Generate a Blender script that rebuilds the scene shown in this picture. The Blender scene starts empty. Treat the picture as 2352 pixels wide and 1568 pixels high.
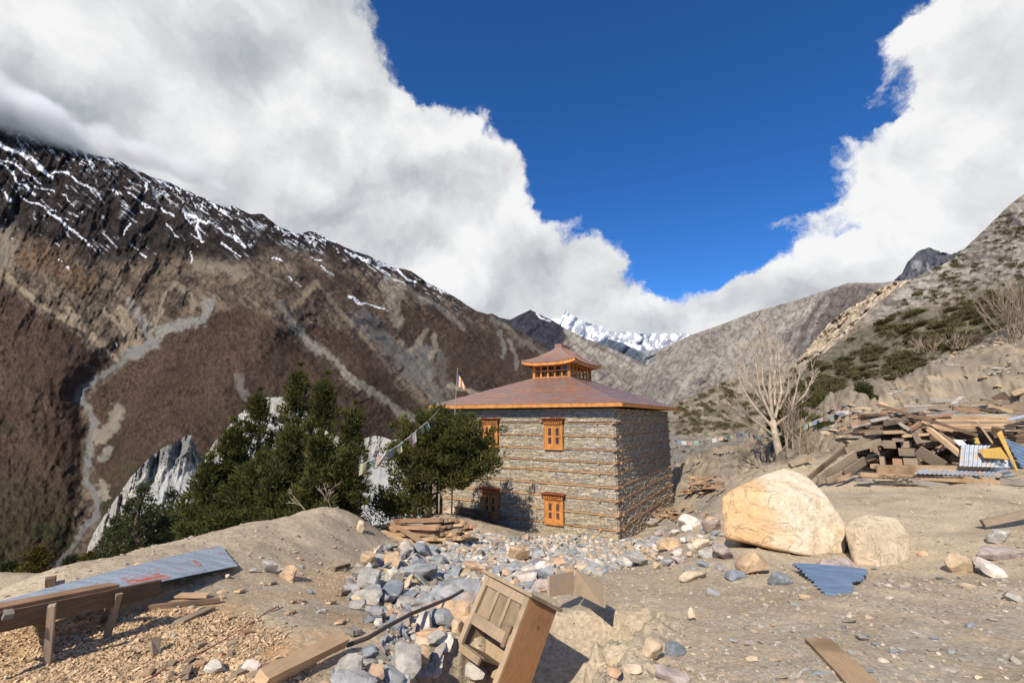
import bpy, bmesh, math, random
import numpy as np
from mathutils import Vector, Matrix, Quaternion
random.seed(7)
RNG = np.random.default_rng(7)
scene = bpy.context.scene
C = scene.collection
R = math.radians

# ------------------------------------------------------------------ camera
# the frame is described on a 2352 x 1568 sheet; the eye is the world origin
PITCH = R(9.6)
FPX = 16.0 / 36.0 * 2352
cam = bpy.data.cameras.new('camera')
cam.lens = 16.0
cam.sensor_width = 36.0
cam.clip_start = 0.1
cam.clip_end = 80000
cam_ob = bpy.data.objects.new('camera', cam)
C.objects.link(cam_ob)
cam_ob.location = (0, 0, 0)
cam_ob.rotation_euler = (math.pi / 2 + PITCH, 0, 0)
scene.camera = cam_ob
CP, SP = math.cos(PITCH), math.sin(PITCH)


def ray(px, py):
    """x and z of the sight line per metre of depth y"""
    x = (np.asarray(px, float) - 1176) / FPX
    v = -(np.asarray(py, float) - 784) / FPX
    dy = CP - v * SP
    return x / dy, (SP + v * CP) / dy


def at(px, py, Y):
    rx, rz = ray(px, py)
    return Vector((float(rx) * Y, Y, float(rz) * Y))


def project(x, y, z):
    """world to sheet coordinates"""
    f = y * CP + z * SP
    u = -y * SP + z * CP
    f = np.where(np.abs(f) < 1e-6, 1e-6, f)
    return 1176 + FPX * x / f, 784 - FPX * u / f


# ------------------------------------------------------------------ view
vs = scene.view_settings
vs.view_transform = 'Standard'
vs.look = 'None'
vs.exposure = 0.26
vs.gamma = 1.0
vs.use_curve_mapping = False
scene.cycles.max_bounces = 5
scene.cycles.diffuse_bounces = 3
scene.cycles.glossy_bounces = 2
scene.cycles.transmission_bounces = 2
scene.cycles.transparent_max_bounces = 8
scene.cycles.volume_bounces = 5
scene.cycles.use_denoising = True

# ------------------------------------------------------------------ sun
SUN_H = Vector((1.547, 3.611, 0)).normalized()      # the way the light travels over the ground
SUN_EL = R(40.7)
light_dir = Vector((SUN_H.x * math.cos(SUN_EL), SUN_H.y * math.cos(SUN_EL), -math.sin(SUN_EL)))
sun = bpy.data.lights.new('sun', 'SUN')
sun.energy = 5.0
sun.angle = R(0.53)
sun.color = (1.0, 0.90, 0.75)
sun_ob = bpy.data.objects.new('sun', sun)
C.objects.link(sun_ob)
sun_ob.location = (-30, -60, 60)
sun_ob.rotation_euler = light_dir.to_track_quat('-Z', 'Y').to_euler()

# ------------------------------------------------------------------ node helper
class NT:
    def __init__(self, tree):
        self.t = tree
        self.n = tree.nodes
        self.l = tree.links

    def new(self, kind, **kw):
        nd = self.n.new(kind)
        for k, v in kw.items():
            setattr(nd, k, v)
        return nd

    def put(self, sock, val):
        if isinstance(val, bpy.types.NodeSocket):
            self.l.new(val, sock)
        elif val is not None:
            sock.default_value = val

    def math(self, op, a, b=None, c=None, clamp=False):
        nd = self.new('ShaderNodeMath', operation=op)
        nd.use_clamp = clamp
        self.put(nd.inputs[0], a)
        if b is not None:
            self.put(nd.inputs[1], b)
        if c is not None:
            self.put(nd.inputs[2], c)
        return nd.outputs[0]

    def maprange(self, v, a, b, c=0.0, d=1.0, smooth=True):
        nd = self.new('ShaderNodeMapRange', interpolation_type='SMOOTHSTEP' if smooth else 'LINEAR')
        self.put(nd.inputs[0], v)
        for i, q in enumerate((a, b, c, d)):
            self.put(nd.inputs[1 + i], q)
        return nd.outputs[0]

    def noise(self, vec, scale, detail=5, rough=0.55, distort=0.0):
        nd = self.new('ShaderNodeTexNoise')
        if vec is not None:
            self.put(nd.inputs['Vector'], vec)
        nd.inputs['Scale'].default_value = scale
        nd.inputs['Detail'].default_value = detail
        nd.inputs['Roughness'].default_value = rough
        nd.inputs['Distortion'].default_value = distort
        return nd.outputs['Fac']

    def mix(self, f, a, b, blend='MIX'):
        nd = self.new('ShaderNodeMix', data_type='RGBA', blend_type=blend)
        self.put(nd.inputs['Factor'], f)
        self.put(nd.inputs['A'], a if not isinstance(a, tuple) else (*a[:3], 1))
        self.put(nd.inputs['B'], b if not isinstance(b, tuple) else (*b[:3], 1))
        return nd.outputs['Result']

    def mapping(self, vec, scale=(1, 1, 1), loc=(0, 0, 0), rot=(0, 0, 0)):
        nd = self.new('ShaderNodeMapping')
        self.put(nd.inputs['Vector'], vec)
        nd.inputs['Scale'].default_value = scale
        nd.inputs['Location'].default_value = loc
        nd.inputs['Rotation'].default_value = rot
        return nd.outputs[0]

    def vadd(self, a, b, op='ADD'):
        nd = self.new('ShaderNodeVectorMath', operation=op)
        self.put(nd.inputs[0], a)
        self.put(nd.inputs[1], b)
        return nd.outputs[0]


# ------------------------------------------------------------------ world: sky with cloud banks
world = bpy.data.worlds.new('World')
scene.world = world
world.use_nodes = True
W = NT(world.node_tree)
for nd in list(W.n):
    W.n.remove(nd)


def azel(px, py):
    rx, rz = ray(px, py)
    rx, rz = float(rx), float(rz)
    return math.degrees(math.atan2(rx, 1)), math.degrees(math.atan2(rz, math.hypot(rx, 1)))


wout = W.new('ShaderNodeOutputWorld')
sky = W.new('ShaderNodeTexSky', sky_type='NISHITA')
sky.sun_disc = False
sky.sun_elevation = SUN_EL
sky.sun_rotation = math.atan2(-SUN_H.x, -SUN_H.y)
sky.altitude = 3600
sky.air_density = 1.0
sky.dust_density = 0.3
sky.ozone_density = 3.0
tc = W.new('ShaderNodeTexCoord')
vec = tc.outputs['Generated']
sep = W.new('ShaderNodeSeparateXYZ')
W.put(sep.inputs[0], vec)
X, Yv, Z = sep.outputs
# domain warp so that the outlines billow
w1 = W.new('ShaderNodeTexNoise')
W.put(w1.inputs['Vector'], vec)
w1.inputs['Scale'].default_value = 3.2
w1.inputs['Detail'].default_value = 9
w1.inputs['Roughness'].default_value = 0.62
warp = W.vadd(W.vadd(w1.outputs['Color'], (0.5, 0.5, 0.5), 'SUBTRACT'), (0.22, 0.22, 0.22), 'MULTIPLY')
wv = W.vadd(vec, warp)
sepw = W.new('ShaderNodeSeparateXYZ')
W.put(sepw.inputs[0], wv)
az = W.math('MULTIPLY', W.math('ARCTAN2', sepw.outputs[0], sepw.outputs[1]), 57.2958)
el = W.math('MULTIPLY', W.math('ARCTAN2', sepw.outputs[2],
            W.math('SQRT', W.math('ADD', W.math('MULTIPLY', sepw.outputs[0], sepw.outputs[0]),
                                  W.math('MULTIPLY', sepw.outputs[1], sepw.outputs[1])))), 57.2958)


def curve_of(pts, el_sock, lo, hi):
    """az as a function of elevation, through the given sheet points"""
    q = sorted([(azel(*p)[1], azel(*p)[0]) for p in pts])
    fc = W.new('ShaderNodeFloatCurve')
    cm = fc.mapping
    cm.use_clip = False
    cv = cm.curves[0]
    a0, a1 = -110.0, 110.0
    pts2 = [((e - lo) / (hi - lo), (a - a0) / (a1 - a0)) for e, a in q]
    cv.points[0].location = pts2[0]
    cv.points[1].location = pts2[-1]
    for p in pts2[1:-1]:
        cv.points.new(*p)
    for p in cv.points:
        p.handle_type = 'VECTOR'
    cm.update()
    W.put(fc.inputs['Value'], W.math('DIVIDE', W.math('SUBTRACT', el_sock, lo), hi - lo, clamp=True))
    return W.math('ADD', W.math('MULTIPLY', fc.outputs[0], a1 - a0), a0)


LEFT_EDGE = [(800, -420), (830, -200), (850, -60), (862, 40), (868, 110), (905, 165), (975, 200), (1060, 228), (1130, 285),
             (1190, 360), (1215, 420), (1262, 462), (1310, 500), (1370, 552), (1452, 590),
             (1440, 640), (1475, 668), (1640, 700)]
RIGHT_EDGE = [(2560, -420), (2330, -200), (2180, -60), (2105, 0), (2010, 60), (1985, 120), (2020, 185), (2075, 235), (1965, 290),
              (1900, 375), (1880, 440), (1800, 500), (1850, 540), (1770, 590), (1745, 625), (1700, 640), (1620, 668), (1560, 700)]
azL = curve_of(LEFT_EDGE, el, 0, 62)
azR = curve_of(RIGHT_EDGE, el, 0, 62)
dgap = W.math('MINIMUM', W.math('SUBTRACT', az, azL), W.math('SUBTRACT', azR, az))
# far round the back the gap has ended in scattered cloud anyway
fine = W.noise(wv, 9.0, 12, 0.6)
coarse = W.noise(vec, 4.0, 3, 0.5)
edge = W.math('ADD', W.math('MULTIPLY', W.math('SUBTRACT', fine, 0.5), 18.0),
              W.math('MULTIPLY', dgap, -1.0))
cover = W.maprange(edge, -0.9, 2.4)
# the sky round the sun, behind the viewer, is open
back = W.maprange(W.math('ABSOLUTE', az), 75.0, 115.0, 1.0, 0.0)
cover = W.math('MULTIPLY', cover, W.math('MAXIMUM', back, W.maprange(fine, 0.56, 0.66)))
# light and shade inside the clouds: density compared with the density a step nearer the sun
sun_vec = tuple(-c for c in light_dir)
off = W.vadd(wv, tuple(0.05 * c + d for c, d in zip(sun_vec, (0, 0, 0.035))))
f_a = W.noise(wv, 5.0, 8, 0.5)
f_b = W.noise(off, 5.0, 8, 0.5)
relief = W.math('MULTIPLY', W.math('SUBTRACT', f_a, f_b), 1.25)
big = W.noise(W.mapping(vec, loc=(3.1, 1.7, 0.4)), 2.3, 4, 0.5)
depth = W.maprange(edge, 0.0, 26.0)          # deep inside a bank is greyer
low_az = W.maprange(az, -48.0, -14.0, 1.0, 0.0)
lowband = W.math('MULTIPLY', W.maprange(el, 36.0, 8.0), low_az)
grey = W.math('ADD', W.math('ADD', W.math('MULTIPLY', depth, 0.12), W.math('MULTIPLY', lowband, 0.44)),
              W.math('MULTIPLY', W.math('SUBTRACT', big, 0.42), 0.5))
lum = W.math('SUBTRACT', W.math('ADD', 0.95, relief), grey)
lum = W.math('MINIMUM', W.math('MAXIMUM', lum, 0.24), 1.0)
cr = W.new('ShaderNodeValToRGB')
W.put(cr.inputs[0], lum)
cr.color_ramp.elements[0].position = 0.2
cr.color_ramp.elements[0].color = (0.17, 0.205, 0.24, 1)
cr.color_ramp.elements[1].position = 1.0
cr.color_ramp.elements[1].color = (0.93, 0.93, 0.93, 1)
e = cr.color_ramp.elements.new(0.62)
e.color = (0.54, 0.56, 0.585, 1)
bg_sky = W.new('ShaderNodeBackground')
hs = W.new('ShaderNodeHueSaturation')
hs.inputs['Saturation'].default_value = 1.18
W.put(hs.inputs['Color'], sky.outputs[0])
W.put(bg_sky.inputs['Color'], W.mix(1.0, hs.outputs[0], (0.58, 0.93, 1.20), 'MULTIPLY'))
bg_sky.inputs['Strength'].default_value = 0.125
bg_cl = W.new('ShaderNodeBackground')
W.put(bg_cl.inputs['Color'], cr.outputs[0])
bg_cl.inputs['Strength'].default_value = 0.84
mixs = W.new('ShaderNodeMixShader')
W.put(mixs.inputs[0], W.math('MULTIPLY', cover, 0.985))
W.put(mixs.inputs[1], bg_sky.outputs[0])
W.put(mixs.inputs[2], bg_cl.outputs[0])
W.put(wout.inputs['Surface'], mixs.outputs[0])
world.cycles.sampling_method = 'MANUAL'
world.cycles.sample_map_resolution = 1024


# ------------------------------------------------------------------ numeric noise
def _hash(i, j, k, seed):
    h = (i * 374761393 + j * 668265263 + k * 2147483647 + seed * 144665) & 0xFFFFFFFF
    h = ((h ^ (h >> 13)) * 1274126177) & 0xFFFFFFFF
    h = (h ^ (h >> 16)) & 0xFFFFFF
    return h / float(0xFFFFFF)


def vnoise(x, y, z=0.0, seed=0):
    x, y, z = np.broadcast_arrays(np.asarray(x, float), np.asarray(y, float), np.asarray(z, float))
    xi, yi, zi = np.floor(x).astype(np.int64), np.floor(y).astype(np.int64), np.floor(z).astype(np.int64)
    fx, fy, fz = x - xi, y - yi, z - zi
    fx, fy, fz = (f * f * (3 - 2 * f) for f in (fx, fy, fz))
    r = 0
    for a in (0, 1):
        wa = fx if a else 1 - fx
        for b in (0, 1):
            wb = fy if b else 1 - fy
            for c in (0, 1):
                wc = fz if c else 1 - fz
                r = r + wa * wb * wc * _hash(xi + a, yi + b, zi + c, seed)
    return r * 2 - 1


def fbm(x, y, z=0.0, oct=5, seed=0, gain=0.5):
    s, a, t = 0, 1.0, 0
    for o in range(oct):
        s = s + a * vnoise(x, y, z, seed + o * 17)
        t += a
        a *= gain
        x, y, z = x * 2.03 + 11.3, y * 2.03 + 5.7, np.asarray(z) * 2.03 + 3.1
    return s / t


def ridged(x, y, z=0.0, oct=4, seed=0, gain=0.5):
    s, a, t = 0, 1.0, 0
    for o in range(oct):
        s = s + a * (1 - 2 * np.abs(vnoise(x, y, z, seed + o * 17)))
        t += a
        a *= gain
        x, y, z = x * 2.03 + 11.3, y * 2.03 + 5.7, np.asarray(z) * 2.03 + 3.1
    return s / t


def sstep(a, b, x):
    t = np.clip((x - a) / (b - a), 0, 1)
    return t * t * (3 - 2 * t)


def rbf(pts, vals, lam=0.0):
    """thin plate spline through scattered 2-D points"""
    P = np.asarray(pts, float)
    n = len(P)
    d2 = ((P[:, None] - P[None]) ** 2).sum(-1)
    K = np.where(d2 > 0, d2 * np.log(np.maximum(d2, 1e-12)) * 0.5, 0) + lam * np.eye(n)
    Q = np.hstack([np.ones((n, 1)), P])
    A = np.block([[K, Q], [Q.T, np.zeros((3, 3))]])
    sol = np.linalg.solve(A, np.concatenate([np.asarray(vals, float), np.zeros(3)]))

    def f(x, y):
        x, y = np.asarray(x, float), np.asarray(y, float)
        r = sol[n] + sol[n + 1] * x + sol[n + 2] * y
        for i in range(n):
            q = (x - P[i, 0]) ** 2 + (y - P[i, 1]) ** 2
            r = r + sol[i] * q * np.log(np.maximum(q, 1e-12)) * 0.5
        return r
    return f


def seg_dist(x, y, pts):
    """distance to a polyline"""
    best = np.full(np.shape(x), 1e9)
    for (ax, ay), (bx, by) in zip(pts[:-1], pts[1:]):
        vx, vy = bx - ax, by - ay
        L = max(vx * vx + vy * vy, 1e-9)
        t = np.clip(((x - ax) * vx + (y - ay) * vy) / L, 0, 1)
        best = np.minimum(best, np.hypot(x - ax - t * vx, y - ay - t * vy))
    return best


def in_poly(x, y, poly):
    inside = np.zeros(np.shape(x), bool)
    n = len(poly)
    for i in range(n):
        x1, y1 = poly[i]
        x2, y2 = poly[(i + 1) % n]
        c = ((y1 > y) != (y2 > y)) & (x < (x2 - x1) * (y - y1) / ((y2 - y1) if y2 != y1 else 1e-9) + x1)
        inside ^= c
    return inside


def poly_mask(x, y, poly, soft):
    d = seg_dist(x, y, poly + [poly[0]])
    s = np.where(in_poly(x, y, poly), d, -d)
    return sstep(-soft, soft, s)


# ------------------------------------------------------------------ mesh and object helpers
def mesh_np(name, verts, faces, smooth=False, cols=None, mat=None):
    """faces: (n,3) or (n,4) array"""
    me = bpy.data.meshes.new(name)
    verts = np.asarray(verts, np.float32)
    faces = np.asarray(faces, np.int32)
    k = faces.shape[1]
    me.vertices.add(len(verts))
    me.vertices.foreach_set('co', verts.ravel())
    me.loops.add(faces.size)
    me.loops.foreach_set('vertex_index', faces.ravel())
    me.polygons.add(len(faces))
    me.polygons.foreach_set('loop_start', np.arange(0, faces.size, k, dtype=np.int32))
    me.polygons.foreach_set('loop_total', np.full(len(faces), k, np.int32))
    me.polygons.foreach_set('use_smooth', np.full(len(faces), smooth, bool))
    me.update(calc_edges=True)
    me.validate()
    if cols is not None:
        a = me.color_attributes.new('Col', 'FLOAT_COLOR', 'POINT')
        c = np.ones((len(verts), 4), np.float32)
        c[:, :3] = cols
        a.data.foreach_set('color', c.ravel())
    if mat:
        me.materials.append(mat)
    return me


def link(name, me, parent=None, kind=None):
    o = bpy.data.objects.new(name, me)
    C.objects.link(o)
    if parent is not None:
        o.parent = parent
    if kind:
        o['kind'] = kind
    return o


def tag(o, label, cat, group=None):
    o['label'] = label
    o['category'] = cat
    if group:
        o['group'] = group
    return o


def empty(name, loc, label=None, cat=None, group=None, rz=0.0):
    o = bpy.data.objects.new(name, None)
    C.objects.link(o)
    o.location = loc
    o.rotation_euler = (0, 0, rz)
    o.empty_display_size = 0.3
    if label:
        tag(o, label, cat, group)
    return o


def grid_faces(nu, nv):
    i, j = np.meshgrid(np.arange(nu - 1), np.arange(nv - 1), indexing='ij')
    a = (i * nv + j).ravel()
    return np.stack([a, a + nv, a + nv + 1, a + 1], 1)


MATS = {}


def principled(name, rough=0.9, spec=0.2, metal=0.0):
    m = bpy.data.materials.new(name)
    m.use_nodes = True
    t = NT(m.node_tree)
    b = t.n['Principled BSDF']
    b.inputs['Roughness'].default_value = rough
    b.inputs['Specular IOR Level'].default_value = spec
    b.inputs['Metallic'].default_value = metal
    MATS[name] = m
    return m, t, b


def bump(t, b, h, strength, dist):
    nd = t.new('ShaderNodeBump')
    nd.inputs['Strength'].default_value = strength
    nd.inputs['Distance'].default_value = dist
    t.put(nd.inputs['Height'], h)
    t.put(b.inputs['Normal'], nd.outputs[0])


def land_material(name, scale, amp=0.5, bump_d=0.0, speck=None, rough=1.0):
    """vertex colour times noise at several sizes; scale in 1/m"""
    m, t, b = principled(name, rough, 0.05)
    g = t.new('ShaderNodeNewGeometry').outputs['Position']
    a = t.new('ShaderNodeVertexColor', layer_name='Col').outputs['Color']
    n1 = t.noise(g, scale, 10, 0.65)
    n2 = t.noise(g, scale * 0.12, 5, 0.5)
    f = t.math('ADD', t.maprange(n1, 0.28, 0.72, 1 - amp, 1 + amp), t.maprange(n2, 0.3, 0.7, -0.12, 0.12))
    col = t.new('ShaderNodeVectorMath', operation='SCALE')
    t.put(col.inputs[0], a)
    t.put(col.inputs['Scale'], f)
    out = col.outputs[0]
    if speck:
        v = t.new('ShaderNodeTexVoronoi')
        t.put(v.inputs['Vector'], g)
        v.inputs['Scale'].default_value = speck[0]
        out = t.mix(t.maprange(v.outputs['Distance'], speck[2], speck[2] * 0.6), out, speck[1])
    t.put(b.inputs['Base Color'], out)
    if bump_d:
        bump(t, b, n1, 0.8, bump_d)
    return m


m_mount = land_material('mountain_slope', 0.03, 0.16, 3.0)
m_mid = land_material('valley_side', 0.5, 0.22, 0.25)
m_far = land_material('far_range', 0.008, 0.15, 15.0)
m_bad = land_material('badland_scree', 0.25, 0.22, 0.7)
m_rockbank = land_material('rock_bank', 1.5, 0.4, 0.15)


def interp_line(pts, x):
    p = sorted(pts)
    return np.interp(x, [a for a, _ in p], [b for _, b in p])


def surface(name, xs, top, bottom, nv, depth, colour, mat, jag=2.0, relief=None, jag_scale=18., seed=1, warp_top=True, kind='structure', power=1.0):
    """A slope built between a crest line and a foot line, every point standing at its own distance."""
    nu = len(xs)
    t = np.linspace(0, 1, nv) ** power
    PX = np.repeat(xs[:, None], nv, 1)
    topy = interp_line(top, xs) + jag * fbm(xs / jag_scale, xs * 0 + 0.5, oct=5, seed=seed, gain=0.6)
    boty = interp_line(bottom, xs)
    PY = topy[:, None] + (boty - topy)[:, None] * t[None]
    Y = depth(PX, PY, np.repeat(t[None], nu, 0))
    if relief is not None:
        Y = Y * (1 + relief(PX, PY))
    rx, rz = ray(PX, PY)
    V = np.stack([rx * Y, Y, rz * Y], -1).reshape(-1, 3)
    cols = colour(PX, PY, np.repeat(t[None], nu, 0)).reshape(-1, 3)
    me = mesh_np(name, V, grid_faces(nu, nv)[:, ::-1], True, cols, mat)
    return link(name, me, kind=kind), (PX, PY, Y)


def lerp3(a, b, m):
    return a * (1 - m[..., None]) + np.asarray(b, float) * m[..., None]


def logdepth(ctrl):
    f = rbf([(p[0] / 300., p[1] / 300.) for p in ctrl], [math.log(p[2]) for p in ctrl], 0.002)
    return lambda PX, PY, T: np.exp(f(PX / 300., PY / 300.))
# ------------------------------------------------------------------ far snow range
SNOW, ROCKD = (0.80, 0.82, 0.86), (0.16, 0.18, 0.22)


def col_snow(PX, PY, T):
    c = np.zeros(PX.shape + (3,)) + SNOW
    rk = ridged(PX / 9. + PY / 20., PY / 26. - PX / 30., oct=4, seed=3, gain=0.65)
    m = sstep(0.12, 0.42, rk) * sstep(1290, 1320, PX) * (0.35 + 0.65 * sstep(700, 760, PY))
    c = lerp3(c, ROCKD, m * 0.8)
    foot = sstep(0.0, 14, PY - interp_line([(1200, 790), (1440, 792), (1480, 800), (1600, 795)], PX))
    return lerp3(c, (0.20, 0.21, 0.23), foot)


surface('mountain_range', np.linspace(1080, 1720, 330),
        [(1080, 800), (1180, 790), (1215, 765), (1240, 745), (1262, 735), (1285, 731), (1302, 712), (1312, 722), (1340, 738), (1378, 748), (1395, 760),
         (1430, 762), (1480, 766), (1540, 765), (1600, 768), (1720, 760)],
        [(1080, 900), (1720, 900)], 90,
        lambda X_, Y_, T: 19000 - 5000 * T, col_snow, m_far, 3.0,
        lambda X_, Y_: 0.05 * ridged(X_ / 30. + Y_ / 60., Y_ / 45., oct=4, seed=5), 9, 2)


# ------------------------------------------------------------------ valley head, hump and dark pyramid
def col_plain(base, patches=(), nz=0.15, seed=0, sc=20.):
    def f(PX, PY, T):
        c = np.zeros(PX.shape + (3,)) + base
        wx = PX + 8 * fbm(PX / 25., PY / 25., oct=4, seed=seed + 5)
        wy = PY + 8 * fbm(PX / 25., PY / 25., oct=4, seed=seed + 6)
        for kind, pts, w, colr, st in patches:
            if kind == 'line':
                m = sstep(w, w * 0.45, seg_dist(wx, wy, pts)) * st
            else:
                m = poly_mask(wx, wy, pts, w) * st
            c = lerp3(c, colr, m)
        c = c * (1 - 0.35 * sstep(0.30, 0.62, ridged(PX / 12. + PY / 18., PY / 16. - PX / 26., oct=4, seed=seed + 11, gain=0.7)))[..., None]
        return c * (1 + nz * fbm(PX / sc, PY / sc, oct=5, seed=seed + 9, gain=0.65) + 0.35 * fbm(PX / 4., PY / 4., oct=3, seed=seed + 10, gain=0.8))[..., None]
    return f


surface('hill', np.linspace(1330, 1640, 160),
        [(1330, 800), (1370, 785), (1395, 777), (1430, 788), (1470, 806), (1520, 800), (1560, 795), (1640, 790)],
        [(1330, 930), (1640, 930)], 60, lambda X_, Y_, T: 12500 - 4500 * T,
        col_plain((0.26, 0.26, 0.26), [('poly', [(1355, 790), (1395, 770), (1480, 812), (1475, 835), (1420, 830), (1370, 812)], 6, (0.06, 0.085, 0.12), 0.9)], 0.3, 3, 12.),
        m_far, 1.5, lambda X_, Y_: 0.03 * ridged(X_ / 26. + Y_ / 20., Y_ / 40., oct=4, seed=15), 12, 4)

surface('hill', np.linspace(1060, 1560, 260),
        [(1060, 728), (1130, 720), (1150, 730), (1172, 733), (1200, 720), (1218, 711), (1240, 722), (1270, 736), (1300, 755),
         (1340, 775), (1380, 790), (1430, 812), (1480, 834), (1560, 880)],
        [(1060, 930), (1560, 930)], 110, logdepth([(1060, 720, 7500), (1218, 712, 7500), (1350, 780, 7000), (1500, 840, 6500),
                                                  (1060, 930, 4200), (1300, 930, 3500), (1560, 930, 3300)]),
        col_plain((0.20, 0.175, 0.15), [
            ('poly', [(1060, 700), (1215, 690), (1330, 765), (1300, 775), (1290, 800), (1330, 850), (1060, 850)], 5, (0.035, 0.035, 0.045), 0.97),  # dark hill face: cloud shadow and haze put into the colour
            ('line', [(1300, 760), (1350, 800), (1420, 830), (1490, 862)], 12, (0.34, 0.31, 0.25), 0.7),
            ('line', [(1310, 780), (1350, 830), (1380, 880)], 7, (0.33, 0.30, 0.25), 0.6),
            ('line', [(1355, 800), (1400, 850), (1420, 880)], 5, (0.33, 0.30, 0.25), 0.6),
            ('line', [(1400, 800), (1450, 830), (1500, 850)], 6, (0.36, 0.34, 0.30), 0.6),
            ('line', [(1236, 722), (1248, 729), (1262, 736)], 3.0, (0.75, 0.78, 0.82), 0.9)], 0.25, 8, 10.),
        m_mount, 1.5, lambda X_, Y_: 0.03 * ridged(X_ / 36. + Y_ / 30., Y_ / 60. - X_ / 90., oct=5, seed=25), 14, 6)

# ------------------------------------------------------------------ right-hand grey mountains
surface('mountain', np.linspace(1960, 2400, 160),
        [(1960, 690), (2040, 655), (2070, 630), (2085, 600), (2105, 580), (2130, 568), (2160, 578), (2185, 585), (2240, 560), (2400, 500)],
        [(1960, 800), (2400, 800)], 90, lambda X_, Y_, T: 5200 - 1500 * T,
        col_plain((0.085, 0.09, 0.105), [('line', [(2105, 610), (2140, 620)], 14, (0.25, 0.25, 0.26), 0.6)], 0.4, 31, 9.), m_mount, 6.0,
        lambda X_, Y_: 0.05 * ridged(X_ / 22., Y_ / 50., oct=4, seed=35), 12, 8)

GREY = (0.26, 0.235, 0.205)
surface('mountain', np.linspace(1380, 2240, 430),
        [(1380, 960), (1455, 880), (1520, 800), (1587, 770), (1656, 745), (1730, 717), (1830, 689), (1886, 670), (1947, 650), (2025, 649), (2100, 640), (2240, 600)],
        [(1380, 985), (2240, 960)], 190, logdepth([(1450, 880, 4300), (1587, 770, 6200), (1730, 717, 5200), (1947, 650, 4300), (2100, 640, 3800),
                                                  (1450, 960, 2400), (1700, 960, 1500), (2100, 960, 900), (1800, 800, 2600), (1650, 850, 2600)]),
        col_plain(GREY, [
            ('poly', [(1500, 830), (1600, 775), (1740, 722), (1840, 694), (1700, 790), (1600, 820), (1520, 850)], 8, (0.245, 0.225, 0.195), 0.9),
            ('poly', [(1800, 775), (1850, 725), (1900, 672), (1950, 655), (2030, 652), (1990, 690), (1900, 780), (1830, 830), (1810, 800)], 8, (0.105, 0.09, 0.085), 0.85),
            ('line', [(1870, 690), (1840, 740), (1815, 800)], 11, (0.31, 0.29, 0.25), 0.5),
            ('line', [(1900, 690), (1870, 740), (1850, 790)], 8, (0.32, 0.30, 0.27), 0.5),
            ('line', [(1940, 740), (1910, 790), (1880, 820)], 9, (0.36, 0.35, 0.33), 0.7),
            ('line', [(1760, 735), (1700, 790), (1620, 850), (1540, 900)], 14, (0.31, 0.28, 0.245), 0.6),
            ('line', [(1820, 720), (1760, 790), (1720, 830)], 9, (0.33, 0.31, 0.27), 0.6),
            ('line', [(1640, 840), (1620, 870), (1600, 885)], 6, (0.12, 0.11, 0.10), 0.7),
            ('poly', [(1440, 900), (1480, 875), (1540, 850), (1560, 890), (1500, 930), (1450, 930)], 10, (0.17, 0.16, 0.14), 0.7)], 0.2, 41, 14.),
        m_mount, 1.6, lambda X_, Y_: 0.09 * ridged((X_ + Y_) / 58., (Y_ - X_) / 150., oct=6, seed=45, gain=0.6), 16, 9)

TAN = (0.47, 0.385, 0.28)
surface('cliff', np.linspace(1700, 2260, 300),
        [(1700, 900), (1800, 855), (1856, 800), (1903, 743), (1947, 709), (1990, 683), (2046, 650), (2100, 640), (2260, 600)],
        [(1700, 960), (2260, 920)], 120, logdepth([(1700, 900, 900), (1850, 810, 1300), (2045, 655, 1500), (2260, 600, 1500), (1700, 960, 500), (2260, 920, 380), (2000, 800, 800)]),
        col_plain(TAN, [
            ('line', [(2010, 690), (1960, 750), (1900, 800), (1870, 830)], 10, (0.54, 0.46, 0.36), 0.6),
            ('poly', [(1700, 860), (1800, 850), (1880, 815), (1860, 900), (1700, 940)], 14, (0.33, 0.30, 0.25), 0.7),
            ('poly', [(1735, 862), (1775, 845), (1790, 860), (1750, 875)], 5, (0.07, 0.075, 0.04), 0.7)], 0.2, 51, 10.),
        m_mount, 4.0, lambda X_, Y_: 0.10 * ridged(X_ / 24. + Y_ / 22., Y_ / 60. - X_ / 80., oct=6, seed=55, gain=0.6), 14, 10)

# ------------------------------------------------------------------ the left mountain
ZA = lambda pts: [(x / 1.465 / 1.0884, (330 + y / 1.465) / 1.0884) for x, y in pts]
ZB = lambda pts: [((700 + x / 2.352) / 1.0884, (560 + y / 2.352) / 1.0884) for x, y in pts]
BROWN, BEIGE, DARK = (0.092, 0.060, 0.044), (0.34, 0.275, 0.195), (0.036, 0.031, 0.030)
LM_TOP = [(-700, -60), (-300, 130), (0, 255), (120, 312), (200, 352), (262, 366), (300, 385), (345, 404), (420, 432), (470, 455), (512, 476), (535, 473), (575, 492), (605, 492),
          (640, 520), (680, 537), (712, 529), (740, 540), (790, 566), (850, 588), (905, 612), (945, 622), (985, 650), (1040, 678),
          (1090, 712), (1140, 728), (1170, 746), (1210, 770), (1245, 795), (1262, 808), (1300, 840), (1380, 890)]


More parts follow.
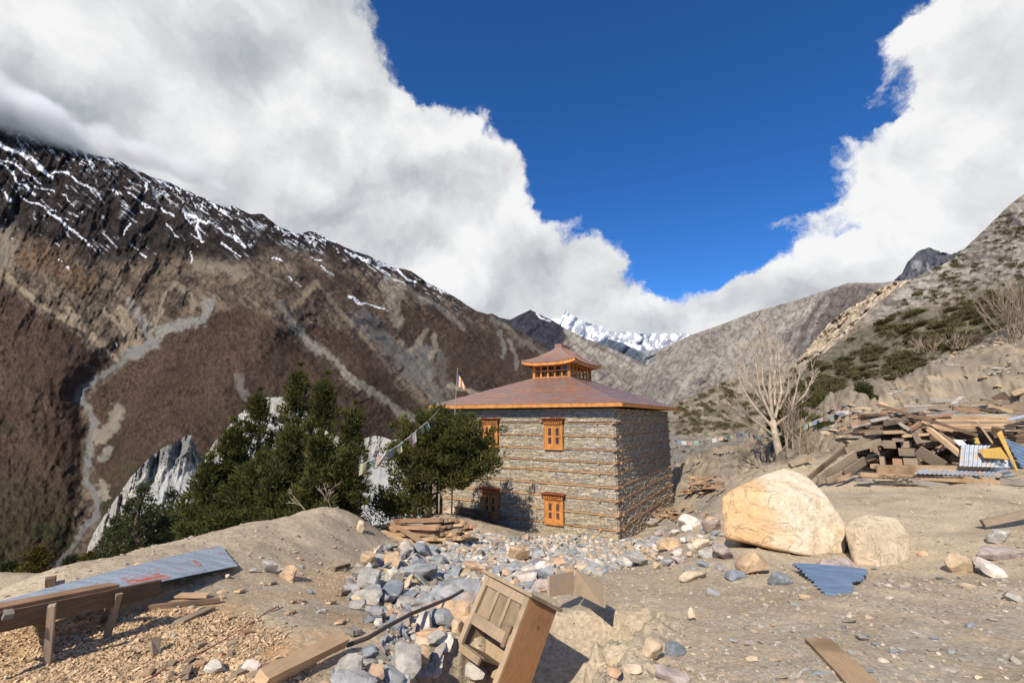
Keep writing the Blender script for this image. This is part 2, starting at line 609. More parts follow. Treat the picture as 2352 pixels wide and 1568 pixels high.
def col_left(PX, PY, T):
    wx = PX + 14 * fbm(PX / 40., PY / 40., oct=5, seed=61) + 4 * fbm(PX / 8., PY / 8., oct=3, seed=63)
    wy = PY + 14 * fbm(PX / 40., PY / 40., oct=5, seed=62) + 4 * fbm(PX / 8., PY / 8., oct=3, seed=64)
    top = interp_line(LM_TOP, PX)
    below = wy - top
    c = np.zeros(PX.shape + (3,)) + (0.105, 0.080, 0.062)
    # veins and benches of lighter rubble running down the fall line
    st = ridged((PX * 0.72 + PY * 0.69) / 95., (PX * -0.69 + PY * 0.72) / 26., oct=5, seed=65, gain=0.6)
    flip = sstep(520, 360, PX)
    st2 = ridged((PX * -0.55 + PY * 0.83) / 95., (PX * 0.83 + PY * 0.55) / 26., oct=5, seed=66, gain=0.6)
    st = st * (1 - flip) + np.maximum(st, st2) * flip
    c = lerp3(c, (0.20, 0.155, 0.11), sstep(0.2, 0.6, st) * 0.6)
    c = lerp3(c, (0.045, 0.038, 0.034), sstep(-0.1, -0.5, st) * 0.6)
    # dark rock near the crest, the cloud shadow painted into its colour
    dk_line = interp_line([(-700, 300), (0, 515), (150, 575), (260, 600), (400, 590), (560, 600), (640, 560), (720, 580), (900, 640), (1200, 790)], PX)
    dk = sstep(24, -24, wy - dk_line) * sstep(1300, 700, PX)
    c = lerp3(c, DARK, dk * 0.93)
    c = lerp3(c, (0.15, 0.085, 0.045), poly_mask(wx, wy, [(20, 545), (120, 570), (230, 640), (200, 690), (90, 620), (10, 600)], 14) * 0.55)
    # scrub woods
    fA = poly_mask(wx, wy, [(-800, 200), (-200, 520), (0, 655), (60, 700), (140, 752), (200, 790), (252, 838), (180, 895), (190, 1000), (180, 1150), (150, 1500), (-800, 1500)], 6)
    fB = poly_mask(wx, wy, [(330, 790), (420, 745), (480, 722), (560, 705), (625, 735), (700, 800), (790, 880), (860, 925), (930, 968), (1100, 985), (1100, 1300),
                            (200, 1500), (230, 1190), (215, 1000), (205, 905), (270, 850)], 6)
    fC = poly_mask(wx, wy, [(735, 745), (800, 775), (850, 810), (900, 870), (960, 930), (1010, 960), (930, 945), (850, 885), (770, 815), (705, 755)], 6)
    fD = poly_mask(wx, wy, [(930, 700), (1010, 700), (1100, 745), (1190, 790), (1270, 815), (1320, 990), (1070, 990), (1010, 900), (960, 820), (900, 740)], 10) * 0.85
    fE = poly_mask(wx, wy, [(700, 610), (790, 650), (880, 720), (950, 780), (900, 775), (800, 720), (700, 660)], 8) * 0.6
    br = np.array(BROWN) * (1 + 0.35 * fbm(PX / 60., PY / 60., oct=4, seed=67))[..., None]
    gr = np.array((0.062, 0.058, 0.030))
    low = sstep(1020, 1220, wy) * 0.75 + 0.5 * sstep(0.1, 0.5, fbm(PX / 50., PY / 35., oct=3, seed=68)) * sstep(800, 950, PY)
    br = br * (1 - low[..., None]) + gr * low[..., None]
    fo = np.clip(fA + fB + fC + fD + fE, 0, 1)
    c = c * (1 - fo[..., None]) + br * fo[..., None]
    tex = fbm(PX / 3.2, PY / 5.5, oct=3, seed=69, gain=0.8)
    fa = ridged((PX * 0.72 + PY * 0.69) / 26., (PX * -0.69 + PY * 0.72) / 10., oct=4, seed=84, gain=0.65)
    fb = ridged((PX * -0.45 + PY * 0.89) / 26., (PX * 0.89 + PY * 0.45) / 10., oct=4, seed=85, gain=0.65)
    rgh = 0.6 * fbm(PX / 16., PY / 12., oct=5, seed=79, gain=0.75) + 0.75 * (fa * (1 - flip) + fb * flip)
    c = c * (1 + 0.62 * tex * fo + 0.75 * rgh * (1 - fo))[..., None]
    dots = sstep(0.05, 0.35, vnoise(PX / 3.6, PY / 5.0, seed=86)) * (0.6 + 0.8 * fbm(PX / 30., PY / 30., oct=3, seed=87))
    c = c * (1 - 0.42 * dots * fo)[..., None]  # tree shadows among the scrub, painted as dark dots
    cre = sstep(0.30, 0.62, ridged(PX / 14. + PY / 22., PY / 16. - PX / 30., oct=4, seed=88, gain=0.7))
    c = c * (1 - 0.5 * cre * (1 - fo))[..., None]
    grey = (0.235, 0.235, 0.225)
    # rock faces and rubble chutes
    L = [
        (ZB([(470, 560), (560, 620), (640, 720), (760, 800), (800, 880)]), 26, (0.20, 0.20, 0.19), .8),
        (ZB([(850, 740), (870, 900), (900, 1000), (960, 1060)]), 20, (0.22, 0.22, 0.20), .75),
        (ZB([(950, 780), (960, 900), (1000, 1000)]), 14, (0.20, 0.20, 0.18), .6),
        (ZB([(450, 570), (560, 600), (640, 610)]), 10, (0.04, 0.04, 0.04), .8),
        (ZB([(350, 310), (420, 370), (470, 400)]), 14, (0.045, 0.035, 0.03), .8),
        (ZB([(700, 360), (690, 430), (660, 520), (690, 570), (640, 500)]), 17, (0.33, 0.29, 0.22), .95),
        (ZB([(620, 350), (650, 420), (640, 470)]), 14, (0.36, 0.31, 0.235), .9),
        (ZB([(760, 380), (900, 470), (1000, 540), (1080, 610)]), 8, (0.28, 0.26, 0.22), .6),
        (ZB([(1250, 560), (1350, 620), (1450, 700), (1550, 760)]), 8, (0.32, 0.29, 0.24), .6),
        (ZB([(860, 620), (820, 690), (770, 740)]), 7, (0.36, 0.31, 0.23), .8),
        (ZB([(900, 680), (920, 740), (890, 790)]), 9, (0.38, 0.33, 0.25), .85),
        (ZB([(1290, 640), (1310, 720), (1310, 790)]), 6, (0.37, 0.34, 0.28), .7),
        (ZB([(1340, 690), (1380, 760), (1390, 850)]), 7, (0.37, 0.34, 0.28), .7),
        (ZB([(210, 340), (140, 430), (80, 520)]), 9, (0.35, 0.28, 0.19), .8),
        (ZB([(210, 340), (330, 500), (420, 590), (540, 740)]), 6, (0.30, 0.25, 0.18), .7),
        (ZB([(60, 560), (160, 680), (220, 730), (330, 810), (420, 900), (500, 950), (620, 1040), (700, 1100), (790, 1140)]), 10, (0.36, 0.33, 0.26), .95),
        (ZB([(0, 480), (80, 590), (180, 700), (230, 760)]), 11, (0.33, 0.30, 0.25), .8),
        (ZA([(0, 510), (60, 570), (150, 630), (240, 690), (310, 730), (370, 780), (430, 830)]), 8, (0.37, 0.29, 0.20), .95),
        (ZA([(240, 650), (290, 700), (330, 750)]), 12, (0.38, 0.30, 0.21), .8),
        (ZA([(0, 370), (30, 420), (20, 470)]), 26, (0.27, 0.23, 0.18), .9),
        (ZA([(30, 240), (50, 330), (40, 400)]), 12, (0.17, 0.15, 0.12), .6),
        (ZA([(470, 620), (520, 680), (550, 740), (560, 760)]), 14, (0.29, 0.27, 0.24), .9),
        (ZA([(440, 660), (480, 720), (500, 770), (450, 800)]), 16, (0.40, 0.32, 0.22), .85),
        (ZA([(380, 640), (430, 700), (470, 750)]), 6, (0.38, 0.31, 0.22), .8),
        (ZA([(640, 550), (600, 610), (580, 660), (560, 720)]), 8, (0.36, 0.30, 0.22), .85),
        (ZA([(660, 560), (700, 600), (710, 640)]), 7, (0.33, 0.28, 0.21), .8),
        (ZA([(760, 620), (740, 680), (660, 700), (590, 730), (560, 780), (480, 810)]), 15, (0.30, 0.29, 0.26), .95),
        (ZA([(730, 490), (820, 490), (870, 520)]), 16, (0.23, 0.20, 0.15), .8),
        (ZA([(560, 770), (480, 800), (430, 850), (370, 890), (320, 930), (290, 970), (320, 1010), (345, 1060), (335, 1120), (330, 1180),
             (310, 1240), (320, 1290), (360, 1340), (350, 1400), (300, 1470), (250, 1540), (200, 1600)]), 9, grey, .97),
        (ZA([(430, 1010), (410, 1070), (370, 1110)]), 20, (0.34, 0.30, 0.23), .9),
        (ZA([(400, 1160), (370, 1190)]), 12, (0.34, 0.32, 0.27), .9),
        (ZA([(370, 1290), (385, 1330)]), 13, (0.42, 0.37, 0.28), .9),
        (ZA([(470, 1390), (560, 1400)]), 5, grey, .5),
        (ZB([(1000, 960), (1080, 960), (1160, 1000), (1200, 1030)]), 7, (0.42, 0.36, 0.26), .85),
        (ZA([(870, 900), (890, 960), (930, 990)]), 12, (0.22, 0.21, 0.19), .7),
    ]
    rag = fbm(PX / 11., PY / 11., oct=5, seed=75, gain=0.7)
    for pts, w, colr, s_ in L:
        m = sstep(-0.15, 0.55, 1 - seg_dist(wx * 0.75 + PX * 0.25, wy * 0.75 + PY * 0.25, pts) / w + 1.1 * rag) * s_ * 0.85 * sstep(w * 2.6, w * 1.5, seg_dist(PX, PY, pts))
        c = lerp3(c, colr, m)
    # little dark firs
    fir = sstep(0.15, 0.35, fbm(PX / 4., PY / 4., oct=2, seed=70)) * poly_mask(PX, PY, ZB([(1090, 880), (1180, 890), (1320, 960), (1300, 1000), (1200, 990), (1120, 940)]), 8)
    c = lerp3(c, (0.02, 0.028, 0.018), fir * 0.9)
    # snow
    S = [([(0, 50), (60, 70), (110, 100), (150, 130), (190, 170)], 12), ([(190, 150), (230, 150), (280, 180), (340, 210)], 6),
         ([(0, 100), (60, 120), (100, 150), (150, 190)], 6), ([(0, 110), (40, 140), (80, 190), (130, 230)], 5), ([(100, 190), (150, 210), (200, 215)], 4), ([(0, 215), (28, 228), (46, 250)], 11),
         ([(80, 240), (130, 262), (210, 290)], 4), ([(170, 285), (230, 330), (280, 375), (330, 415)], 6), ([(230, 230), (260, 260), (300, 290)], 3.5),
         ([(475, 225), (520, 262), (560, 290)], 5), ([(590, 275), (640, 310)], 5), ([(665, 295), (740, 320), (830, 370), (860, 385), (900, 415)], 7),
         ([(670, 300), (700, 330), (730, 320), (720, 350), (745, 400)], 6), ([(600, 330), (630, 355), (650, 385)], 4), ([(700, 370), (730, 385)], 3),
         ([(810, 405), (850, 430), (880, 460)], 4.5), ([(540, 185), (530, 230)], 4), ([(560, 165), (600, 185), (632, 215)], 7), ([(625, 180), (660, 215)], 6),
         ([(660, 195), (700, 220), (760, 250), (830, 290)], 5), ([(700, 240), (715, 280)], 3), ([(740, 255), (735, 285)], 3), ([(850, 345), (865, 380), (885, 395)], 4),
         ([(330, 100), (340, 150)], 5), ([(365, 100), (410, 115)], 4), ([(415, 215), (435, 228)], 7), ([(700, 440), (700, 480)], 3.5), ([(500, 430), (540, 465)], 3),
         ([(350, 215), (375, 260)], 3), ([(450, 380), (480, 340)], 3), ([(270, 300), (290, 303)], 4), ([(1000, 465), (1035, 475)], 4), ([(1050, 525), (1100, 570)], 3),
         ([(1100, 370), (1150, 385), (1130, 400)], 4), ([(1160, 365), (1200, 395), (1260, 410), (1300, 430), (1380, 470), (1460, 500)], 6), ([(1175, 375), (1190, 400)], 5),
         ([(1270, 435), (1300, 455), (1350, 478)], 8), ([(1340, 440), (1400, 470), (1460, 490)], 5), ([(1150, 410), (1160, 420)], 4), ([(1220, 420), (1240, 440)], 3),
         ([(1060, 365), (1090, 375)], 5), ([(1010, 350), (1060, 385)], 4), ([(1140, 455), (1190, 475)], 3), ([(1280, 600), (1330, 630), (1400, 650)], 3), ([(1380, 495), (1430, 525)], 3),
         ([(205, 400), (215, 420)], 3), ([(240, 495), (255, 520)], 5), ([(210, 455), (225, 470)], 3), ([(120, 310), (130, 315)], 4), ([(40, 385), (50, 390)], 3), ([(430, 775), (438, 780)], 4)]
    S = [(ZA(a), b / 1.6) for a, b in S]
    S += [(ZB([(580, 230), (690, 270), (740, 330), (800, 345)]), 4), (ZB([(870, 360), (940, 390), (1020, 420)]), 3.2), (ZB([(400, 420), (450, 455), (490, 485)]), 2.5),
          (ZB([(560, 490), (630, 510)]), 2.5), (ZB([(250, 240), (310, 290)]), 2.2), (ZB([(570, 260), (640, 300)]), 2.2), (ZB([(680, 320), (740, 365)]), 2.2), (ZB([(430, 180), (480, 215), (520, 222)]), 4.5),
          (ZB([(400, 160), (430, 200)]), 4)]
    n2 = fbm(PX / 6., PY / 6., oct=4, seed=71)
    n3 = fbm(PX / 22., PY / 22., oct=4, seed=76)
    sx, sy = PX + 3.0 * n2 + 9 * n3, PY + 3.0 * fbm(PX / 6., PY / 6., oct=4, seed=72) + 9 * fbm(PX / 22., PY / 22., oct=4, seed=77)
    sn = np.zeros(PX.shape)
    for pts, w in S:
        w *= 0.62
        sn = np.maximum(sn, sstep(w * 1.25, w * 0.5, seg_dist(sx, sy, pts) + 2.6 * n2) * sstep(-0.5, -0.1, n2 + 0.3 * n3))
    # scattered snow streaks over the dark crest
    k = ridged((PX * 0.80 + PY * 0.6) / 30., (PX * -0.6 + PY * 0.80) / 6., oct=4, seed=73, gain=0.6)
    sn = np.maximum(sn, sstep(0.60, 0.72, k) * sstep(65, 5, below) * sstep(1120, 900, PX) * sstep(0.0, 0.25, fbm(PX / 60., PY / 60., oct=3, seed=74) + 0.12))
    k2 = ridged((PX * 0.72 + PY * 0.69) / 60., (PX * -0.69 + PY * 0.72) / 10., oct=5, seed=89, gain=0.7)
    sn = np.maximum(sn, 0.65 * sstep(0.60, 0.74, k2) * sstep(0.4, 0.9, dk) * sstep(0.02, 0.3, fbm(PX / 50., PY / 40., oct=3, seed=90)) * sstep(900, 700, PX))
    c = c * (0.62 - 0.10 * dk)[..., None]  # slope toned down, the crest a bit more for its painted cloud shadow
    return lerp3(c, (0.66, 0.69, 0.74), sn)


LM_DEPTH = logdepth([(-700, 0, 2200), (-700, 700, 900), (-700, 1400, 260), (0, 255, 2700), (0, 550, 1900), (0, 800, 1050), (0, 1050, 620), (0, 1330, 330), (0, 1450, 250),
                     (150, 850, 950), (130, 1050, 620), (200, 1000, 760), (205, 1200, 470), (255, 825, 1180), (350, 770, 1380), (470, 710, 1700),
                     (330, 1000, 560), (300, 1200, 400), (450, 850, 950), (560, 760, 1250), (560, 950, 640), (640, 730, 1450), (700, 780, 1500), (830, 870, 1300),
                     (300, 385, 2900), (300, 600, 2000), (560, 590, 2200), (700, 530, 3400), (700, 650, 2200), (900, 612, 4000), (900, 740, 2500), (870, 800, 1900), (900, 900, 1450),
                     (940, 955, 1300), (1000, 850, 2100), (1040, 930, 1700), (1100, 715, 4800), (1100, 850, 2600), (1250, 800, 5200), (1250, 900, 3000), (1380, 890, 5000),
                     (500, 1200, 330), (700, 1100, 520), (900, 1050, 900), (1100, 1000, 1500), (1380, 1000, 2500), (700, 1400, 200)])


def rel_left(PX, PY):
    a = ridged((PX * 0.72 + PY * 0.69) / 150., (PX * -0.69 + PY * 0.72) / 48., oct=5, seed=81, gain=0.5)
    flip = sstep(560, 360, PX)
    b = ridged((PX * -0.45 + PY * 0.89) / 150., (PX * 0.89 + PY * 0.45) / 50., oct=5, seed=82, gain=0.5)
    r = a * (1 - flip) + b * flip
    low = sstep(720, 860, PY)
    fa = ridged((PX * 0.72 + PY * 0.69) / 26., (PX * -0.69 + PY * 0.72) / 10., oct=4, seed=84, gain=0.65)
    fb = ridged((PX * -0.45 + PY * 0.89) / 26., (PX * 0.89 + PY * 0.45) / 10., oct=4, seed=85, gain=0.65)
    fine_ = (fa * (1 - flip) + fb * flip) * (1 - 0.8 * low)
    g = ZA([(560, 770), (430, 850), (320, 930), (290, 970), (345, 1060), (330, 1180), (320, 1290), (350, 1400), (250, 1540)])
    gul = sstep(60, 5, seg_dist(PX, PY, g)) * 0.05
    return -0.05 * r * (1 - 0.5 * low) * (1 - 0.5 * flip) - 0.006 * fine_ - 0.012 * fbm(PX / 14., PY / 14., oct=4, seed=83) + gul


LMX = np.concatenate([np.linspace(-700, -40, 90)[:-1], np.linspace(-40, 1380, 760)])
LM_BOT = [(-700, 1500), (700, 1400), (800, 1300), (1000, 1100), (1380, 1010)]
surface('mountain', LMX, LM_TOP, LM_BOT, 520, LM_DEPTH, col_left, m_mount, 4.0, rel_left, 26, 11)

# ------------------------------------------------------------------ grey badland cliffs below the trees
BT = [(120, 1400), (170, 1330), (215, 1225), (255, 1160), (300, 1095), (318, 1078), (345, 1048), (372, 1028), (400, 1018), (425, 1000), (440, 998), (452, 1030), (462, 1045), (478, 1040),
      (500, 1004), (520, 985), (548, 952), (585, 930), (610, 912), (660, 912), (690, 930), (740, 985), (780, 1005), (830, 1008), (862, 999),
      (900, 1010), (920, 1008), (960, 1000), (1050, 1010), (1150, 1050)]


def bad_depth(PX, PY, T):
    crest = interp_line([(120, 330), (300, 300), (440, 330), (600, 300), (800, 170), (950, 150), (1150, 150)], PX)
    return crest * (1 - 0.38 * T)


def bad_rel(PX, PY):
    top = interp_line(BT, PX)
    below = PY - top
    cliff = sstep(95, 30, below + 20 * fbm(PX / 30., PX * 0, seed=91))
    fl = ridged(PX / 26. + below / 120., below / 120., oct=5, seed=92, gain=0.6)
    return -0.034 * fl * (0.3 + 1.2 * cliff) + 0.007 * fbm(PX / 6., PY / 6., oct=4, seed=93) * cliff


def bad_col(PX, PY, T):
    top = interp_line(BT, PX)
    below = PY - top
    c = np.zeros(PX.shape + (3,)) + (0.37, 0.37, 0.36)
    cliff = sstep(90, 40, below + 24 * fbm(PX / 30., PX * 0, seed=91))
    n = fbm(PX / 4., below / 40., oct=5, seed=94, gain=0.65)
    c = lerp3(c, (0.29, 0.30, 0.305), sstep(-0.1, 0.5, n) * (1 - cliff) * 0.9)
    c = lerp3(c, (0.41, 0.39, 0.345), cliff * 0.8)
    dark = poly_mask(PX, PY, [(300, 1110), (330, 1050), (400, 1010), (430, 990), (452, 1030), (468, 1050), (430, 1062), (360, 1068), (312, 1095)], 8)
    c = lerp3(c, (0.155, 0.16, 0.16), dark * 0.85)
    sc = sstep(0.2, 0.45, fbm(PX / 12., PY / 10., oct=4, seed=95)) * poly_mask(PX, PY, [(220, 1250), (290, 1130), (380, 1110), (460, 1150), (520, 1200), (560, 1400), (200, 1400)], 22)
    c = lerp3(c, (0.09, 0.085, 0.055), sc * 0.75)
    return 0.84 * c * (1 + 0.22 * fbm(PX / 5., PY / 12., oct=4, seed=96))[..., None]


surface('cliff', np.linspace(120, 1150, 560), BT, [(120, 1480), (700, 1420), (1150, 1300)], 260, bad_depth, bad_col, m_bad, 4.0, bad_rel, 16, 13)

# ------------------------------------------------------------------ scrub hillside on the right
HT = [(1400, 1015), (1500, 945), (1550, 925), (1590, 908), (1640, 885), (1690, 862), (1740, 858), (1790, 845), (1860, 836), (1900, 806), (1947, 764), (1981, 728),
      (2010, 700), (2050, 670), (2085, 650), (2120, 628), (2160, 610), (2200, 588), (2240, 548), (2275, 515), (2300, 488), (2330, 460), (2352, 447), (2500, 380), (2900, 200), (3200, 120)]
HILL_D = logdepth([(1400, 1015, 160), (1550, 925, 330), (1740, 858, 420), (1860, 822, 330), (2050, 668, 420), (2200, 588, 380), (2352, 447, 360), (3000, 200, 200),
                   (1550, 1075, 60), (1650, 1085, 52), (1750, 1090, 47), (1640, 960, 150), (1850, 900, 120), (1900, 850, 150), (2000, 800, 150), (2100, 700, 230), (2352, 600, 150), (2352, 720, 85),
                   (1900, 1000, 62), (2100, 900, 70), (2352, 860, 50), (2600, 860, 40), (2100, 1100, 40), (3000, 800, 60)])


def hill_rel(PX, PY):
    r = ridged((PX * 0.6 - PY * 0.6) / 60., (PX + PY) / 160., oct=5, seed=101, gain=0.55)
    low = poly_mask(PX, PY, [(1500, 985), (1900, 975), (1930, 1150), (1500, 1150)], 18)
    return -0.05 * r + 0.012 * fbm(PX / 8., PY / 8., oct=4, seed=102) - 0.09 * low * ridged(PX / 40., PY / 26., oct=5, seed=103, gain=0.62)


def hill_col(PX, PY, T):
    wx = PX + 12 * fbm(PX / 30., PY / 30., oct=4, seed=111)
    wy = PY + 12 * fbm(PX / 30., PY / 30., oct=4, seed=112)
    c = np.zeros(PX.shape + (3,)) + (0.29, 0.24, 0.175)
    n = fbm(PX / 26., PY / 12., oct=5, seed=113, gain=0.6)
    c = lerp3(c, (0.40, 0.345, 0.26), sstep(0.0, 0.4, n) * 0.8)
    c = lerp3(c, (0.14, 0.12, 0.08), sstep(-0.05, -0.4, n) * 0.65)
    # grey stony upper part
    up = poly_mask(wx, wy, [(2000, 700), (2352, 430), (3200, 60), (3200, 500), (2352, 640), (2200, 670), (2050, 720), (1980, 740)], 24)
    g = np.array((0.21, 0.185, 0.16)) * (1 + 0.8 * sstep(0.05, 0.5, fbm(PX / 14., PY / 7., oct=5, seed=114, gain=0.65)))[..., None]
    c = c * (1 - 0.75 * up[..., None]) + g * 0.75 * up[..., None]
    green = poly_mask(wx, wy, [(1880, 830), (1960, 770), (2060, 720), (2200, 700), (2352, 650), (2800, 600), (2352, 770), (2200, 800), (2050, 870), (1960, 900), (1880, 930), (1880, 980), (1780, 1000), (1790, 930), (1830, 880)], 16)
    c = lerp3(c, (0.075, 0.08, 0.035), green * (0.30 + 0.35 * sstep(-0.2, 0.2, n)))
    c = 0.74 * c * (1 + 0.95 * fbm(PX / 9., PY / 6., oct=4, seed=116, gain=0.85))[..., None]
    c = lerp3(c, (0.44, 0.40, 0.34), up * sstep(0.25, 0.5, ridged((PX + PY * 0.6) / 34., PY / 7., oct=4, seed=117, gain=0.7)) * 0.7)
    rock = poly_mask(wx, wy, [(1500, 985), (1600, 1010), (1760, 990), (1900, 995), (1930, 1150), (1500, 1150)], 12)
    rk = np.array((0.22, 0.20, 0.175)) * (1 + 0.5 * fbm(PX / 10., PY / 5., oct=5, seed=115, gain=0.65))[..., None]
    c = c * (1 - 0.8 * rock[..., None]) + rk * 0.8 * rock[..., None]
    return c


hill_xs = np.concatenate([np.linspace(1400, 2400, 620), np.linspace(2400, 3200, 90)[1:]])
_, HILL = surface('hillside', hill_xs, HT, [(1400, 1100), (1900, 1110), (3200, 1150)], 330, HILL_D, hill_col, m_mid, 5.0, hill_rel, 14, 14)
# ------------------------------------------------------------------ the near ground
BC = Vector((4.37, 19.8, -5.0))                    # front corner of the stone house at its foot
BA = R(30.2)
E1 = Vector((-math.cos(BA), math.sin(BA), 0))      # along the front wall
E2 = Vector((math.sin(BA), math.cos(BA), 0))       # along the side wall
GP = []


def gz(px, py, z):
    rx, rz = ray(px, py)
    Y = z / float(rz)
    GP.append((float(rx) * Y, Y, z))


def gy(px, py, Y):
    GP.append(tuple(at(px, py, Y)))


for p in [(0, 1568, -1.55), (300, 1568, -1.57), (600, 1568, -1.6), (900, 1568, -1.66), (1176, 1568, -1.75), (1500, 1568, -1.68), (1800, 1568, -1.6), (2352, 1568, -1.6),
          (0, 1340, -1.64), (150, 1303, -1.70), (350, 1257, -1.83), (500, 1216, -1.86), (620, 1187, -1.92), (700, 1177, -1.95), (775, 1174, -2.05),
          (0, 1450, -1.55), (300, 1400, -1.6), (600, 1350, -1.75), (700, 1250, -1.93), (790, 1260, -2.15), (800, 1400, -1.78), (700, 1500, -1.63),
          (836, 1232, -2.75), (870, 1275, -2.6), (905, 1262, -3.1), (940, 1262, -3.7), (1050, 1250, -4.15), (900, 1235, -4.2), (850, 1205, -4.6),
          (900, 1400, -1.98), (1000, 1330, -2.45), (1100, 1275, -3.2), (1200, 1247, -4.2), (1300, 1252, -4.5), (1380, 1262, -4.3),
          (1500, 1232, -4.2), (1560, 1252, -3.2), (1500, 1290, -2.95), (1450, 1290, -3.3), (1600, 1235, -2.9), (1650, 1180, -2.95),
          (1450, 1345, -2.35), (1300, 1330, -2.45), (1200, 1345, -2.4), (1100, 1450, -1.95),
          (1600, 1335, -2.15), (2000, 1400, -1.85), (1700, 1420, -1.92), (1500, 1450, -1.85)]:
    gz(*p)
for p in [(1700, 1262, 8.6), (1850, 1285, 8.3), (1935, 1290, 8.2), (2060, 1318, 7.75), (2100, 1250, 8.6), (1620, 1104, 26), (1700, 1092, 25), (1790, 1072, 26), (1800, 1086, 20), (1880, 1108, 15.2), (2100, 1112, 14.2), (2352, 1113, 14), (1960, 1180, 10.5),
          (2352, 1200, 9), (2352, 1330, 5.6), (1910, 1015, 23), (1960, 962, 25), (2010, 908, 28), (2100, 862, 31), (2250, 800, 34), (2352, 742, 36), (2600, 690, 38),
          (2352, 950, 23), (2352, 1045, 18.5), (2150, 1000, 23), (2050, 1052, 19), (2352, 850, 29), (1560, 1100, 36), (1600, 1078, 34)]:
    gy(*p)
for s in (0, 3, 6, 9.5):
    p = BC + E1 * s
    GP.append((p.x, p.y, -5.0))
for a, b, z in ((0, 5.8, -5.1), (0, 11.7, -5.25), (9, 12, -6.0), (4.5, 6, -5.3), (-1.0, 9, -5.0), (-1.5, 4, -4.85), (10.5, 2, -5.6), (11, 8, -7.0)):
    p = BC + E1 * a + E2 * b
    GP.append((p.x, p.y, z))
GP += [(0, 0, -1.6), (3, 0, -1.6), (-3, 0, -1.55), (0, -5, -1.6), (10, -5, -1.1), (10, 0, -1.4), (-4, -5, -1.6), (16, 4, -1.2), (20, 12, -0.9),
       (-6.6, 1, -3.0), (-7.2, 4, -4), (-7.6, 7, -4.6), (-7.4, 10, -5.2), (-6.0, 13.5, -6.2), (-5, 15.5, -6.2), (-6, 18, -7.6), (-12, 10, -8.5), (-14, 20, -10.5), (-5.2, 24, -9), (-4, 32, -11),
       (-20, 30, -11.5), (-25, 5, -14), (-12, 0, -8), (-12, -8, -8), (6, 40, -10), (0, 45, -15), (-10, 45, -20), (14, 42, -11), (20, 44, -9),
       (34, 44, 0.5), (28, 43, -2), (45, 40, 7.5), (45, 20, 8), (30, 10, 0.5), (30, -10, 1), (-32, 60, -32), (-60, 20, -26), (-50, -20, -28), (-60, 60, -42), (60, 0, 12), (60, 50, 7), (40, 70, -6), (10, 70, -20), (-30, 75, -46)]
for _p in ((250, 1300, 42), (330, 1275, 36), (430, 1245, 30), (560, 1220, 24)):
    gy(*_p)
_G = rbf([(a / 10., b / 10.) for a, b, _ in GP], [c for _, _, c in GP], 0.002)
# the dug hollow that the cupboard leans out of
TR = [tuple(at(1060, 1640, 2.6))[:2], tuple(at(1120, 1500, 3.5))[:2], tuple(at(1265, 1420, 4.3))[:2], tuple(at(1330, 1385, 5.0))[:2]]


def ground_z(x, y, fine=True):
    x, y = np.asarray(x, float), np.asarray(y, float)
    z = _G(x / 10., y / 10.)
    r = np.hypot(x, y)
    far = sstep(62, 90, r)
    z = z * (1 - far) + (-30 - 0.25 * r) * far
    # below the terrace rim the slope keeps falling
    k = sstep(-0.40, -0.62, x / np.maximum(y, 0.1)) * sstep(8.5, 11, y) * (1 - far)
    z = z + (np.minimum(z, -0.315 * y) - z) * k
    # the broken edge of the terrace
    z = z + 0.22 * fbm(x / 2.6, y / 2.6, oct=4, seed=201) * sstep(3, 9, r) + 0.05 * fbm(x / 0.7, y / 0.7, oct=4, seed=202)
    wx = x + 0.30 * fbm(x / 0.45, y / 0.5, oct=4, seed=203)
    wy = y + 0.18 * fbm(x / 0.5, y / 0.5, oct=4, seed=204)
    d = seg_dist(wx, wy, TR)
    side = sstep(0.0, 0.25, d)
    z = z - 0.55 * sstep(0.66, 0.42, d) * sstep(6.0, 4.4, y)
    sc_ = sstep(0.30, 0.5, d) * sstep(1.15, 0.7, d) * sstep(6.0, 4.6, y) * (x > -0.2)
    z = z + sc_ * (0.10 * ridged(x / 0.22, y / 0.22, oct=4, seed=221, gain=0.6) + 0.05 * fbm(x / 0.08, y / 0.08, oct=3, seed=222))
    # the bank on the right is broken and ribbed
    bk = sstep(17, 24, y) * sstep(8, 14, x) * sstep(60, 40, r)
    z = z + bk * (0.8 * ridged(x / 5., y / 5., oct=6, seed=205, gain=0.68) + 0.55 * np.abs(fbm(x / 0.9, y / 0.9, oct=5, seed=206, gain=0.7)) - 0.4)
    q = fbm(x / 4.5, y / 4.5, oct=5, seed=218, gain=0.6) * 7
    z = z + bk * 0.42 * (np.floor(q) + sstep(0.0, 0.22, q - np.floor(q)) - 0.25 * q)
    if fine:
        z = z + (0.007 + 0.0010 * r) * fbm(x / 0.12 / (1 + r * 0.03), y / 0.12 / (1 + r * 0.03), oct=4, seed=207, gain=0.6)
    return z


def gpt(px, py, lo=1.5, hi=75.0, dz=0.0):
    """where the sight line through a sheet point meets the ground"""
    rx, rz = ray(px, py)
    Y = np.geomspace(lo, hi, 900)
    d = rz * Y - (ground_z(rx * Y, Y, False) + dz)
    i = np.nonzero(d < 0)[0]
    if not len(i):
        return None
    k = i[0]
    if k == 0:
        y = Y[0]
    else:
        t = d[k - 1] / (d[k - 1] - d[k])
        y = Y[k - 1] + t * (Y[k] - Y[k - 1])
    return Vector((float(rx) * y, y, float(ground_z(np.array([rx * y]), np.array([y]))[0])))


def gz1(x, y):
    return float(ground_z(np.array([x]), np.array([y]))[0])


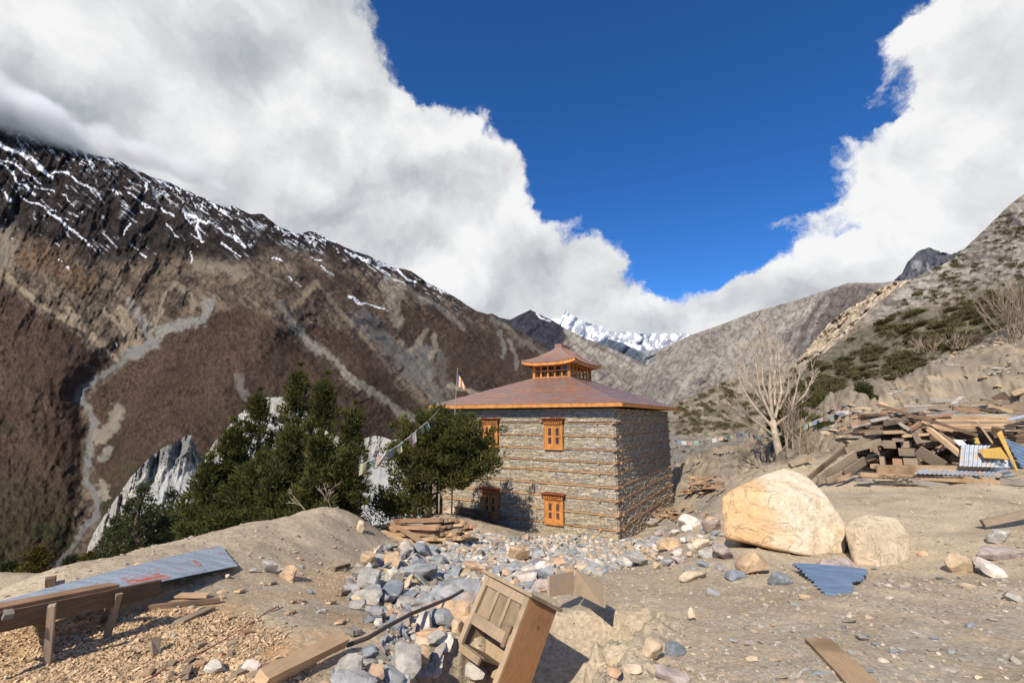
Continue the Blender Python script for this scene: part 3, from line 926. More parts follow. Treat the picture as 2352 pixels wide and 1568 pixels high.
def ground_col(x, y, z):
    px, py = project(x, y, z)
    r = np.hypot(x, y)
    c = np.zeros(x.shape + (3,)) + (0.50, 0.41, 0.295)
    n = fbm(x / 1.1, y / 1.1, oct=5, seed=211)
    n2 = fbm(x / 0.25, y / 0.25, oct=4, seed=212)
    c = lerp3(c, (0.38, 0.31, 0.22), sstep(-0.1, 0.45, n) * 0.85)
    c = lerp3(c, (0.56, 0.46, 0.335), sstep(0.1, 0.5, n2) * 0.5)
    front = y > 0.5
    # wood dust round the saw bench
    wx, wy = x + 0.35 * n, y + 0.35 * fbm(x / 0.9, y / 0.9, oct=4, seed=213)
    A = [tuple(gpt(*p))[:2] for p in ((-20, 1470), (200, 1400), (520, 1385), (560, 1440), (720, 1460), (640, 1560))] + [(-1.4, 2.3), (-4.5, 2.0)]
    saw = poly_mask(wx, wy, A, 0.3) * (0.55 + 0.6 * sstep(-0.3, 0.2, n2 + 0.5 * n))
    c = lerp3(c, (0.60, 0.37, 0.185), np.clip(saw, 0, 1) * 0.85)
    B = [tuple(gpt(*p))[:2] for p in ((560, 1330), (840, 1300), (1000, 1250), (1080, 1330), (1000, 1430), (880, 1480), (700, 1440), (560, 1400))]
    s2 = poly_mask(wx, wy, B, 0.4) * sstep(-0.15, 0.4, fbm(x / 0.5, y / 0.5, oct=4, seed=214))
    c = lerp3(c, (0.52, 0.33, 0.18), s2 * 0.55)
    # slate grit
    D = [tuple(gpt(*p))[:2] for p in ((1650, 1500), (1750, 1420), (2000, 1400), (2352, 1390), (2600, 1568), (2000, 1640), (1700, 1600))]
    g = poly_mask(wx, wy, D, 0.5) * sstep(-0.3, 0.3, n2)
    c = lerp3(c, (0.36, 0.34, 0.30), g * 0.5)
    rub = poly_mask(wx, wy, [(-1.5, 5), (-2.5, 9), (-2, 14), (0, 19), (4.2, 19.0), (5.5, 15), (3, 9.5), (1.2, 6)], 0.8)
    c = lerp3(c, (0.33, 0.28, 0.21), rub * 0.6)
    path = poly_mask(wx, wy, [(5, 18), (7.5, 13), (10, 17), (14, 28), (12, 36), (9, 33)], 1.2)
    c = lerp3(c, (0.32, 0.30, 0.27), path * 0.75 * sstep(-0.4, 0.2, n))
    bk = sstep(17, 22, y) * sstep(8, 14, x)
    c = lerp3(c, (0.35, 0.285, 0.20), bk * 0.9)
    c = c * (1 + 0.55 * bk * fbm(x / 0.8, y / 0.8, z / 0.3, oct=5, seed=217, gain=0.75))[..., None]
    c = lerp3(c, (0.17, 0.145, 0.11), bk * sstep(-0.02, 0.3, fbm(x / 2., y / 2., z / 0.6, oct=6, seed=215, gain=0.7)) * 0.8)  # crevice shade painted into the colour, since the relief lights flat
    q = fbm(x / 4.5, y / 4.5, oct=5, seed=218, gain=0.6) * 7
    c = lerp3(c, (0.10, 0.085, 0.065), bk * sstep(0.30, 0.05, q - np.floor(q)) * 0.8)  # ledge risers darkened as well, their shade put into the colour
    c = lerp3(c, (0.24, 0.205, 0.16), bk * sstep(0.15, 0.4, ridged(x / 3. + z / 2., z / 0.9 + y / 6., oct=4, seed=216)) * 0.7)
    lo = sstep(-6.5, -9, z) * sstep(4, -2, x)
    c = lerp3(c, (0.10, 0.09, 0.06), lo * 0.8)
    return c * 0.86


def ground_material():
    m, t, b = principled('dry_earth', 1.0, 0.05)
    g = t.new('ShaderNodeNewGeometry').outputs['Position']
    a = t.new('ShaderNodeVertexColor', layer_name='Col').outputs['Color']
    n1 = t.noise(g, 22.0, 12, 0.72)
    n0 = t.noise(g, 1.2, 6, 0.6)
    f = t.math('ADD', t.maprange(n1, 0.3, 0.7, 0.70, 1.3), t.maprange(n0, 0.3, 0.7, -0.08, 0.08))
    col = t.new('ShaderNodeVectorMath', operation='SCALE')
    t.put(col.inputs[0], a)
    t.put(col.inputs['Scale'], f)
    out = col.outputs[0]
    h = n1
    for sc, lo, hue in ((26.0, 0.16, (0.23, 0.24, 0.25)), (60.0, 0.22, (0.50, 0.42, 0.33)), (11.0, 0.10, (0.21, 0.22, 0.235))):
        v = t.new('ShaderNodeTexVoronoi')
        t.put(v.inputs['Vector'], t.vadd(g, t.mapping(g, (0.02, 0.03, 0.04))))
        v.inputs['Scale'].default_value = sc
        mk = t.maprange(v.outputs['Distance'], lo + 0.05, lo - 0.03)
        pick = t.math('GREATER_THAN', t.noise(v.outputs['Color'], 1.0, 1), 0.50)
        mk = t.math('MULTIPLY', mk, pick)
        out = t.mix(t.math('MULTIPLY', mk, 0.75), out, hue)
        h = t.math('ADD', h, t.math('MULTIPLY', mk, 0.35))
    t.put(b.inputs['Base Color'], out)
    bump(t, b, h, 0.8, 0.022)
    return m


m_ground = ground_material()
ang = np.concatenate([np.linspace(-180, -62, 40)[:-1], np.linspace(-62, 62, 640), np.linspace(62, 180, 40)[1:]])
rad = np.concatenate([[0.02, 0.4, 0.9], np.geomspace(1.3, 62, 560), np.geomspace(64, 400, 16)])
AA, RR = np.meshgrid(np.radians(ang), rad, indexing='ij')
GX, GY = RR * np.sin(AA), RR * np.cos(AA)
GZ = ground_z(GX, GY)
me = mesh_np('ground', np.stack([GX, GY, GZ], -1).reshape(-1, 3), grid_faces(*GX.shape)[:, ::-1], True, ground_col(GX, GY, GZ).reshape(-1, 3), m_ground)
link('ground', me, kind='structure')
# the land goes on to the horizon underneath everything
xx = np.linspace(-1, 1, 60)
xx = np.sign(xx) * np.abs(xx) ** 2.2 * 38000
VX, VY = np.meshgrid(xx, xx, indexing='ij')
VR = np.hypot(VX, VY)
VZ = -140 - 120 * sstep(100, 900, VR) + 30 * fbm(VX / 900., VY / 900., oct=3, seed=220) + 0.0 * VX
me = mesh_np('terrain', np.stack([VX, VY, VZ], -1).reshape(-1, 3), grid_faces(60, 60)[:, ::-1], True, np.zeros((3600, 3)) + (0.17, 0.14, 0.11), m_mount)
link('terrain', me, kind='structure')
# ------------------------------------------------------------------ materials for built things
def wood_material(name, c1, c2, rough=0.75, grain=(1, 1, 14), scale=2.0, bd=0.004, coat=0.0, spec=0.25, knots=True):
    m, t, b = principled(name, rough, spec)
    o = t.new('ShaderNodeTexCoord').outputs['Object']
    info = t.new('ShaderNodeObjectInfo').outputs['Random']
    sh = t.new('ShaderNodeCombineXYZ')
    t.put(sh.inputs[0], t.math('MULTIPLY', info, 37.0))
    t.put(sh.inputs[1], t.math('MULTIPLY', info, 11.0))
    v = t.vadd(o, sh.outputs[0])
    g = t.noise(t.mapping(v, grain), scale * 6, 6, 0.6, 0.6)
    w = t.noise(v, scale, 4, 0.6)
    col = t.mix(t.maprange(g, 0.3, 0.7), c1, c2)
    if knots:
        vo = t.new('ShaderNodeTexVoronoi')
        t.put(vo.inputs['Vector'], t.mapping(v, (1, 1, 1)))
        vo.inputs['Scale'].default_value = scale * 1.6
        col = t.mix(t.math('MULTIPLY', t.maprange(vo.outputs['Distance'], 0.10, 0.03), 0.75), col, tuple(c * 0.3 for c in c1))
    col = t.mix(t.maprange(w, 0.42, 0.75), col, tuple(c * 0.62 for c in c1))
    val = t.maprange(info, 0, 1, 0.72, 1.22, smooth=False)
    sc = t.new('ShaderNodeVectorMath', operation='SCALE')
    t.put(sc.inputs[0], col)
    t.put(sc.inputs['Scale'], val)
    t.put(b.inputs['Base Color'], sc.outputs[0])
    bump(t, b, g, 0.5, bd)
    return m


m_orange = wood_material('varnished_orange_wood', (0.52, 0.215, 0.058), (0.63, 0.285, 0.085), 0.5, (1, 1, 1), 3.0, 0.002, knots=False)
m_band = wood_material('aged_orange_timber', (0.41, 0.235, 0.125), (0.50, 0.305, 0.17), 0.8, (1, 1, 1), 2.0, 0.003, knots=False)
m_redwood = wood_material('red_brown_wood', (0.26, 0.075, 0.03), (0.34, 0.11, 0.05), 0.6, (1, 1, 1), 3.0, 0.002, knots=False)
m_plank = wood_material('weathered_plank', (0.24, 0.18, 0.125), (0.36, 0.28, 0.20), 0.9, (1, 14, 14), 1.2)
m_plank_tan = wood_material('tan_plank', (0.43, 0.285, 0.165), (0.54, 0.385, 0.235), 0.9, (1, 14, 14), 1.2)
m_plank_dark = wood_material('dark_plank', (0.13, 0.085, 0.055), (0.22, 0.15, 0.10), 0.9, (1, 14, 14), 1.2)
m_plank_red = wood_material('rusty_plank', (0.33, 0.19, 0.115), (0.43, 0.27, 0.17), 0.9, (1, 14, 14), 1.2)
m_plank_grey = wood_material('grey_plank', (0.30, 0.27, 0.23), (0.42, 0.38, 0.32), 0.9, (1, 14, 14), 1.2)


def simple_material(name, col, rough=0.8, spec=0.2, metal=0.0, var=0.0):
    m, t, b = principled(name, rough, spec, metal)
    if var:
        o = t.new('ShaderNodeNewGeometry').outputs['Position']
        n = t.noise(o, 4.0, 6, 0.6)
        t.put(b.inputs['Base Color'], t.mix(t.maprange(n, 0.3, 0.7), tuple(c * (1 - var) for c in col), tuple(min(1, c * (1 + var)) for c in col)))
    else:
        b.inputs['Base Color'].default_value = (*col, 1)
    return m


m_darkin = simple_material('dark_interior', (0.02, 0.015, 0.012), 1.0, 0.1)
m_glass = simple_material('window_glass', (0.035, 0.04, 0.05), 0.08, 0.6)
m_core = simple_material('wall_mortar', (0.27, 0.23, 0.18), 1.0, 0.05, 0, 0.25)


def stone_material(name, ramp, nsc=6.0, bd=0.02, rough=0.95, vary=0.3):
    """ramp: colours picked per object by its random value"""
    m, t, b = principled(name, rough, 0.15)
    info = t.new('ShaderNodeObjectInfo').outputs['Random']
    o = t.new('ShaderNodeNewGeometry').outputs['Position']
    cr = t.new('ShaderNodeValToRGB')
    cr.color_ramp.interpolation = 'CONSTANT'
    t.put(cr.inputs[0], info)
    for i, c in enumerate(ramp):
        if i < 2:
            e = cr.color_ramp.elements[i]
            e.position = i / len(ramp)
        else:
            e = cr.color_ramp.elements.new(i / len(ramp))
        e.color = (*c, 1)
    n = t.noise(o, nsc, 9, 0.68)
    n2 = t.noise(t.mapping(o, (1, 1, 3)), nsc * 0.3, 5, 0.6)
    f = t.math('ADD', t.maprange(n, 0.3, 0.7, 1 - vary, 1 + vary), t.maprange(n2, 0.35, 0.65, -0.12, 0.14))
    sc = t.new('ShaderNodeVectorMath', operation='SCALE')
    t.put(sc.inputs[0], cr.outputs[0])
    t.put(sc.inputs['Scale'], f)
    # pale dust and veins
    vein = t.noise(t.mapping(o, (1, 1, 1), (4, 2, 9)), nsc * 0.8, 6, 0.55, 1.5)
    vk = t.maprange(t.math('ABSOLUTE', t.math('SUBTRACT', vein, 0.5)), 0.012, 0.0)
    t.put(b.inputs['Base Color'], t.mix(t.math('MULTIPLY', vk, 0.35), sc.outputs[0], (0.5, 0.48, 0.45)))
    bump(t, b, n, 0.8, bd)
    return m


m_wallstone = stone_material('wall_stone', [(0.37, 0.325, 0.25), (0.32, 0.285, 0.23), (0.43, 0.38, 0.30), (0.28, 0.27, 0.24), (0.39, 0.33, 0.24), (0.26, 0.26, 0.25), (0.29, 0.245, 0.18), (0.45, 0.41, 0.35)], 8.0, 0.01, vary=0.28)


def attr_stone_material(name):
    m, t, b = principled(name, 0.95, 0.1)
    a = t.new('ShaderNodeVertexColor', layer_name='Col').outputs['Color']
    o = t.new('ShaderNodeNewGeometry').outputs['Position']
    n = t.noise(o, 9.0, 8, 0.65)
    sc = t.new('ShaderNodeVectorMath', operation='SCALE')
    t.put(sc.inputs[0], a)
    t.put(sc.inputs['Scale'], t.maprange(n, 0.3, 0.7, 0.72, 1.28))
    t.put(b.inputs['Base Color'], sc.outputs[0])
    bump(t, b, n, 0.7, 0.012)
    return m


m_attrstone = attr_stone_material('stones_mixed')


# ------------------------------------------------------------------ small mesh builders
class MB:
    """collects boxes and other solids into one mesh"""
    def __init__(self):
        self.v, self.f = [], []

    def box(self, lo, hi, M=None, taper=None):
        x0, y0, z0 = lo
        x1, y1, z1 = hi
        p = [Vector(q) for q in ((x0, y0, z0), (x1, y0, z0), (x1, y1, z0), (x0, y1, z0), (x0, y0, z1), (x1, y0, z1), (x1, y1, z1), (x0, y1, z1))]
        self.hexa(p, M)

    def hexa(self, p, M=None):
        n = len(self.v)
        self.v += [tuple(M @ Vector(q)) if M else tuple(q) for q in p]
        for f in ((0, 3, 2, 1), (4, 5, 6, 7), (0, 1, 5, 4), (1, 2, 6, 5), (2, 3, 7, 6), (3, 0, 4, 7)):
            self.f.append(tuple(n + i for i in f))

    def tube(self, pts, radii, n=8, cap=True):
        base = len(self.v)
        pts = [Vector(p) for p in pts]
        up = Vector((0, 0, 1))
        for i, p in enumerate(pts):
            d = (pts[min(i + 1, len(pts) - 1)] - pts[max(i - 1, 0)]).normalized()
            a = d.cross(up)
            if a.length < 1e-3:
                a = Vector((1, 0, 0))
            a.normalize()
            b2 = a.cross(d).normalized()
            r = radii[i] if hasattr(radii, '__len__') else radii
            for k in range(n):
                th = 2 * math.pi * k / n
                self.v.append(tuple(p + (a * math.cos(th) + b2 * math.sin(th)) * r))
        for i in range(len(pts) - 1):
            for k in range(n):
                k2 = (k + 1) % n
                self.f.append((base + i * n + k, base + i * n + k2, base + (i + 1) * n + k2, base + (i + 1) * n + k))
        if cap:
            self.f.append(tuple(base + k for k in range(n))[::-1])
            self.f.append(tuple(base + (len(pts) - 1) * n + k for k in range(n)))

    def mesh(self, name, mat, smooth=False):
        me = bpy.data.meshes.new(name)
        me.from_pydata(self.v, [], self.f)
        if smooth:
            for p in me.polygons:
                p.use_smooth = True
        me.materials.append(mat)
        me.update()
        return me

    def build(self, name, mat, parent=None, smooth=False, loc=None):
        o = bpy.data.objects.new(name, self.mesh(name, mat, smooth))
        C.objects.link(o)
        if parent is not None:
            o.parent = parent
        if loc is not None:
            o.location = loc
        return o


def boxm(name, lo, hi, mat, parent=None):
    """a box part with its own origin at its centre"""
    c = [(a + b) / 2 for a, b in zip(lo, hi)]
    m = MB()
    m.box([a - k for a, k in zip(lo, c)], [b - k for b, k in zip(hi, c)])
    return m.build(name, mat, parent, loc=c)


# ------------------------------------------------------------------ the stone house
# house frame: X runs along the front wall to the right, Y into the depth, origin at the front right corner
HW, HD, HH = 9.3, 10.9, 5.46
house = empty('stone_house', BC, 'two-storey grey stone house with orange timber bands, carved windows and a red-brown hipped roof', 'house', rz=-BA)
core = boxm('wall', (-HW + 0.03, 0.03, -0.8), (-0.03, HD - 0.03, HH - 0.02), m_core, house)

WIN = [(-2.83, 3.66, 1.36), (-6.27, 3.66, 1.36), (-2.86, 0.42, 1.30), (-6.24, 0.42, 1.30)]
BANDS = [0.42, 0.99, 1.58, 2.11, 2.68, 3.12, 3.64, 4.22, 4.80]


def wall_stones(length, along):
    """courses of flat stones; returns (u0,u1,z0,z1,proud) tuples, leaving the bands and windows free"""
    out = []
    z = -0.45
    rr = random.Random(11 + int(length * 10))
    edges = sorted(BANDS)
    while z < HH - 0.03:
        h = rr.choice([0.03, 0.035, 0.045, 0.05, 0.06])
        nb = [b for b in edges if b > z - 1e-6 and b < z + h + 0.025]
        hit = None
        for b in edges:
            if z < b + 0.07 and z + h > b:
                hit = b
        if hit is not None:
            if hit - z > 0.03:
                h = hit - z
            else:
                z = hit + 0.07
                continue
        if z + h > HH - 0.02:
            h = HH - 0.02 - z
            if h < 0.02:
                break
        u = 0.0
        while u < length - 0.02:
            w = rr.uniform(0.12, 0.42) * (1.2 if h > 0.08 else 1)
            if u + w > length - 0.1:
                w = length - u
            out.append((u, u + w, z, z + h, rr.uniform(0.0, 0.028)))
            u += w
        z += h
    return out


PAL = 1.12 * np.array([(0.36, 0.315, 0.24), (0.30, 0.265, 0.21), (0.42, 0.365, 0.28), (0.25, 0.24, 0.215), (0.37, 0.30, 0.21), (0.25, 0.255, 0.25), (0.32, 0.27, 0.195), (0.48, 0.43, 0.36)])
stone_list = []
for u0, u1, z0, z1, pr in wall_stones(HW, 0):
    cx0, cx1 = -HW + u0, -HW + u1
    skip = False
    for wx, wz, wh in WIN:
        if cx1 > wx - 0.5 and cx0 < wx + 0.5 and z1 > wz and z0 < wz + wh:
            if cx0 < wx - 0.5 and wx - 0.5 - cx0 > 0.05:
                cx1 = wx - 0.5
            elif cx1 > wx + 0.5 and cx1 - wx - 0.5 > 0.05:
                cx0 = wx + 0.5
            else:
                skip = True
    if not skip:
        stone_list.append(('F', cx0, cx1, z0, z1, pr))
for u0, u1, z0, z1, pr in wall_stones(HD - 0.06, 1):
    stone_list.append(('S', u0 + 0.06, u1 + 0.06, z0, z1, pr * 2.2))


def stone_pts(kind, a, b, z0, z1, pr, rr):
    g = 0.004
    j = lambda s: rr.uniform(-s, s)
    h = z1 - z0
    a, b, z0, z1 = a + g, b - g, z0 + 0.0025, z1 - 0.0025
    if kind == 'F':
        y0 = -0.005 - pr
        P = [(a + j(.01), y0 + j(.012), z0 + j(h * .08)), (b + j(.01), y0 + j(.012), z0 + j(h * .08)), (b, 0.075, z0), (a, 0.075, z0),
             (a + abs(j(.02)), y0 + j(.012), z1 + j(h * .08)), (b - abs(j(.02)), y0 + j(.012), z1 + j(h * .08)), (b, 0.075, z1), (a, 0.075, z1)]
    else:
        x0 = 0.005 + pr
        P = [(x0 + j(.012), a + j(.01), z0 + j(h * .08)), (x0 + j(.012), b + j(.01), z0 + j(h * .08)), (-0.075, b, z0), (-0.075, a, z0),
             (x0 + j(.012), a + abs(j(.02)), z1 + j(h * .08)), (x0 + j(.012), b - abs(j(.02)), z1 + j(h * .08)), (-0.075, b, z1), (-0.075, a, z1)]
    return P


# the 300 that show largest become single stones, the rest one mass
rr = random.Random(5)
score = []
for i, s in enumerate(stone_list):
    kind, a, b, z0, z1, pr = s
    if z0 < 0.1:
        score.append(-1)
        continue
    loc = Vector(((a + b) / 2, 0, 0)) if kind == 'F' else Vector((0, (a + b) / 2, 0))
    wpos = BC + E1 * (-loc.x) + E2 * loc.y
    cosv = 0.87 if kind == 'F' else 0.35
    occ = 0.2 if (kind == 'F' and (a + b) / 2 < -6.6 and z0 < 4.3) else 1
    score.append((b - a) * (z1 - z0) * cosv * occ / wpos.length ** 2)
order = np.argsort(score)[::-1]
single = set(order[:296].tolist())
V, F, K = [], [], []
for i, s in enumerate(stone_list):
    P = stone_pts(*s, rr)
    if i in single:
        c = sum((Vector(p) for p in P), Vector()) / 8
        m = MB()
        q = [Vector(p) - c for p in P]
        m.hexa(q)
        o = m.build('stone', m_wallstone, house, loc=c)
    else:
        n = len(V)
        V += P
        F += [[n + k for k in f] for f in ((0, 3, 2, 1), (4, 5, 6, 7), (0, 1, 5, 4), (1, 2, 6, 5), (2, 3, 7, 6), (3, 0, 4, 7))]
        K += [PAL[rr.randrange(len(PAL))] * rr.uniform(0.8, 1.15) * np.array([1.06, 1.0, 0.90])] * 8
K = [k_ * 0.62 + np.array([0.33, 0.29, 0.225]) * 0.38 for k_ in K]
o = link('stonework', mesh_np('stonework', V, F, False, np.array(K), m_attrstone), house, 'stuff')

# horizontal bands and their through-ends
for h in BANDS:
    cut = [(wx - 0.47, wx + 0.47) for wx, wz, wh in WIN if wz - 0.05 < h < wz + wh]
    segs, x = [], -HW - 0.03
    for a, b in sorted(cut):
        segs.append((x, a))
        x = b
    segs.append((x, 0.09))
    for a, b in segs:
        boxm('timber_band', (a, -0.062 - 0.004 * random.random(), h + random.uniform(-.004, .004)), (b, 0.05, h + 0.054), m_band, house)
    boxm('timber_band', (-0.05, -0.085, h + 0.002), (0.066, HD + 0.03, h + 0.062), m_band, house)
    for x in (-0.045, -0.72):
        boxm('beam_end', (x - 0.04, -0.11, h - 0.045), (x + 0.04, 0.0, h + 0.03), m_band, house)
    for y in (0.55, HD - 0.6, HD - 0.06):
        boxm('beam_end', (0.0, y - 0.045, h - 0.05), (0.13, y + 0.045, h + 0.03), m_band, house)
# the drip course of thin slates under the eaves
rr2 = random.Random(3)
x = -HW
while x < -0.1:
    w = rr2.uniform(0.25, 0.6)
    if not any(x + w > wx - 0.6 and x < wx + 0.6 for wx, wz, wh in WIN[:2]):
        m = MB()
        z = 4.885
        t1, t2 = rr2.uniform(-.015, .015), rr2.uniform(-.015, .015)
        m.hexa([(0, -0.13, t1), (w - .02, -0.13, t2), (w - .02, 0.02, t2), (0, 0.02, t1), (0, -0.12, t1 + .028), (w - .02, -0.12, t2 + .028), (w - .02, 0.02, t2 + .03), (0, 0.02, t1 + .03)])
        m.build('drip_slate', m_wallstone, house, loc=(x, 0, z))
    x += w


def window(wx, wz, wh, up):
    """carved double casement with a stepped, dentilled head"""
    W2 = 0.44
    lbl = None
    w = bpy.data.objects.new('window', None)
    C.objects.link(w)
    w.parent = house
    w.location = (wx, 0, wz)
    hb = wh - 0.30                       # height of the opening under the head
    m = MB()
    m.box((-W2, -0.10, 0), (-W2 + 0.10, 0.06, hb))
    m.box((W2 - 0.10, -0.10, 0), (W2, 0.06, hb))
    m.box((-W2 + 0.10, -0.10, 0), (W2 - 0.10, 0.06, 0.075))
    m.box((-W2 + 0.10, -0.10, hb - 0.05), (W2 - 0.10, 0.06, hb))
    m.box((-0.035, -0.095, 0.075), (0.035, 0.055, hb - 0.05))
    m.build('window_frame', m_orange, w)
    boxm('sill', (-W2 - 0.03, -0.13, -0.05), (W2 + 0.03, 0.03, -0.002), m_orange, w)
    # leaf on either side of the post, each with an arched light above a square one
    for s in (-1, 1):
        a, b = (-W2 + 0.10, -0.035) if s < 0 else (0.035, W2 - 0.10)
        g0, g1 = a + 0.075, b - 0.075
        y0, y1 = -0.075, -0.035
        z1, z2, z3, z4 = 0.20, 0.20 + (hb - 0.42) * 0.46, 0.20 + (hb - 0.42) * 0.58, hb - 0.14
        m = MB()
        m.box((a, y0, 0.075), (g0, y1, hb - 0.05))
        m.box((g1, y0, 0.075), (b, y1, hb - 0.05))
        m.box((g0, y0, 0.075), (g1, y1, z1))
        m.box((g0, y0, z2), (g1, y1, z3))
        m.box((g0, y0, z4), (g1, y1, hb - 0.05))
        q = (g1 - g0) * 0.28                # the shoulders that round the upper light
        for gx, sg in ((g0, 1), (g1, -1)):
            m.hexa([(gx, y0, z4 - q), (gx + sg * q * 0.3, y0, z4 - q * .35), (gx + sg * q * 0.3, y1, z4 - q * .35), (gx, y1, z4 - q),
                    (gx, y0, z4), (gx + sg * q, y0, z4), (gx + sg * q, y1, z4), (gx, y1, z4)])
        m.build('shutter_leaf', m_orange, w)
        boxm('pane', (g0 - 0.003, -0.052, z1 - 0.003), (g1 + 0.003, -0.046, z2 + 0.003), m_glass, w)
        boxm('pane', (g0 - 0.003, -0.052, z3 - 0.003), (g1 + 0.003, -0.046, z4 + 0.003), m_glass, w)
        # iron lattice in front of the glass
        m = MB()
        for a0, a1 in ((z1, z2), (z3, z4 - 0.02)):
            gc = (g0 + g1) / 2
            n = 3
            for i in range(n):
                u0, u1 = a0 + (a1 - a0) * i / n, a0 + (a1 - a0) * (i + 1) / n
                m.tube([(g0, -0.058, u0), (g1, -0.058, u1)], 0.006, 4)
                m.tube([(g1, -0.060, u0), (g0, -0.060, u1)], 0.006, 4)
        m.build('lattice', m_redwood, w)
    # carved side strips: a row of little blocks
    m = MB()
    for s in (-1, 1):
        z = 0.03
        while z < hb - 0.03:
            m.box((s * (W2 + 0.018) - 0.018, -0.125, z), (s * (W2 + 0.018) + 0.018, 0.0, z + 0.032))
            z += 0.055
    m.build('carved_edge', m_orange, w)
    # head: three stepped courses of dentils under a slab
    m = MB()
    m.box((-W2 - 0.02, -0.13, hb), (W2 + 0.02, 0.0, hb + 0.05))
    m.box((-W2 - 0.05, -0.16, hb + 0.10), (W2 + 0.05, 0.0, hb + 0.135))
    m.box((-W2 - 0.09, -0.20, hb + 0.185), (W2 + 0.09, 0.0, hb + 0.215))
    m.build('window_head', m_redwood, w)
    for zz, ex, dp, nn in ((hb + 0.05, 0.03, 0.165, 9), (hb + 0.135, 0.06, 0.20, 8)):
        mm = MB()
        wd = 2 * (W2 + ex)
        for i in range(nn):
            xa = -W2 - ex + wd * (i + 0.18) / nn
            mm.box((xa, -dp, zz + 0.001), (xa + wd / nn * 0.62, 0.0, zz + 0.049))
        mm.build('dentil_row', m_orange, w)
    m = MB()
    zt = hb + 0.215
    m.hexa([(-W2 - 0.08, -0.23, zt), (W2 + 0.08, -0.23, zt), (W2 + 0.08, 0, zt), (-W2 - 0.08, 0, zt),
            (-W2 - 0.14, -0.32, zt + 0.055), (W2 + 0.14, -0.32, zt + 0.055), (W2 + 0.14, 0, zt + 0.085), (-W2 - 0.14, 0, zt + 0.085)])
    m.build('hood', m_redwood, w)


for q in WIN:
    window(*q, True)


# ------------------------------------------------------------------ roof
def sheet_material():
    m, t, b = principled('copper_roof_sheet', 0.42, 0.5, 0.3)
    info = t.new('ShaderNodeObjectInfo').outputs['Random']
    o = t.new('ShaderNodeNewGeometry').outputs['Position']
    cr = t.new('ShaderNodeValToRGB')
    t.put(cr.inputs[0], info)
    cols = [(0.37, 0.18, 0.115), (0.33, 0.175, 0.125), (0.29, 0.185, 0.145), (0.39, 0.185, 0.115), (0.35, 0.17, 0.11), (0.28, 0.19, 0.16)]
    for i, c in enumerate(cols):
        if i < 2:
            e = cr.color_ramp.elements[i]
            e.position = i / 5
        else:
            e = cr.color_ramp.elements.new(i / 5)
        e.color = (*c, 1)
    n = t.noise(t.mapping(o, (1, 1, 2)), 1.8, 7, 0.65, 0.5)
    col = t.mix(t.maprange(n, 0.40, 0.68), cr.outputs[0], (0.25, 0.20, 0.185))
    n3 = t.noise(t.mapping(o, (1, 1, 1), (5, 5, 5)), 3.2, 6, 0.6)
    col = t.mix(t.maprange(n3, 0.55, 0.72), col, (0.46, 0.23, 0.145))
    t.put(b.inputs['Base Color'], col)
    t.put(b.inputs['Roughness'], t.maprange(n, 0.3, 0.7, 0.30, 0.52))
    bump(t, b, n, 0.25, 0.02)
    return m


m_sheet = sheet_material()
OV = 0.50
roof = empty('roof', (0, 0, 0))
roof.parent = house
RZ0, RZ1 = HH + 0.20, 7.25                     # eave and foot of the lantern
LX0, LX1, LY0, LY1 = -5.66, -3.53, 3.57, 6.69   # lantern footprint
EX0, EX1, EY0, EY1 = -HW - OV, OV, -OV, HD + OV
ev = [Vector((EX0, EY0, RZ0)), Vector((EX1, EY0, RZ0)), Vector((EX1, EY1, RZ0)), Vector((EX0, EY1, RZ0))]
tp = [Vector((LX0, LY0, RZ1)), Vector((LX1, LY0, RZ1)), Vector((LX1, LY1, RZ1)), Vector((LX0, LY1, RZ1))]
# sheets laid course by course; the lower end of each lies on the course below
for k in range(4):
    A, B2, T2, S2 = ev[k], ev[(k + 1) % 4], tp[(k + 1) % 4], tp[k]
    nrm = (B2 - A).cross(S2 - A).normalized()
    rows, rr = 13, random.Random(40 + k)
    if k in (2, 3):
        rows = 4
    for i in range(rows):
        f0, f1 = i / rows, (i + 1) / rows + (0.012 if i < rows - 1 else 0)
        L0, R0, L1, R1 = A.lerp(S2, f0), B2.lerp(T2, f0), A.lerp(S2, f1), B2.lerp(T2, f1)
        ln = (R0 - L0).length
        n = max(1, int(ln / (1.15 if k < 2 else 2.4)))
        cuts = [0] + sorted([(j + rr.uniform(-.25, .25) + (0.25 if i % 2 else -0.1)) / n for j in range(1, n)]) + [1]
        for j in range(len(cuts) - 1):
            c0, c1 = cuts[j], cuts[j + 1]
            e = 0.003 + 0.004 * rr.random()
            p = [L0.lerp(R0, c0), L0.lerp(R0, c1), L1.lerp(R1, c1), L1.lerp(R1, c0)]
            lift = [nrm * (0.022 + e), nrm * (0.022 + e), nrm * e, nrm * e]
            top = [q + l for q, l in zip(p, lift)]
            bot = [q + l - nrm * 0.012 for q, l in zip(p, lift)]
            c = sum(top, Vector()) / 4
            m = MB()
            m.hexa([q - c for q in bot] + [q - c for q in top])
            m.build('roof_sheet', m_sheet, roof, loc=c)
m = MB()                                     # boarding under the sheets
for k in range(4):
    n = len(m.v)
    dn = Vector((0, 0, 0.03))
    m.v += [tuple(q - dn) for q in (ev[k], ev[(k + 1) % 4], tp[(k + 1) % 4], tp[k])]
    m.f.append((n, n + 1, n + 2, n + 3))
n = len(m.v)
m.v += [tuple(q - Vector((0, 0, 0.06))) for q in ev]
m.f.append((n + 3, n + 2, n + 1, n))
m.build('boarding', m_plank_dark, roof)
fz0, fz1 = HH + 0.035, RZ0 + 0.0
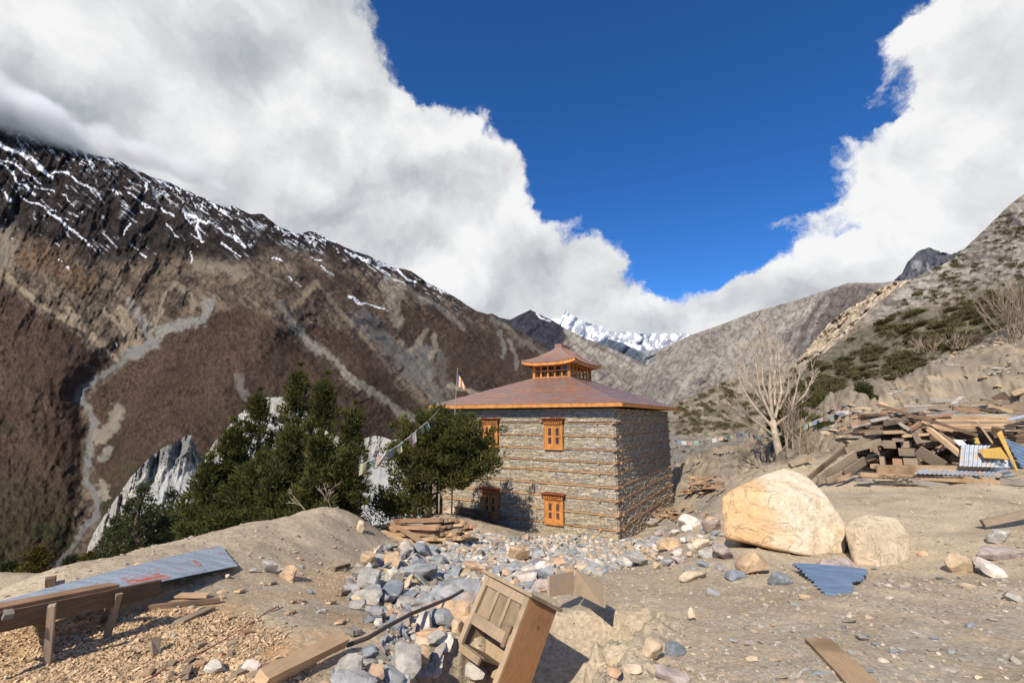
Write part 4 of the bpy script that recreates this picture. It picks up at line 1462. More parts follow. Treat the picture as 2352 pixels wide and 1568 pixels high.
for nm, lo, hi in (('f', (EX0 - .02, EY0 - .045, fz0), (EX1 + .02, EY0 - .002, fz1)), ('s', (EX1 + .002, EY0 - .002, fz0), (EX1 + .045, EY1, fz1)),
                   ('b', (EX0, EY1 + .002, fz0), (EX1 + .045, EY1 + .045, fz1)), ('l', (EX0 - .045, EY0, fz0), (EX0 - .002, EY1, fz1))):
    boxm('fascia', lo, hi, m_orange, roof)

# ------------------------------------------------------------------ lantern on the roof
lan = bpy.data.objects.new('roof_lantern', None)
C.objects.link(lan)
lan.parent = house
LZ0, LZ1 = 7.12, 7.98


def posts(x0, y0, x1, y1, n, t):
    for i in range(n + 1):
        f = i / n
        x, y = x0 + (x1 - x0) * f, y0 + (y1 - y0) * f
        k = t * (1.5 if i in (0, n) else 0.9)
        yield x, y, k


for (x0, y0, x1, y1, n) in ((LX0, LY0, LX1, LY0, 5), (LX1, LY0, LX1, LY1, 6), (LX0, LY1, LX1, LY1, 5), (LX0, LY0, LX0, LY1, 6)):
    horiz = y0 == y1
    for x, y, k in posts(x0, y0, x1, y1, n, 0.05):
        if k > 0.06 and not horiz:
            continue
        boxm('post', (x - k, y - k, LZ0), (x + k, y + k, LZ1), m_orange, lan)
    for z, th in ((LZ0 + 0.12, 0.05), (LZ0 + 0.50, 0.028), (LZ1 - 0.07, 0.055)):
        if horiz:
            boxm('rail', (x0 + .076, y0 - 0.035, z - th), (x1 - .076, y0 + 0.035, z + th), m_orange, lan)
        else:
            boxm('rail', (x0 - 0.035, y0 + .076, z - th), (x0 + 0.035, y1 - .076, z + th), m_orange, lan)
# a pane is set in one light only, as in the photograph
boxm('pane', (LX1 - 0.40, LY0 - 0.008, LZ0 + 0.53), (LX1 - 0.075, LY0 + 0.002, LZ1 - 0.12), m_glass, lan)


def swept(x0, y0, x1, y1, z, lift, n=10):
    """the four sides of an eave that curls up towards its corners"""
    sides = []
    cor = [(x0, y0), (x1, y0), (x1, y1), (x0, y1)]
    for k in range(4):
        a, b = cor[k], cor[(k + 1) % 4]
        row = []
        for i in range(n + 1):
            t = i / n
            u = abs(2 * t - 1)
            row.append(Vector((a[0] + (b[0] - a[0]) * t, a[1] + (b[1] - a[1]) * t, z + lift * u ** 3.2)))
        sides.append(row)
    return sides


LO = 0.55
eave = swept(LX0 - LO, LY0 - LO, LX1 + LO, LY1 + LO, LZ1 + 0.10, 0.16)
TX0, TX1, TY0, TY1, TZ = -4.78, -4.36, 4.45, 5.75, 9.0
top = swept(TX0, TY0, TX1, TY1, TZ, 0.0)
for k in range(4):
    NR = 8
    nc = 10
    rowsv = []
    for i in range(NR + 1):
        f = i / NR
        g = f ** 1.55                        # concave sweep
        rowsv.append([Vector((eave[k][j].x + (top[k][j].x - eave[k][j].x) * f, eave[k][j].y + (top[k][j].y - eave[k][j].y) * f,
                              eave[k][j].z + (top[k][j].z - eave[k][j].z) * g)) for j in range(nc + 1)])
    if k == 1:                               # this side is ribbed sheet
        m = MB()
        for i in range(NR):
            for j in range(nc):
                q = [rowsv[i][j], rowsv[i][j + 1], rowsv[i + 1][j + 1], rowsv[i + 1][j]]
                m.hexa([p - Vector((0, 0, .03)) for p in q] + q)
        m.build('roof_sheet', m_sheet, lan)
        m = MB()
        for j in range(1, nc):
            m.tube([r[j] + Vector((.01, 0, .02)) for r in rowsv], 0.022, 5)
        m.build('sheet_rib', m_sheet, lan)
    else:
        for i in range(0, NR, 2):
            for j0, j1 in ((0, 4), (4, 7), (7, 10)):
                m = MB()
                cc = rowsv[i][j0].copy()
                for ii in (i, i + 1):
                    for j in range(j0, j1):
                        up = Vector((0, 0, 0.004 * ((j0 + i) % 3)))
                        q = [rowsv[ii][j], rowsv[ii][j + 1], rowsv[ii + 1][j + 1], rowsv[ii + 1][j]]
                        m.hexa([p - Vector((0, 0, .03)) - cc for p in q] + [p + up - cc for p in q])
                m.build('roof_sheet', m_sheet, lan, loc=cc)
    m = MB()                                 # curled fascia below the edge
    outw = [(0, -1), (1, 0), (0, 1), (-1, 0)][k]
    ow = Vector((outw[0], outw[1], 0)) * 0.03
    for j in range(nc):
        p, q = eave[k][j] - Vector((0, 0, .035)) - ow, eave[k][j + 1] - Vector((0, 0, .035)) - ow
        m.hexa([p - Vector((0, 0, .17)), q - Vector((0, 0, .17)), q - Vector((0, 0, .17)) - ow * 1.5, p - Vector((0, 0, .17)) - ow * 1.5, p, q, q - ow * 1.5, p - ow * 1.5])
    m.build('fascia', m_orange, lan)
boxm('ridge_cap', (TX0 - .0, TY0 - .0, TZ - 0.05), (TX1 + .0, TY1 + .0, TZ + 0.24), m_sheet, lan)
m = MB()
m.box((LX0 - LO + .1, LY0 - LO + .1, LZ1 + 0.001), (LX1 + LO - .1, LY1 + LO - .1, LZ1 + 0.03))
m.build('soffit', m_band, lan)

# ------------------------------------------------------------------ lean-to on the far side of the front wall
porch = bpy.data.objects.new('lean_to_roof', None)
C.objects.link(porch)
porch.parent = house
px0, px1 = -HW - 2.6, -HW
zl, zr = 4.15, 4.95
for i in range(6):
    a, b = px0 + (px1 - px0) * i / 6, px0 + (px1 - px0) * (i + 1) / 6
    za, zb = zl + (zr - zl) * i / 6, zl + (zr - zl) * (i + 1) / 6
    m = MB()
    m.hexa([(a, 0.3, za), (b, 0.3, zb), (b, 4.5, zb), (a, 4.5, za), (a, 0.3, za + .03), (b, 0.3, zb + .03), (b, 4.5, zb + .03), (a, 4.5, za + .03)])
    m.build('roof_sheet', m_sheet, porch)
m = MB()
m.hexa([(px0 - .04, 0.24, zl - .22), (px1, 0.24, zr - .2), (px1, 0.296, zr - .2), (px0 - .04, 0.296, zl - .22), (px0 - .04, 0.24, zl + .02), (px1, 0.24, zr + .02), (px1, 0.296, zr + .02), (px0 - .04, 0.296, zl + .02)])
m.build('fascia', m_orange, porch)
boxm('post', (px0 + .3, 0.5, -1.5), (px0 + .45, 0.65, 4.0), m_redwood, porch)
boxm('wall', (px0 + 0.5, 1.2, -1.5), (px1 - 0.01, 4.3, 4.1), m_core, porch)
# ------------------------------------------------------------------ rocks
def ico(level):
    bm = bmesh.new()
    bmesh.ops.create_icosphere(bm, subdivisions=level, radius=1.0)
    v = np.array([p.co[:] for p in bm.verts])
    f = np.array([[q.index for q in p.verts] for p in bm.faces])
    bm.free()
    return v / np.linalg.norm(v, axis=1)[:, None], f


ICO = {k: ico(k) for k in (1, 2, 3, 4, 6)}


def rock_verts(dirs, planes, sharp=26.0):
    """soft minimum over cutting planes (n, d)"""
    N = np.array([p[0] for p in planes])
    D = np.array([p[1] for p in planes])
    dot = dirs @ N.T
    r = np.where(dot > 0.05, D[None] / np.maximum(dot, 0.05), 9.0)
    m = r.min(1)
    soft = -np.log(np.exp(-sharp * (r / m[:, None] - 1)).sum(1)) / sharp
    return dirs * (m * (1 + soft))[:, None]


def random_planes(rng, n=13, flat=1.0):
    P = []
    for i in range(n):
        v = rng.normal(size=3)
        v /= np.linalg.norm(v)
        P.append((v, rng.uniform(0.42, 0.95)))
    for v in ((0, 0, 1), (0, 0, -1), (1, 0, 0), (-1, 0, 0), (0, 1, 0), (0, -1, 0)):
        P.append((np.array(v, float), rng.uniform(0.75, 1.05)))
    return P


def rock_mesh(name, seed, level=2, flat=0.6, long=1.0, mat=None, rough=0.03, sharp=40.0, nplanes=9):
    rng = np.random.default_rng(seed)
    d, f = ICO[level]
    v = rock_verts(d, random_planes(rng, nplanes), sharp)
    q = v * 2.2 + seed
    v = v * (1 + rough * fbm(q[:, 0], q[:, 1], q[:, 2], oct=4, seed=seed, gain=0.6))[:, None]
    v = v * np.array([long, 1, flat]) / np.abs(v).max(0)
    v *= 0.5
    return mesh_np(name, v, f, level >= 4, None, mat)


ROCKM = {
    'slate': stone_material('blue_grey_slate', [(0.22, 0.235, 0.25), (0.27, 0.28, 0.285), (0.19, 0.21, 0.235), (0.31, 0.31, 0.31)], 7.0, 0.02),
    'tan': stone_material('tan_stone', [(0.46, 0.35, 0.23), (0.42, 0.30, 0.185), (0.50, 0.40, 0.28)], 6.0, 0.02),
    'rust': stone_material('rusty_stone', [(0.44, 0.29, 0.18), (0.47, 0.33, 0.21), (0.38, 0.27, 0.18)], 6.0, 0.02),
    'pale': stone_material('pale_stone', [(0.52, 0.47, 0.40), (0.56, 0.50, 0.44), (0.46, 0.43, 0.39)], 6.0, 0.02),
    'grey': stone_material('grey_stone', [(0.33, 0.31, 0.275), (0.37, 0.345, 0.31), (0.28, 0.27, 0.25)], 7.0, 0.02),
    'mauve': stone_material('mauve_stone', [(0.36, 0.29, 0.25), (0.33, 0.275, 0.25)], 7.0, 0.02),
}
COLWORD = {'slate': 'blue-grey slate', 'tan': 'tan', 'rust': 'rust-orange', 'pale': 'pale whitish', 'grey': 'plain grey', 'mauve': 'mauve-brown'}
ROCKS = {}
for k in ROCKM:
    for i in range(9):
        ROCKS[k, i, 'n'] = rock_mesh('rock_shape', 300 + i * 7 + hash(len(k)) % 5, 3, 1.0, 1.0, ROCKM[k], 0.055, 90.0, 9)
# cheaper copies for the far ones
SHAPE2 = [rock_mesh('rock_shape', 500 + i, 2, 1.0, 1.0, None, 0.04, 40.0, 7) for i in range(10)]


def place_rock(px, py, wpx, hpx, kind, label, group=None, rz=None, flat=None, name='rock', sink=0.12, var=None, cat='rock', tilt=0.25):
    p = gpt(px, py)
    if p is None:
        return None
    s = (p.y * CP + p.z * SP) / FPX
    w, h = wpx * s * 0.88, hpx * s * 0.88
    me = ROCKS[kind, random.randrange(9) if var is None else var, 'n']
    o = bpy.data.objects.new(name, me)
    C.objects.link(o)
    dpt = min(w, max(h * 1.15, w * 0.5))
    o.scale = (w, dpt, h)
    o.rotation_euler = (random.uniform(-tilt, tilt), random.uniform(-tilt, tilt), random.uniform(-.5, .5) if rz is None else rz)
    o.location = p + Vector((0, dpt * 0.3, h * (0.5 - sink)))
    return tag(o, label, cat, group)


# ---- the great tan boulder and its neighbour
def hull_planes(P, c):
    bm = bmesh.new()
    for p in P:
        bm.verts.new(Vector(p) - c)
    bmesh.ops.convex_hull(bm, input=bm.verts)
    bm.normal_update()
    out = []
    for f in bm.faces:
        n = np.array(f.normal)
        d = float(np.dot(n, np.array(f.verts[0].co)))
        if d < 0:
            n, d = -n, -d
        out.append((n, max(d, 0.02)))
    bm.free()
    return out


def boulder_material(name, base, hot, pale, dark=0.2):
    m, t, b = principled(name, 0.92, 0.12)
    o = t.new('ShaderNodeTexCoord').outputs['Object']
    n1 = t.noise(o, 1.3, 8, 0.6, 0.8)
    n2 = t.noise(o, 9.0, 8, 0.65)
    n3 = t.noise(t.mapping(o, (1, 1, 1.3), (3, 3, 3), (0.3, 0.4, 0)), 3.0, 8, 0.6, 0.2)
    sepx = t.new('ShaderNodeSeparateXYZ')
    t.put(sepx.inputs[0], o)
    side = t.maprange(t.math('ADD', sepx.outputs[0], t.math('MULTIPLY', t.math('SUBTRACT', n1, 0.5), 1.3)), -0.35, -0.95)
    col = t.mix(t.maprange(n3, 0.35, 0.7), base, pale)
    col = t.mix(t.math('MULTIPLY', side, 0.8), col, hot)
    col = t.mix(t.math('MULTIPLY', t.maprange(n1, 0.60, 0.72), 0.55), col, (0.36, 0.31, 0.25))
    crack = t.maprange(t.math('ABSOLUTE', t.math('SUBTRACT', t.noise(t.mapping(o, (1, 1, 1), (7, 1, 2)), 1.6, 6, 0.55, 1.2), 0.5)), 0.008, 0.0)
    col = t.mix(t.math('MULTIPLY', crack, 0.4), col, (0.30, 0.20, 0.12))
    sc = t.new('ShaderNodeVectorMath', operation='SCALE')
    t.put(sc.inputs[0], col)
    t.put(sc.inputs['Scale'], t.maprange(n2, 0.3, 0.7, 0.86, 1.12))
    t.put(b.inputs['Base Color'], sc.outputs[0])
    h = t.math('ADD', t.math('ADD', t.math('MULTIPLY', n2, 0.4), t.math('MULTIPLY', n3, 0.9)), t.math('MULTIPLY', crack, -0.12))
    bump(t, b, h, 0.95, 0.065)
    return m


def boulder(name, pts, mat, label, seed, lev=6, sharp=48.0, amp=0.035):
    P = [at(*p) for p in pts]
    c = sum(P, Vector()) / len(P)
    planes = hull_planes(P, c)
    d, f = ICO[lev]
    v = rock_verts(d, planes, sharp)
    q = v * 1.7 + seed
    amt = amp * fbm(q[:, 0], q[:, 1], q[:, 2], oct=6, seed=seed, gain=0.55) + 0.02 * ridged(q[:, 0] * 1.6, q[:, 1] * 1.6, q[:, 2] * 2.2, oct=4, seed=seed + 4)
    v = v * (1 + amt)[:, None]
    o = link(name, mesh_np(name, v, f, True, None, mat))
    o.location = c
    return tag(o, label, 'boulder')


m_bould = boulder_material('orange_tan_boulder', (0.62, 0.50, 0.34), (0.58, 0.36, 0.17), (0.72, 0.63, 0.49))
m_bould2 = boulder_material('dusty_tan_boulder', (0.53, 0.43, 0.30), (0.53, 0.42, 0.29), (0.59, 0.50, 0.37))
boulder('boulder', [(1657, 1140, 8.9), (1661, 1236, 8.75), (1740, 1252, 8.5), (1850, 1277, 8.35), (1938, 1272, 8.6), (1945, 1205, 8.9), (1898, 1138, 9.0), (1690, 1118, 8.9), (1770, 1135, 8.5),
                    (1735, 1096, 9.5), (1800, 1073, 9.9), (1852, 1092, 9.8), (1672, 1130, 10.3), (1900, 1150, 10.5), (1935, 1255, 10.3), (1690, 1238, 10.1), (1800, 1080, 10.7)],
        m_bould, 'huge smooth orange-tan boulder standing on smaller stones right of the stone house', 3)
boulder('boulder', [(1938, 1212, 8.3), (1962, 1300, 8.0), (2030, 1318, 7.9), (2088, 1300, 8.2), (2092, 1235, 8.5), (2062, 1190, 8.7), (1990, 1180, 8.7), (1950, 1195, 8.6), (1970, 1220, 8.0),
                    (1960, 1290, 9.2), (2085, 1290, 9.4), (2060, 1200, 9.4), (1960, 1200, 9.3), (2030, 1330, 8.6)],
        m_bould2, 'rounded dusty tan boulder leaning against the right side of the huge boulder', 9)

# ---- stones one can single out: px, foot py, width, height, kind, label
NEAR = [
    (1735, 1318, 88, 58, 'tan', 'bright tan angular rock just under the left half of the huge boulder'),
    (1668, 1285, 58, 50, 'mauve', 'brownish rock wedged below the left corner of the huge boulder'),
    (1915, 1312, 118, 42, 'mauve', 'flat brown slab of rock propping up the right end of the huge boulder'),
    (1798, 1342, 56, 38, 'slate', 'blue-grey slate block beside the corrugated sheet, below the huge boulder'),
    (1690, 1330, 60, 34, 'slate', 'thin grey slab leaning on the earth below the huge boulder'),
    (1580, 1215, 62, 40, 'pale', 'whitish lumpy rock on the slope between the stone house and the huge boulder'),
    (1640, 1222, 50, 34, 'mauve', 'dull brown rock right of the whitish lumpy rock'),
    (1540, 1262, 60, 34, 'rust', 'rust-brown slanting rock below the whitish lumpy rock near the house corner'),
    (1610, 1262, 62, 30, 'tan', 'pale tan slab on the slope left of the huge boulder'),
    (1640, 1280, 70, 26, 'grey', 'low grey slab of stone on the slope below the whitish lumpy rock'),
    (2215, 1318, 78, 52, 'tan', 'orange and cream rock at the right, left one of a leaning pair'),
    (2282, 1325, 62, 48, 'pale', 'pale grey-green rock at the right, leaning against an orange and cream rock'),
    (2308, 1250, 64, 38, 'pale', 'pale angular rock under the grey beam at the right edge'),
    (2300, 1285, 120, 34, 'mauve', 'broad flat brown slab behind the leaning pair of rocks at the right'),
    (2330, 1382, 40, 26, 'grey', 'small grey-white rock half buried at the right edge'),
    (2122, 1277, 22, 12, 'rust', 'little dark red-brown stone right of the dusty tan boulder'),
    (1500, 1515, 62, 52, 'tan', 'blocky tan rock in the bare earth right of the cupboard'),
    (1590, 1425, 22, 34, 'tan', 'small upright tan stone standing in the earth right of the hollow'),
    (1640, 1368, 34, 22, 'slate', 'small dark grey stone in bare earth below the huge boulder'),
    (1560, 1505, 58, 34, 'slate', 'grey-blue flat stone in the bare earth near the blocky tan rock'),
    (1410, 1556, 44, 22, 'rust', 'curved orange stone near the bottom of the bare earth slope'),
    (1455, 1548, 52, 26, 'tan', 'long tan stone lying right of the curved orange stone'),
    (1548, 1566, 90, 34, 'mauve', 'wide brown slab of stone at the bottom edge right of the cupboard'),
    (612, 1315, 46, 32, 'grey', 'grey-brown round rock lying left of the orange round rock on the terrace'),
    (655, 1330, 56, 34, 'rust', 'orange-brown round rock alone on the terrace'),
    (495, 1550, 62, 30, 'pale', 'pale grey stone lying on wood shavings at the bottom left'),
    (570, 1545, 50, 28, 'pale', 'pale bluish stone right of the other one on the wood shavings'),
    (310, 1312, 40, 22, 'tan', 'small tan rock behind the long metal sheet'),
    (855, 1418, 50, 28, 'slate', 'dark blue slate with a domed top at the left edge of the rubble'),
    (925, 1428, 36, 34, 'slate', 'blue-grey slate chip beside the dark domed slate'),
    (1015, 1442, 86, 48, 'slate', 'layered dark blue slate block with white veins in the rubble'),
    (1030, 1440, 110, 60, 'rust', 'big rust-orange slab with a sunlit face in the middle of the rubble'),
    (985, 1478, 86, 36, 'rust', 'ochre-brown striped stone lying right of the iron bar'),
    (1015, 1500, 56, 40, 'pale', 'white-grey veined stone between the iron bar and the cupboard'),
    (1050, 1452, 34, 32, 'tan', 'pale tan block beside the left foot of the cupboard'),
    (920, 1550, 96, 74, 'grey', 'large smooth grey rock in front of the iron bar'),
    (1000, 1550, 66, 50, 'pale', 'two-toned grey and tan rock right of the large smooth grey rock'),
    (955, 1520, 60, 44, 'tan', 'ochre pitted rock above the two-toned rock'),
    (1075, 1566, 92, 44, 'grey', 'lichen-grey rock at the bottom edge left of the cupboard'),
    (845, 1520, 48, 50, 'slate', 'upright blue-grey slab near the orange timber'),
    (868, 1515, 34, 44, 'mauve', 'narrow reddish stone leaning on the upright blue-grey slab'),
    (790, 1566, 90, 60, 'grey', 'grey-green rock at the bottom edge beside the orange timber'),
    (850, 1566, 64, 40, 'rust', 'rusty pink rock at the bottom edge between two grey rocks'),
    (910, 1572, 66, 40, 'pale', 'chalky white rock at the bottom edge of the rubble'),
    (962, 1572, 60, 36, 'mauve', 'brown stone at the bottom edge under the two-toned rock'),
    (1075, 1375, 70, 56, 'slate', 'whitish-veined grey slate standing left of the cupboard lid'),
    (1030, 1370, 88, 40, 'slate', 'long thin slate slab slanting up to the right in the middle of the rubble'),
    (960, 1335, 96, 44, 'slate', 'broad jagged grey slate in the upper part of the rubble'),
    (900, 1345, 52, 40, 'pale', 'pale grey rock with a white face left of the broad jagged slate'),
    (975, 1390, 48, 44, 'slate', 'dark triangular slate leaning among the stones'),
    (835, 1350, 84, 48, 'grey', 'grey-green flat rock at the upper left of the rubble'),
    (850, 1302, 54, 36, 'rust', 'pinkish tan rock at the upper left edge of the rubble'),
    (895, 1305, 50, 38, 'rust', 'terracotta wedge-shaped rock below the plank stack'),
    (925, 1276, 50, 38, 'pale', 'cream round-topped rock just below the plank stack'),
    (968, 1280, 60, 40, 'slate', 'large dark blue slate just below the plank stack'),
    (1010, 1300, 56, 36, 'slate', 'blue-grey rock right of the large dark blue slate'),
    (1090, 1318, 76, 32, 'rust', 'orange-tan flat rock in the upper middle of the rubble'),
    (1190, 1290, 60, 42, 'rust', 'reddish-tan angular rock among pale stones before the house'),
    (1240, 1288, 42, 40, 'slate', 'upright blue-grey stone among pale stones before the house'),
    (1250, 1352, 76, 36, 'mauve', 'wedge of brown rock behind the cupboard lid'),
    (1215, 1340, 60, 30, 'pale', 'light flat stone behind the cupboard lid'),
    (835, 1385, 80, 34, 'grey', 'pale grey flat stone at the left side of the rubble'),
    (815, 1400, 50, 22, 'grey', 'thin grey stone lying in sawdust at the left side of the rubble'),
    (1590, 1335, 90, 26, 'tan', 'low tan slab half sunk in the earth left of the grey leaning slab'),
    (1475, 1300, 60, 30, 'grey', 'mid-grey stone at the right end of the rubble below the house corner'),
    (825, 1222, 24, 34, 'tan', 'upright pale tan stone on the edge beside the plank stack'),
]
for a in NEAR:
    place_rock(a[0], a[1], a[2], a[3], a[4], a[5], sink=0.2 if a[4] in ('mauve', 'slate') else 0.12)

# ---- the field of rubble below the house
FIELD = [(800, 1330), (880, 1255), (1000, 1262), (1080, 1222), (1200, 1238), (1330, 1228), (1420, 1246), (1520, 1238), (1500, 1290), (1420, 1310), (1290, 1330), (1240, 1390),
         (1090, 1460), (1060, 1568), (720, 1590), (880, 1480), (840, 1420), (900, 1380), (800, 1380)]
rng = np.random.default_rng(21)
cand = []
bb = [gpt(*p) for p in FIELD]
wx0, wx1 = min(p.x for p in bb) - 0.2, max(p.x for p in bb) + 0.2
wy0, wy1 = min(p.y for p in bb) - 0.4, max(p.y for p in bb) + 0.4
sx = rng.uniform(wx0, wx1, 90000)
sy = rng.uniform(wy0, wy1, 90000)
sz = ground_z(sx, sy, False)
ppx, ppy = project(sx, sy, sz)
ok = in_poly(ppx, ppy, FIELD) & ~in_poly(ppx, ppy, [(1035, 1400), (1230, 1360), (1330, 1400), (1300, 1568), (1040, 1568), (1020, 1480)]) & (rng.uniform(size=90000) < 0.62)
sx, sy, sz, ppx, ppy = sx[ok], sy[ok], sz[ok], ppx[ok], ppy[ok]
size = np.minimum(0.055 * np.exp(rng.normal(0, 0.62, len(sx))) * (0.52 + 0.055 * sy), 0.26)
order = np.argsort(-size)
KINDS = ['slate', 'grey', 'pale', 'tan', 'rust', 'mauve']
far_p = [0.27, 0.28, 0.20, 0.13, 0.06, 0.06]
near_p = [0.42, 0.25, 0.07, 0.10, 0.09, 0.07]
kept = []
cell = {}
for i in order:
    s = size[i]
    gx, gy2 = int(sx[i] / 0.35), int(sy[i] / 0.35)
    bad = False
    for a in (-1, 0, 1):
        for b_ in (-1, 0, 1):
            for (qx, qy, qs) in cell.get((gx + a, gy2 + b_), ()):
                if (qx - sx[i]) ** 2 + (qy - sy[i]) ** 2 < (0.33 * (qs + s)) ** 2:
                    bad = True
    if bad:
        continue
    cell.setdefault((gx, gy2), []).append((sx[i], sy[i], s))
    kept.append(i)
rubble_score = [size[i] / math.hypot(sx[i], sy[i]) for i in kept]
rk = np.argsort(rubble_score)[::-1]
CNT = {}
for n_, j in enumerate(rk[:236]):
    i = kept[j]
    kd = KINDS[rng.choice(6, p=near_p if sy[i] < 7 else far_p)]
    zone = 'in the near rubble left of the cupboard' if sy[i] < 5.2 else ('in the middle of the rubble slope below the house' if sy[i] < 9.5 else 'in the heap along the foot of the house front')
    o = bpy.data.objects.new('rubble_stone', ROCKS[kd, int(rng.integers(9)), 'n'])
    C.objects.link(o)
    s = size[i] * 1.15
    fl = rng.uniform(0.18, 0.5)
    o.scale = (s * rng.uniform(0.9, 1.6), s * rng.uniform(0.8, 1.1), s * fl)
    o.rotation_euler = (rng.normal() * 0.4, rng.normal() * 0.4, rng.uniform(0, 6.28))
    o.location = (sx[i], sy[i], sz[i] + s * fl * 0.30)
    tag(o, '%s stone %s' % (COLWORD[kd], zone), 'stone', 'loose stones of the rubble slope')


def merge_rocks(name, X_, Y_, Z_, S_, fl, cols, mat, shapes, label=None, tiltv=0.4):
    VV, FF, CC, n = [], [], [], 0
    base = [(np.array([v.co[:] for v in me.vertices]), np.array([p.vertices[:] for p in me.polygons])) for me in shapes]
    for k in range(len(X_)):
        v, f = base[k % len(base)]
        e = Matrix.Rotation(rng.uniform(0, 6.28), 3, 'Z') @ Matrix.Rotation(rng.normal() * tiltv, 3, 'X') @ Matrix.Rotation(rng.normal() * tiltv, 3, 'Y')
        s = S_[k]
        q = (v * np.array([s * rng.uniform(.8, 1.5), s, s * fl[k]])) @ np.array(e).T
        VV.append(q + [X_[k], Y_[k], Z_[k]])
        FF.append(f + n)
        n += len(v)
        CC.append(np.repeat(cols[k][None], len(v), 0))
    o = link(name, mesh_np(name, np.concatenate(VV), np.concatenate(FF), False, np.concatenate(CC), mat), kind='stuff')
    if label:
        o['label'] = label
        o['category'] = 'rubble'
    return o


COL6 = np.array([(0.24, 0.255, 0.265), (0.33, 0.31, 0.275), (0.52, 0.47, 0.40), (0.45, 0.34, 0.22), (0.42, 0.30, 0.20), (0.35, 0.28, 0.24)])
SH1 = [rock_mesh('rock_shape', 700 + i, 1, 1.0, 1.0, None, 0.0, 60.0, 6) for i in range(8)]
rest = [kept[j] for j in rk[236:]][:9500]
cols = np.array([COL6[rng.choice(6, p=near_p if sy[i] < 7 else far_p)] * rng.uniform(.8, 1.2) for i in rest])
merge_rocks('rubble', sx[rest], sy[rest], sz[rest] + size[rest] * 0.12, size[rest] * 1.1, rng.uniform(.3, .8, len(rest)), cols, m_attrstone, SH1, 'small broken stones filling the rubble slope below the house')

# ---- gravel and slate chips over the open ground
n = 72000
gr = rng.uniform(0, 1, n) ** 1.9 * 26 + 2.2
ga = rng.uniform(-1.0, 1.0, n)
gx, gy_ = gr * np.sin(ga), gr * np.cos(ga)
dens = 0.25 + 0.5 * sstep(0, 0.4, fbm(gx / 1.3, gy_ / 1.3, oct=4, seed=231)) + 0.5 * sstep(1.0, 3.0, gx) * sstep(9, 5, gy_) + 0.6 * sstep(5, 8, gx) * sstep(14, 20, gy_)
keepm = rng.uniform(size=n) < dens * 0.62
gx, gy_, gr = gx[keepm], gy_[keepm], gr[keepm]
gzv = ground_z(gx, gy_)
gs = (0.010 + 0.0016 * gr) * np.exp(rng.normal(0, 0.55, len(gx)))
gs = np.minimum(gs, 0.09 + 0.004 * gr)
rightside = sstep(0.5, 3, gx)
cols = np.array([COL6[rng.choice(6, p=[.36, .25, .12, .16, .06, .05] if rightside[k] > .5 else [.16, .26, .16, .26, .10, .06])] * rng.uniform(.75, 1.15) for k in range(len(gx))])
cols = cols * 0.55 + np.array([0.37, 0.305, 0.22]) * 0.45
merge_rocks('gravel', gx, gy_, gzv + gs * 0.1, gs, rng.uniform(.2, .6, len(gx)), cols, m_attrstone, SH1, 'scattered gravel and slate chips on the bare earth', 0.25)

# stones and ledges on the bank behind the timber heap
n = 9000
bx_, by_ = rng.uniform(9, 45, n), rng.uniform(17, 42, n)
bz_ = ground_z(bx_, by_)
qx, qy = project(bx_, by_, bz_)
kk = (qx > 1880) & (qx < 2420) & (fbm(bx_ / 3., by_ / 3., bz_ / 1.5, oct=4, seed=216) > 0.02)
bx_, by_, bz_ = bx_[kk], by_[kk], bz_[kk]
bsz = 0.17 * np.exp(rng.normal(0, .6, len(bx_)))
cols = np.array([COL6[rng.choice(6, p=[.1, .3, .15, .3, .05, .10])] * rng.uniform(.7, 1.1) for _ in range(len(bx_))])
merge_rocks('bank_stones', bx_, by_, bz_, bsz, rng.uniform(.3, .7, len(bx_)), cols, m_attrstone, SH1, 'stones sticking out of the earth bank behind the timber heap', 0.2)
# slate debris spread on the right: singled out flat chips
CH = [(2012, 1482), (2060, 1500), (1905, 1470), (1990, 1462), (2100, 1455), (2150, 1470), (2230, 1440), (2280, 1455), (1960, 1500), (1850, 1540), (1880, 1550), (2190, 1500), (2120, 1520), (2300, 1520),
      (1940, 1440), (2040, 1440), (1760, 1390), (1850, 1372), (1830, 1390), (2180, 1340), (2230, 1350), (2160, 1330), (2080, 1350), (1905, 1545), (1835, 1505), (2000, 1545), (1725, 1480), (2250, 1560), (1690, 1475)]
for i, (a, b_) in enumerate(CH):
    kd = random.choice(['slate', 'slate', 'grey', 'tan', 'mauve'])
    w = random.uniform(16, 38)
    place_rock(a, b_, w, w * 0.32, kd, '%s flat chip on the gravelly earth at the lower right' % COLWORD[kd], 'flat chips on the lower right earth', name='stone_chip', cat='stone', sink=0.25)
for i in range(46):
    a, b_ = random.uniform(380, 800), random.uniform(1215, 1560)
    if b_ < 1330 - (a - 380) * 0.33:
        continue
    kd = random.choice(['slate', 'grey', 'tan', 'rust', 'grey'])
    w = random.uniform(9, 22)
    place_rock(a, b_, w, w * 0.5, kd, 'small %s stone on the open terrace left of the rubble' % COLWORD[kd], 'small stones on the terrace', name='stone_chip', cat='stone')
for i in range(70):
    a, b_ = random.uniform(1480, 1660), random.uniform(1200, 1320)
    kd = random.choice(['slate', 'grey', 'tan', 'pale', 'mauve'])
    w = random.uniform(12, 34)
    place_rock(a, b_, w, w * 0.55, kd, 'smallish %s stone on the slope between house and huge boulder' % COLWORD[kd], 'stones on the slope beside the house', name='stone_chip', cat='stone')

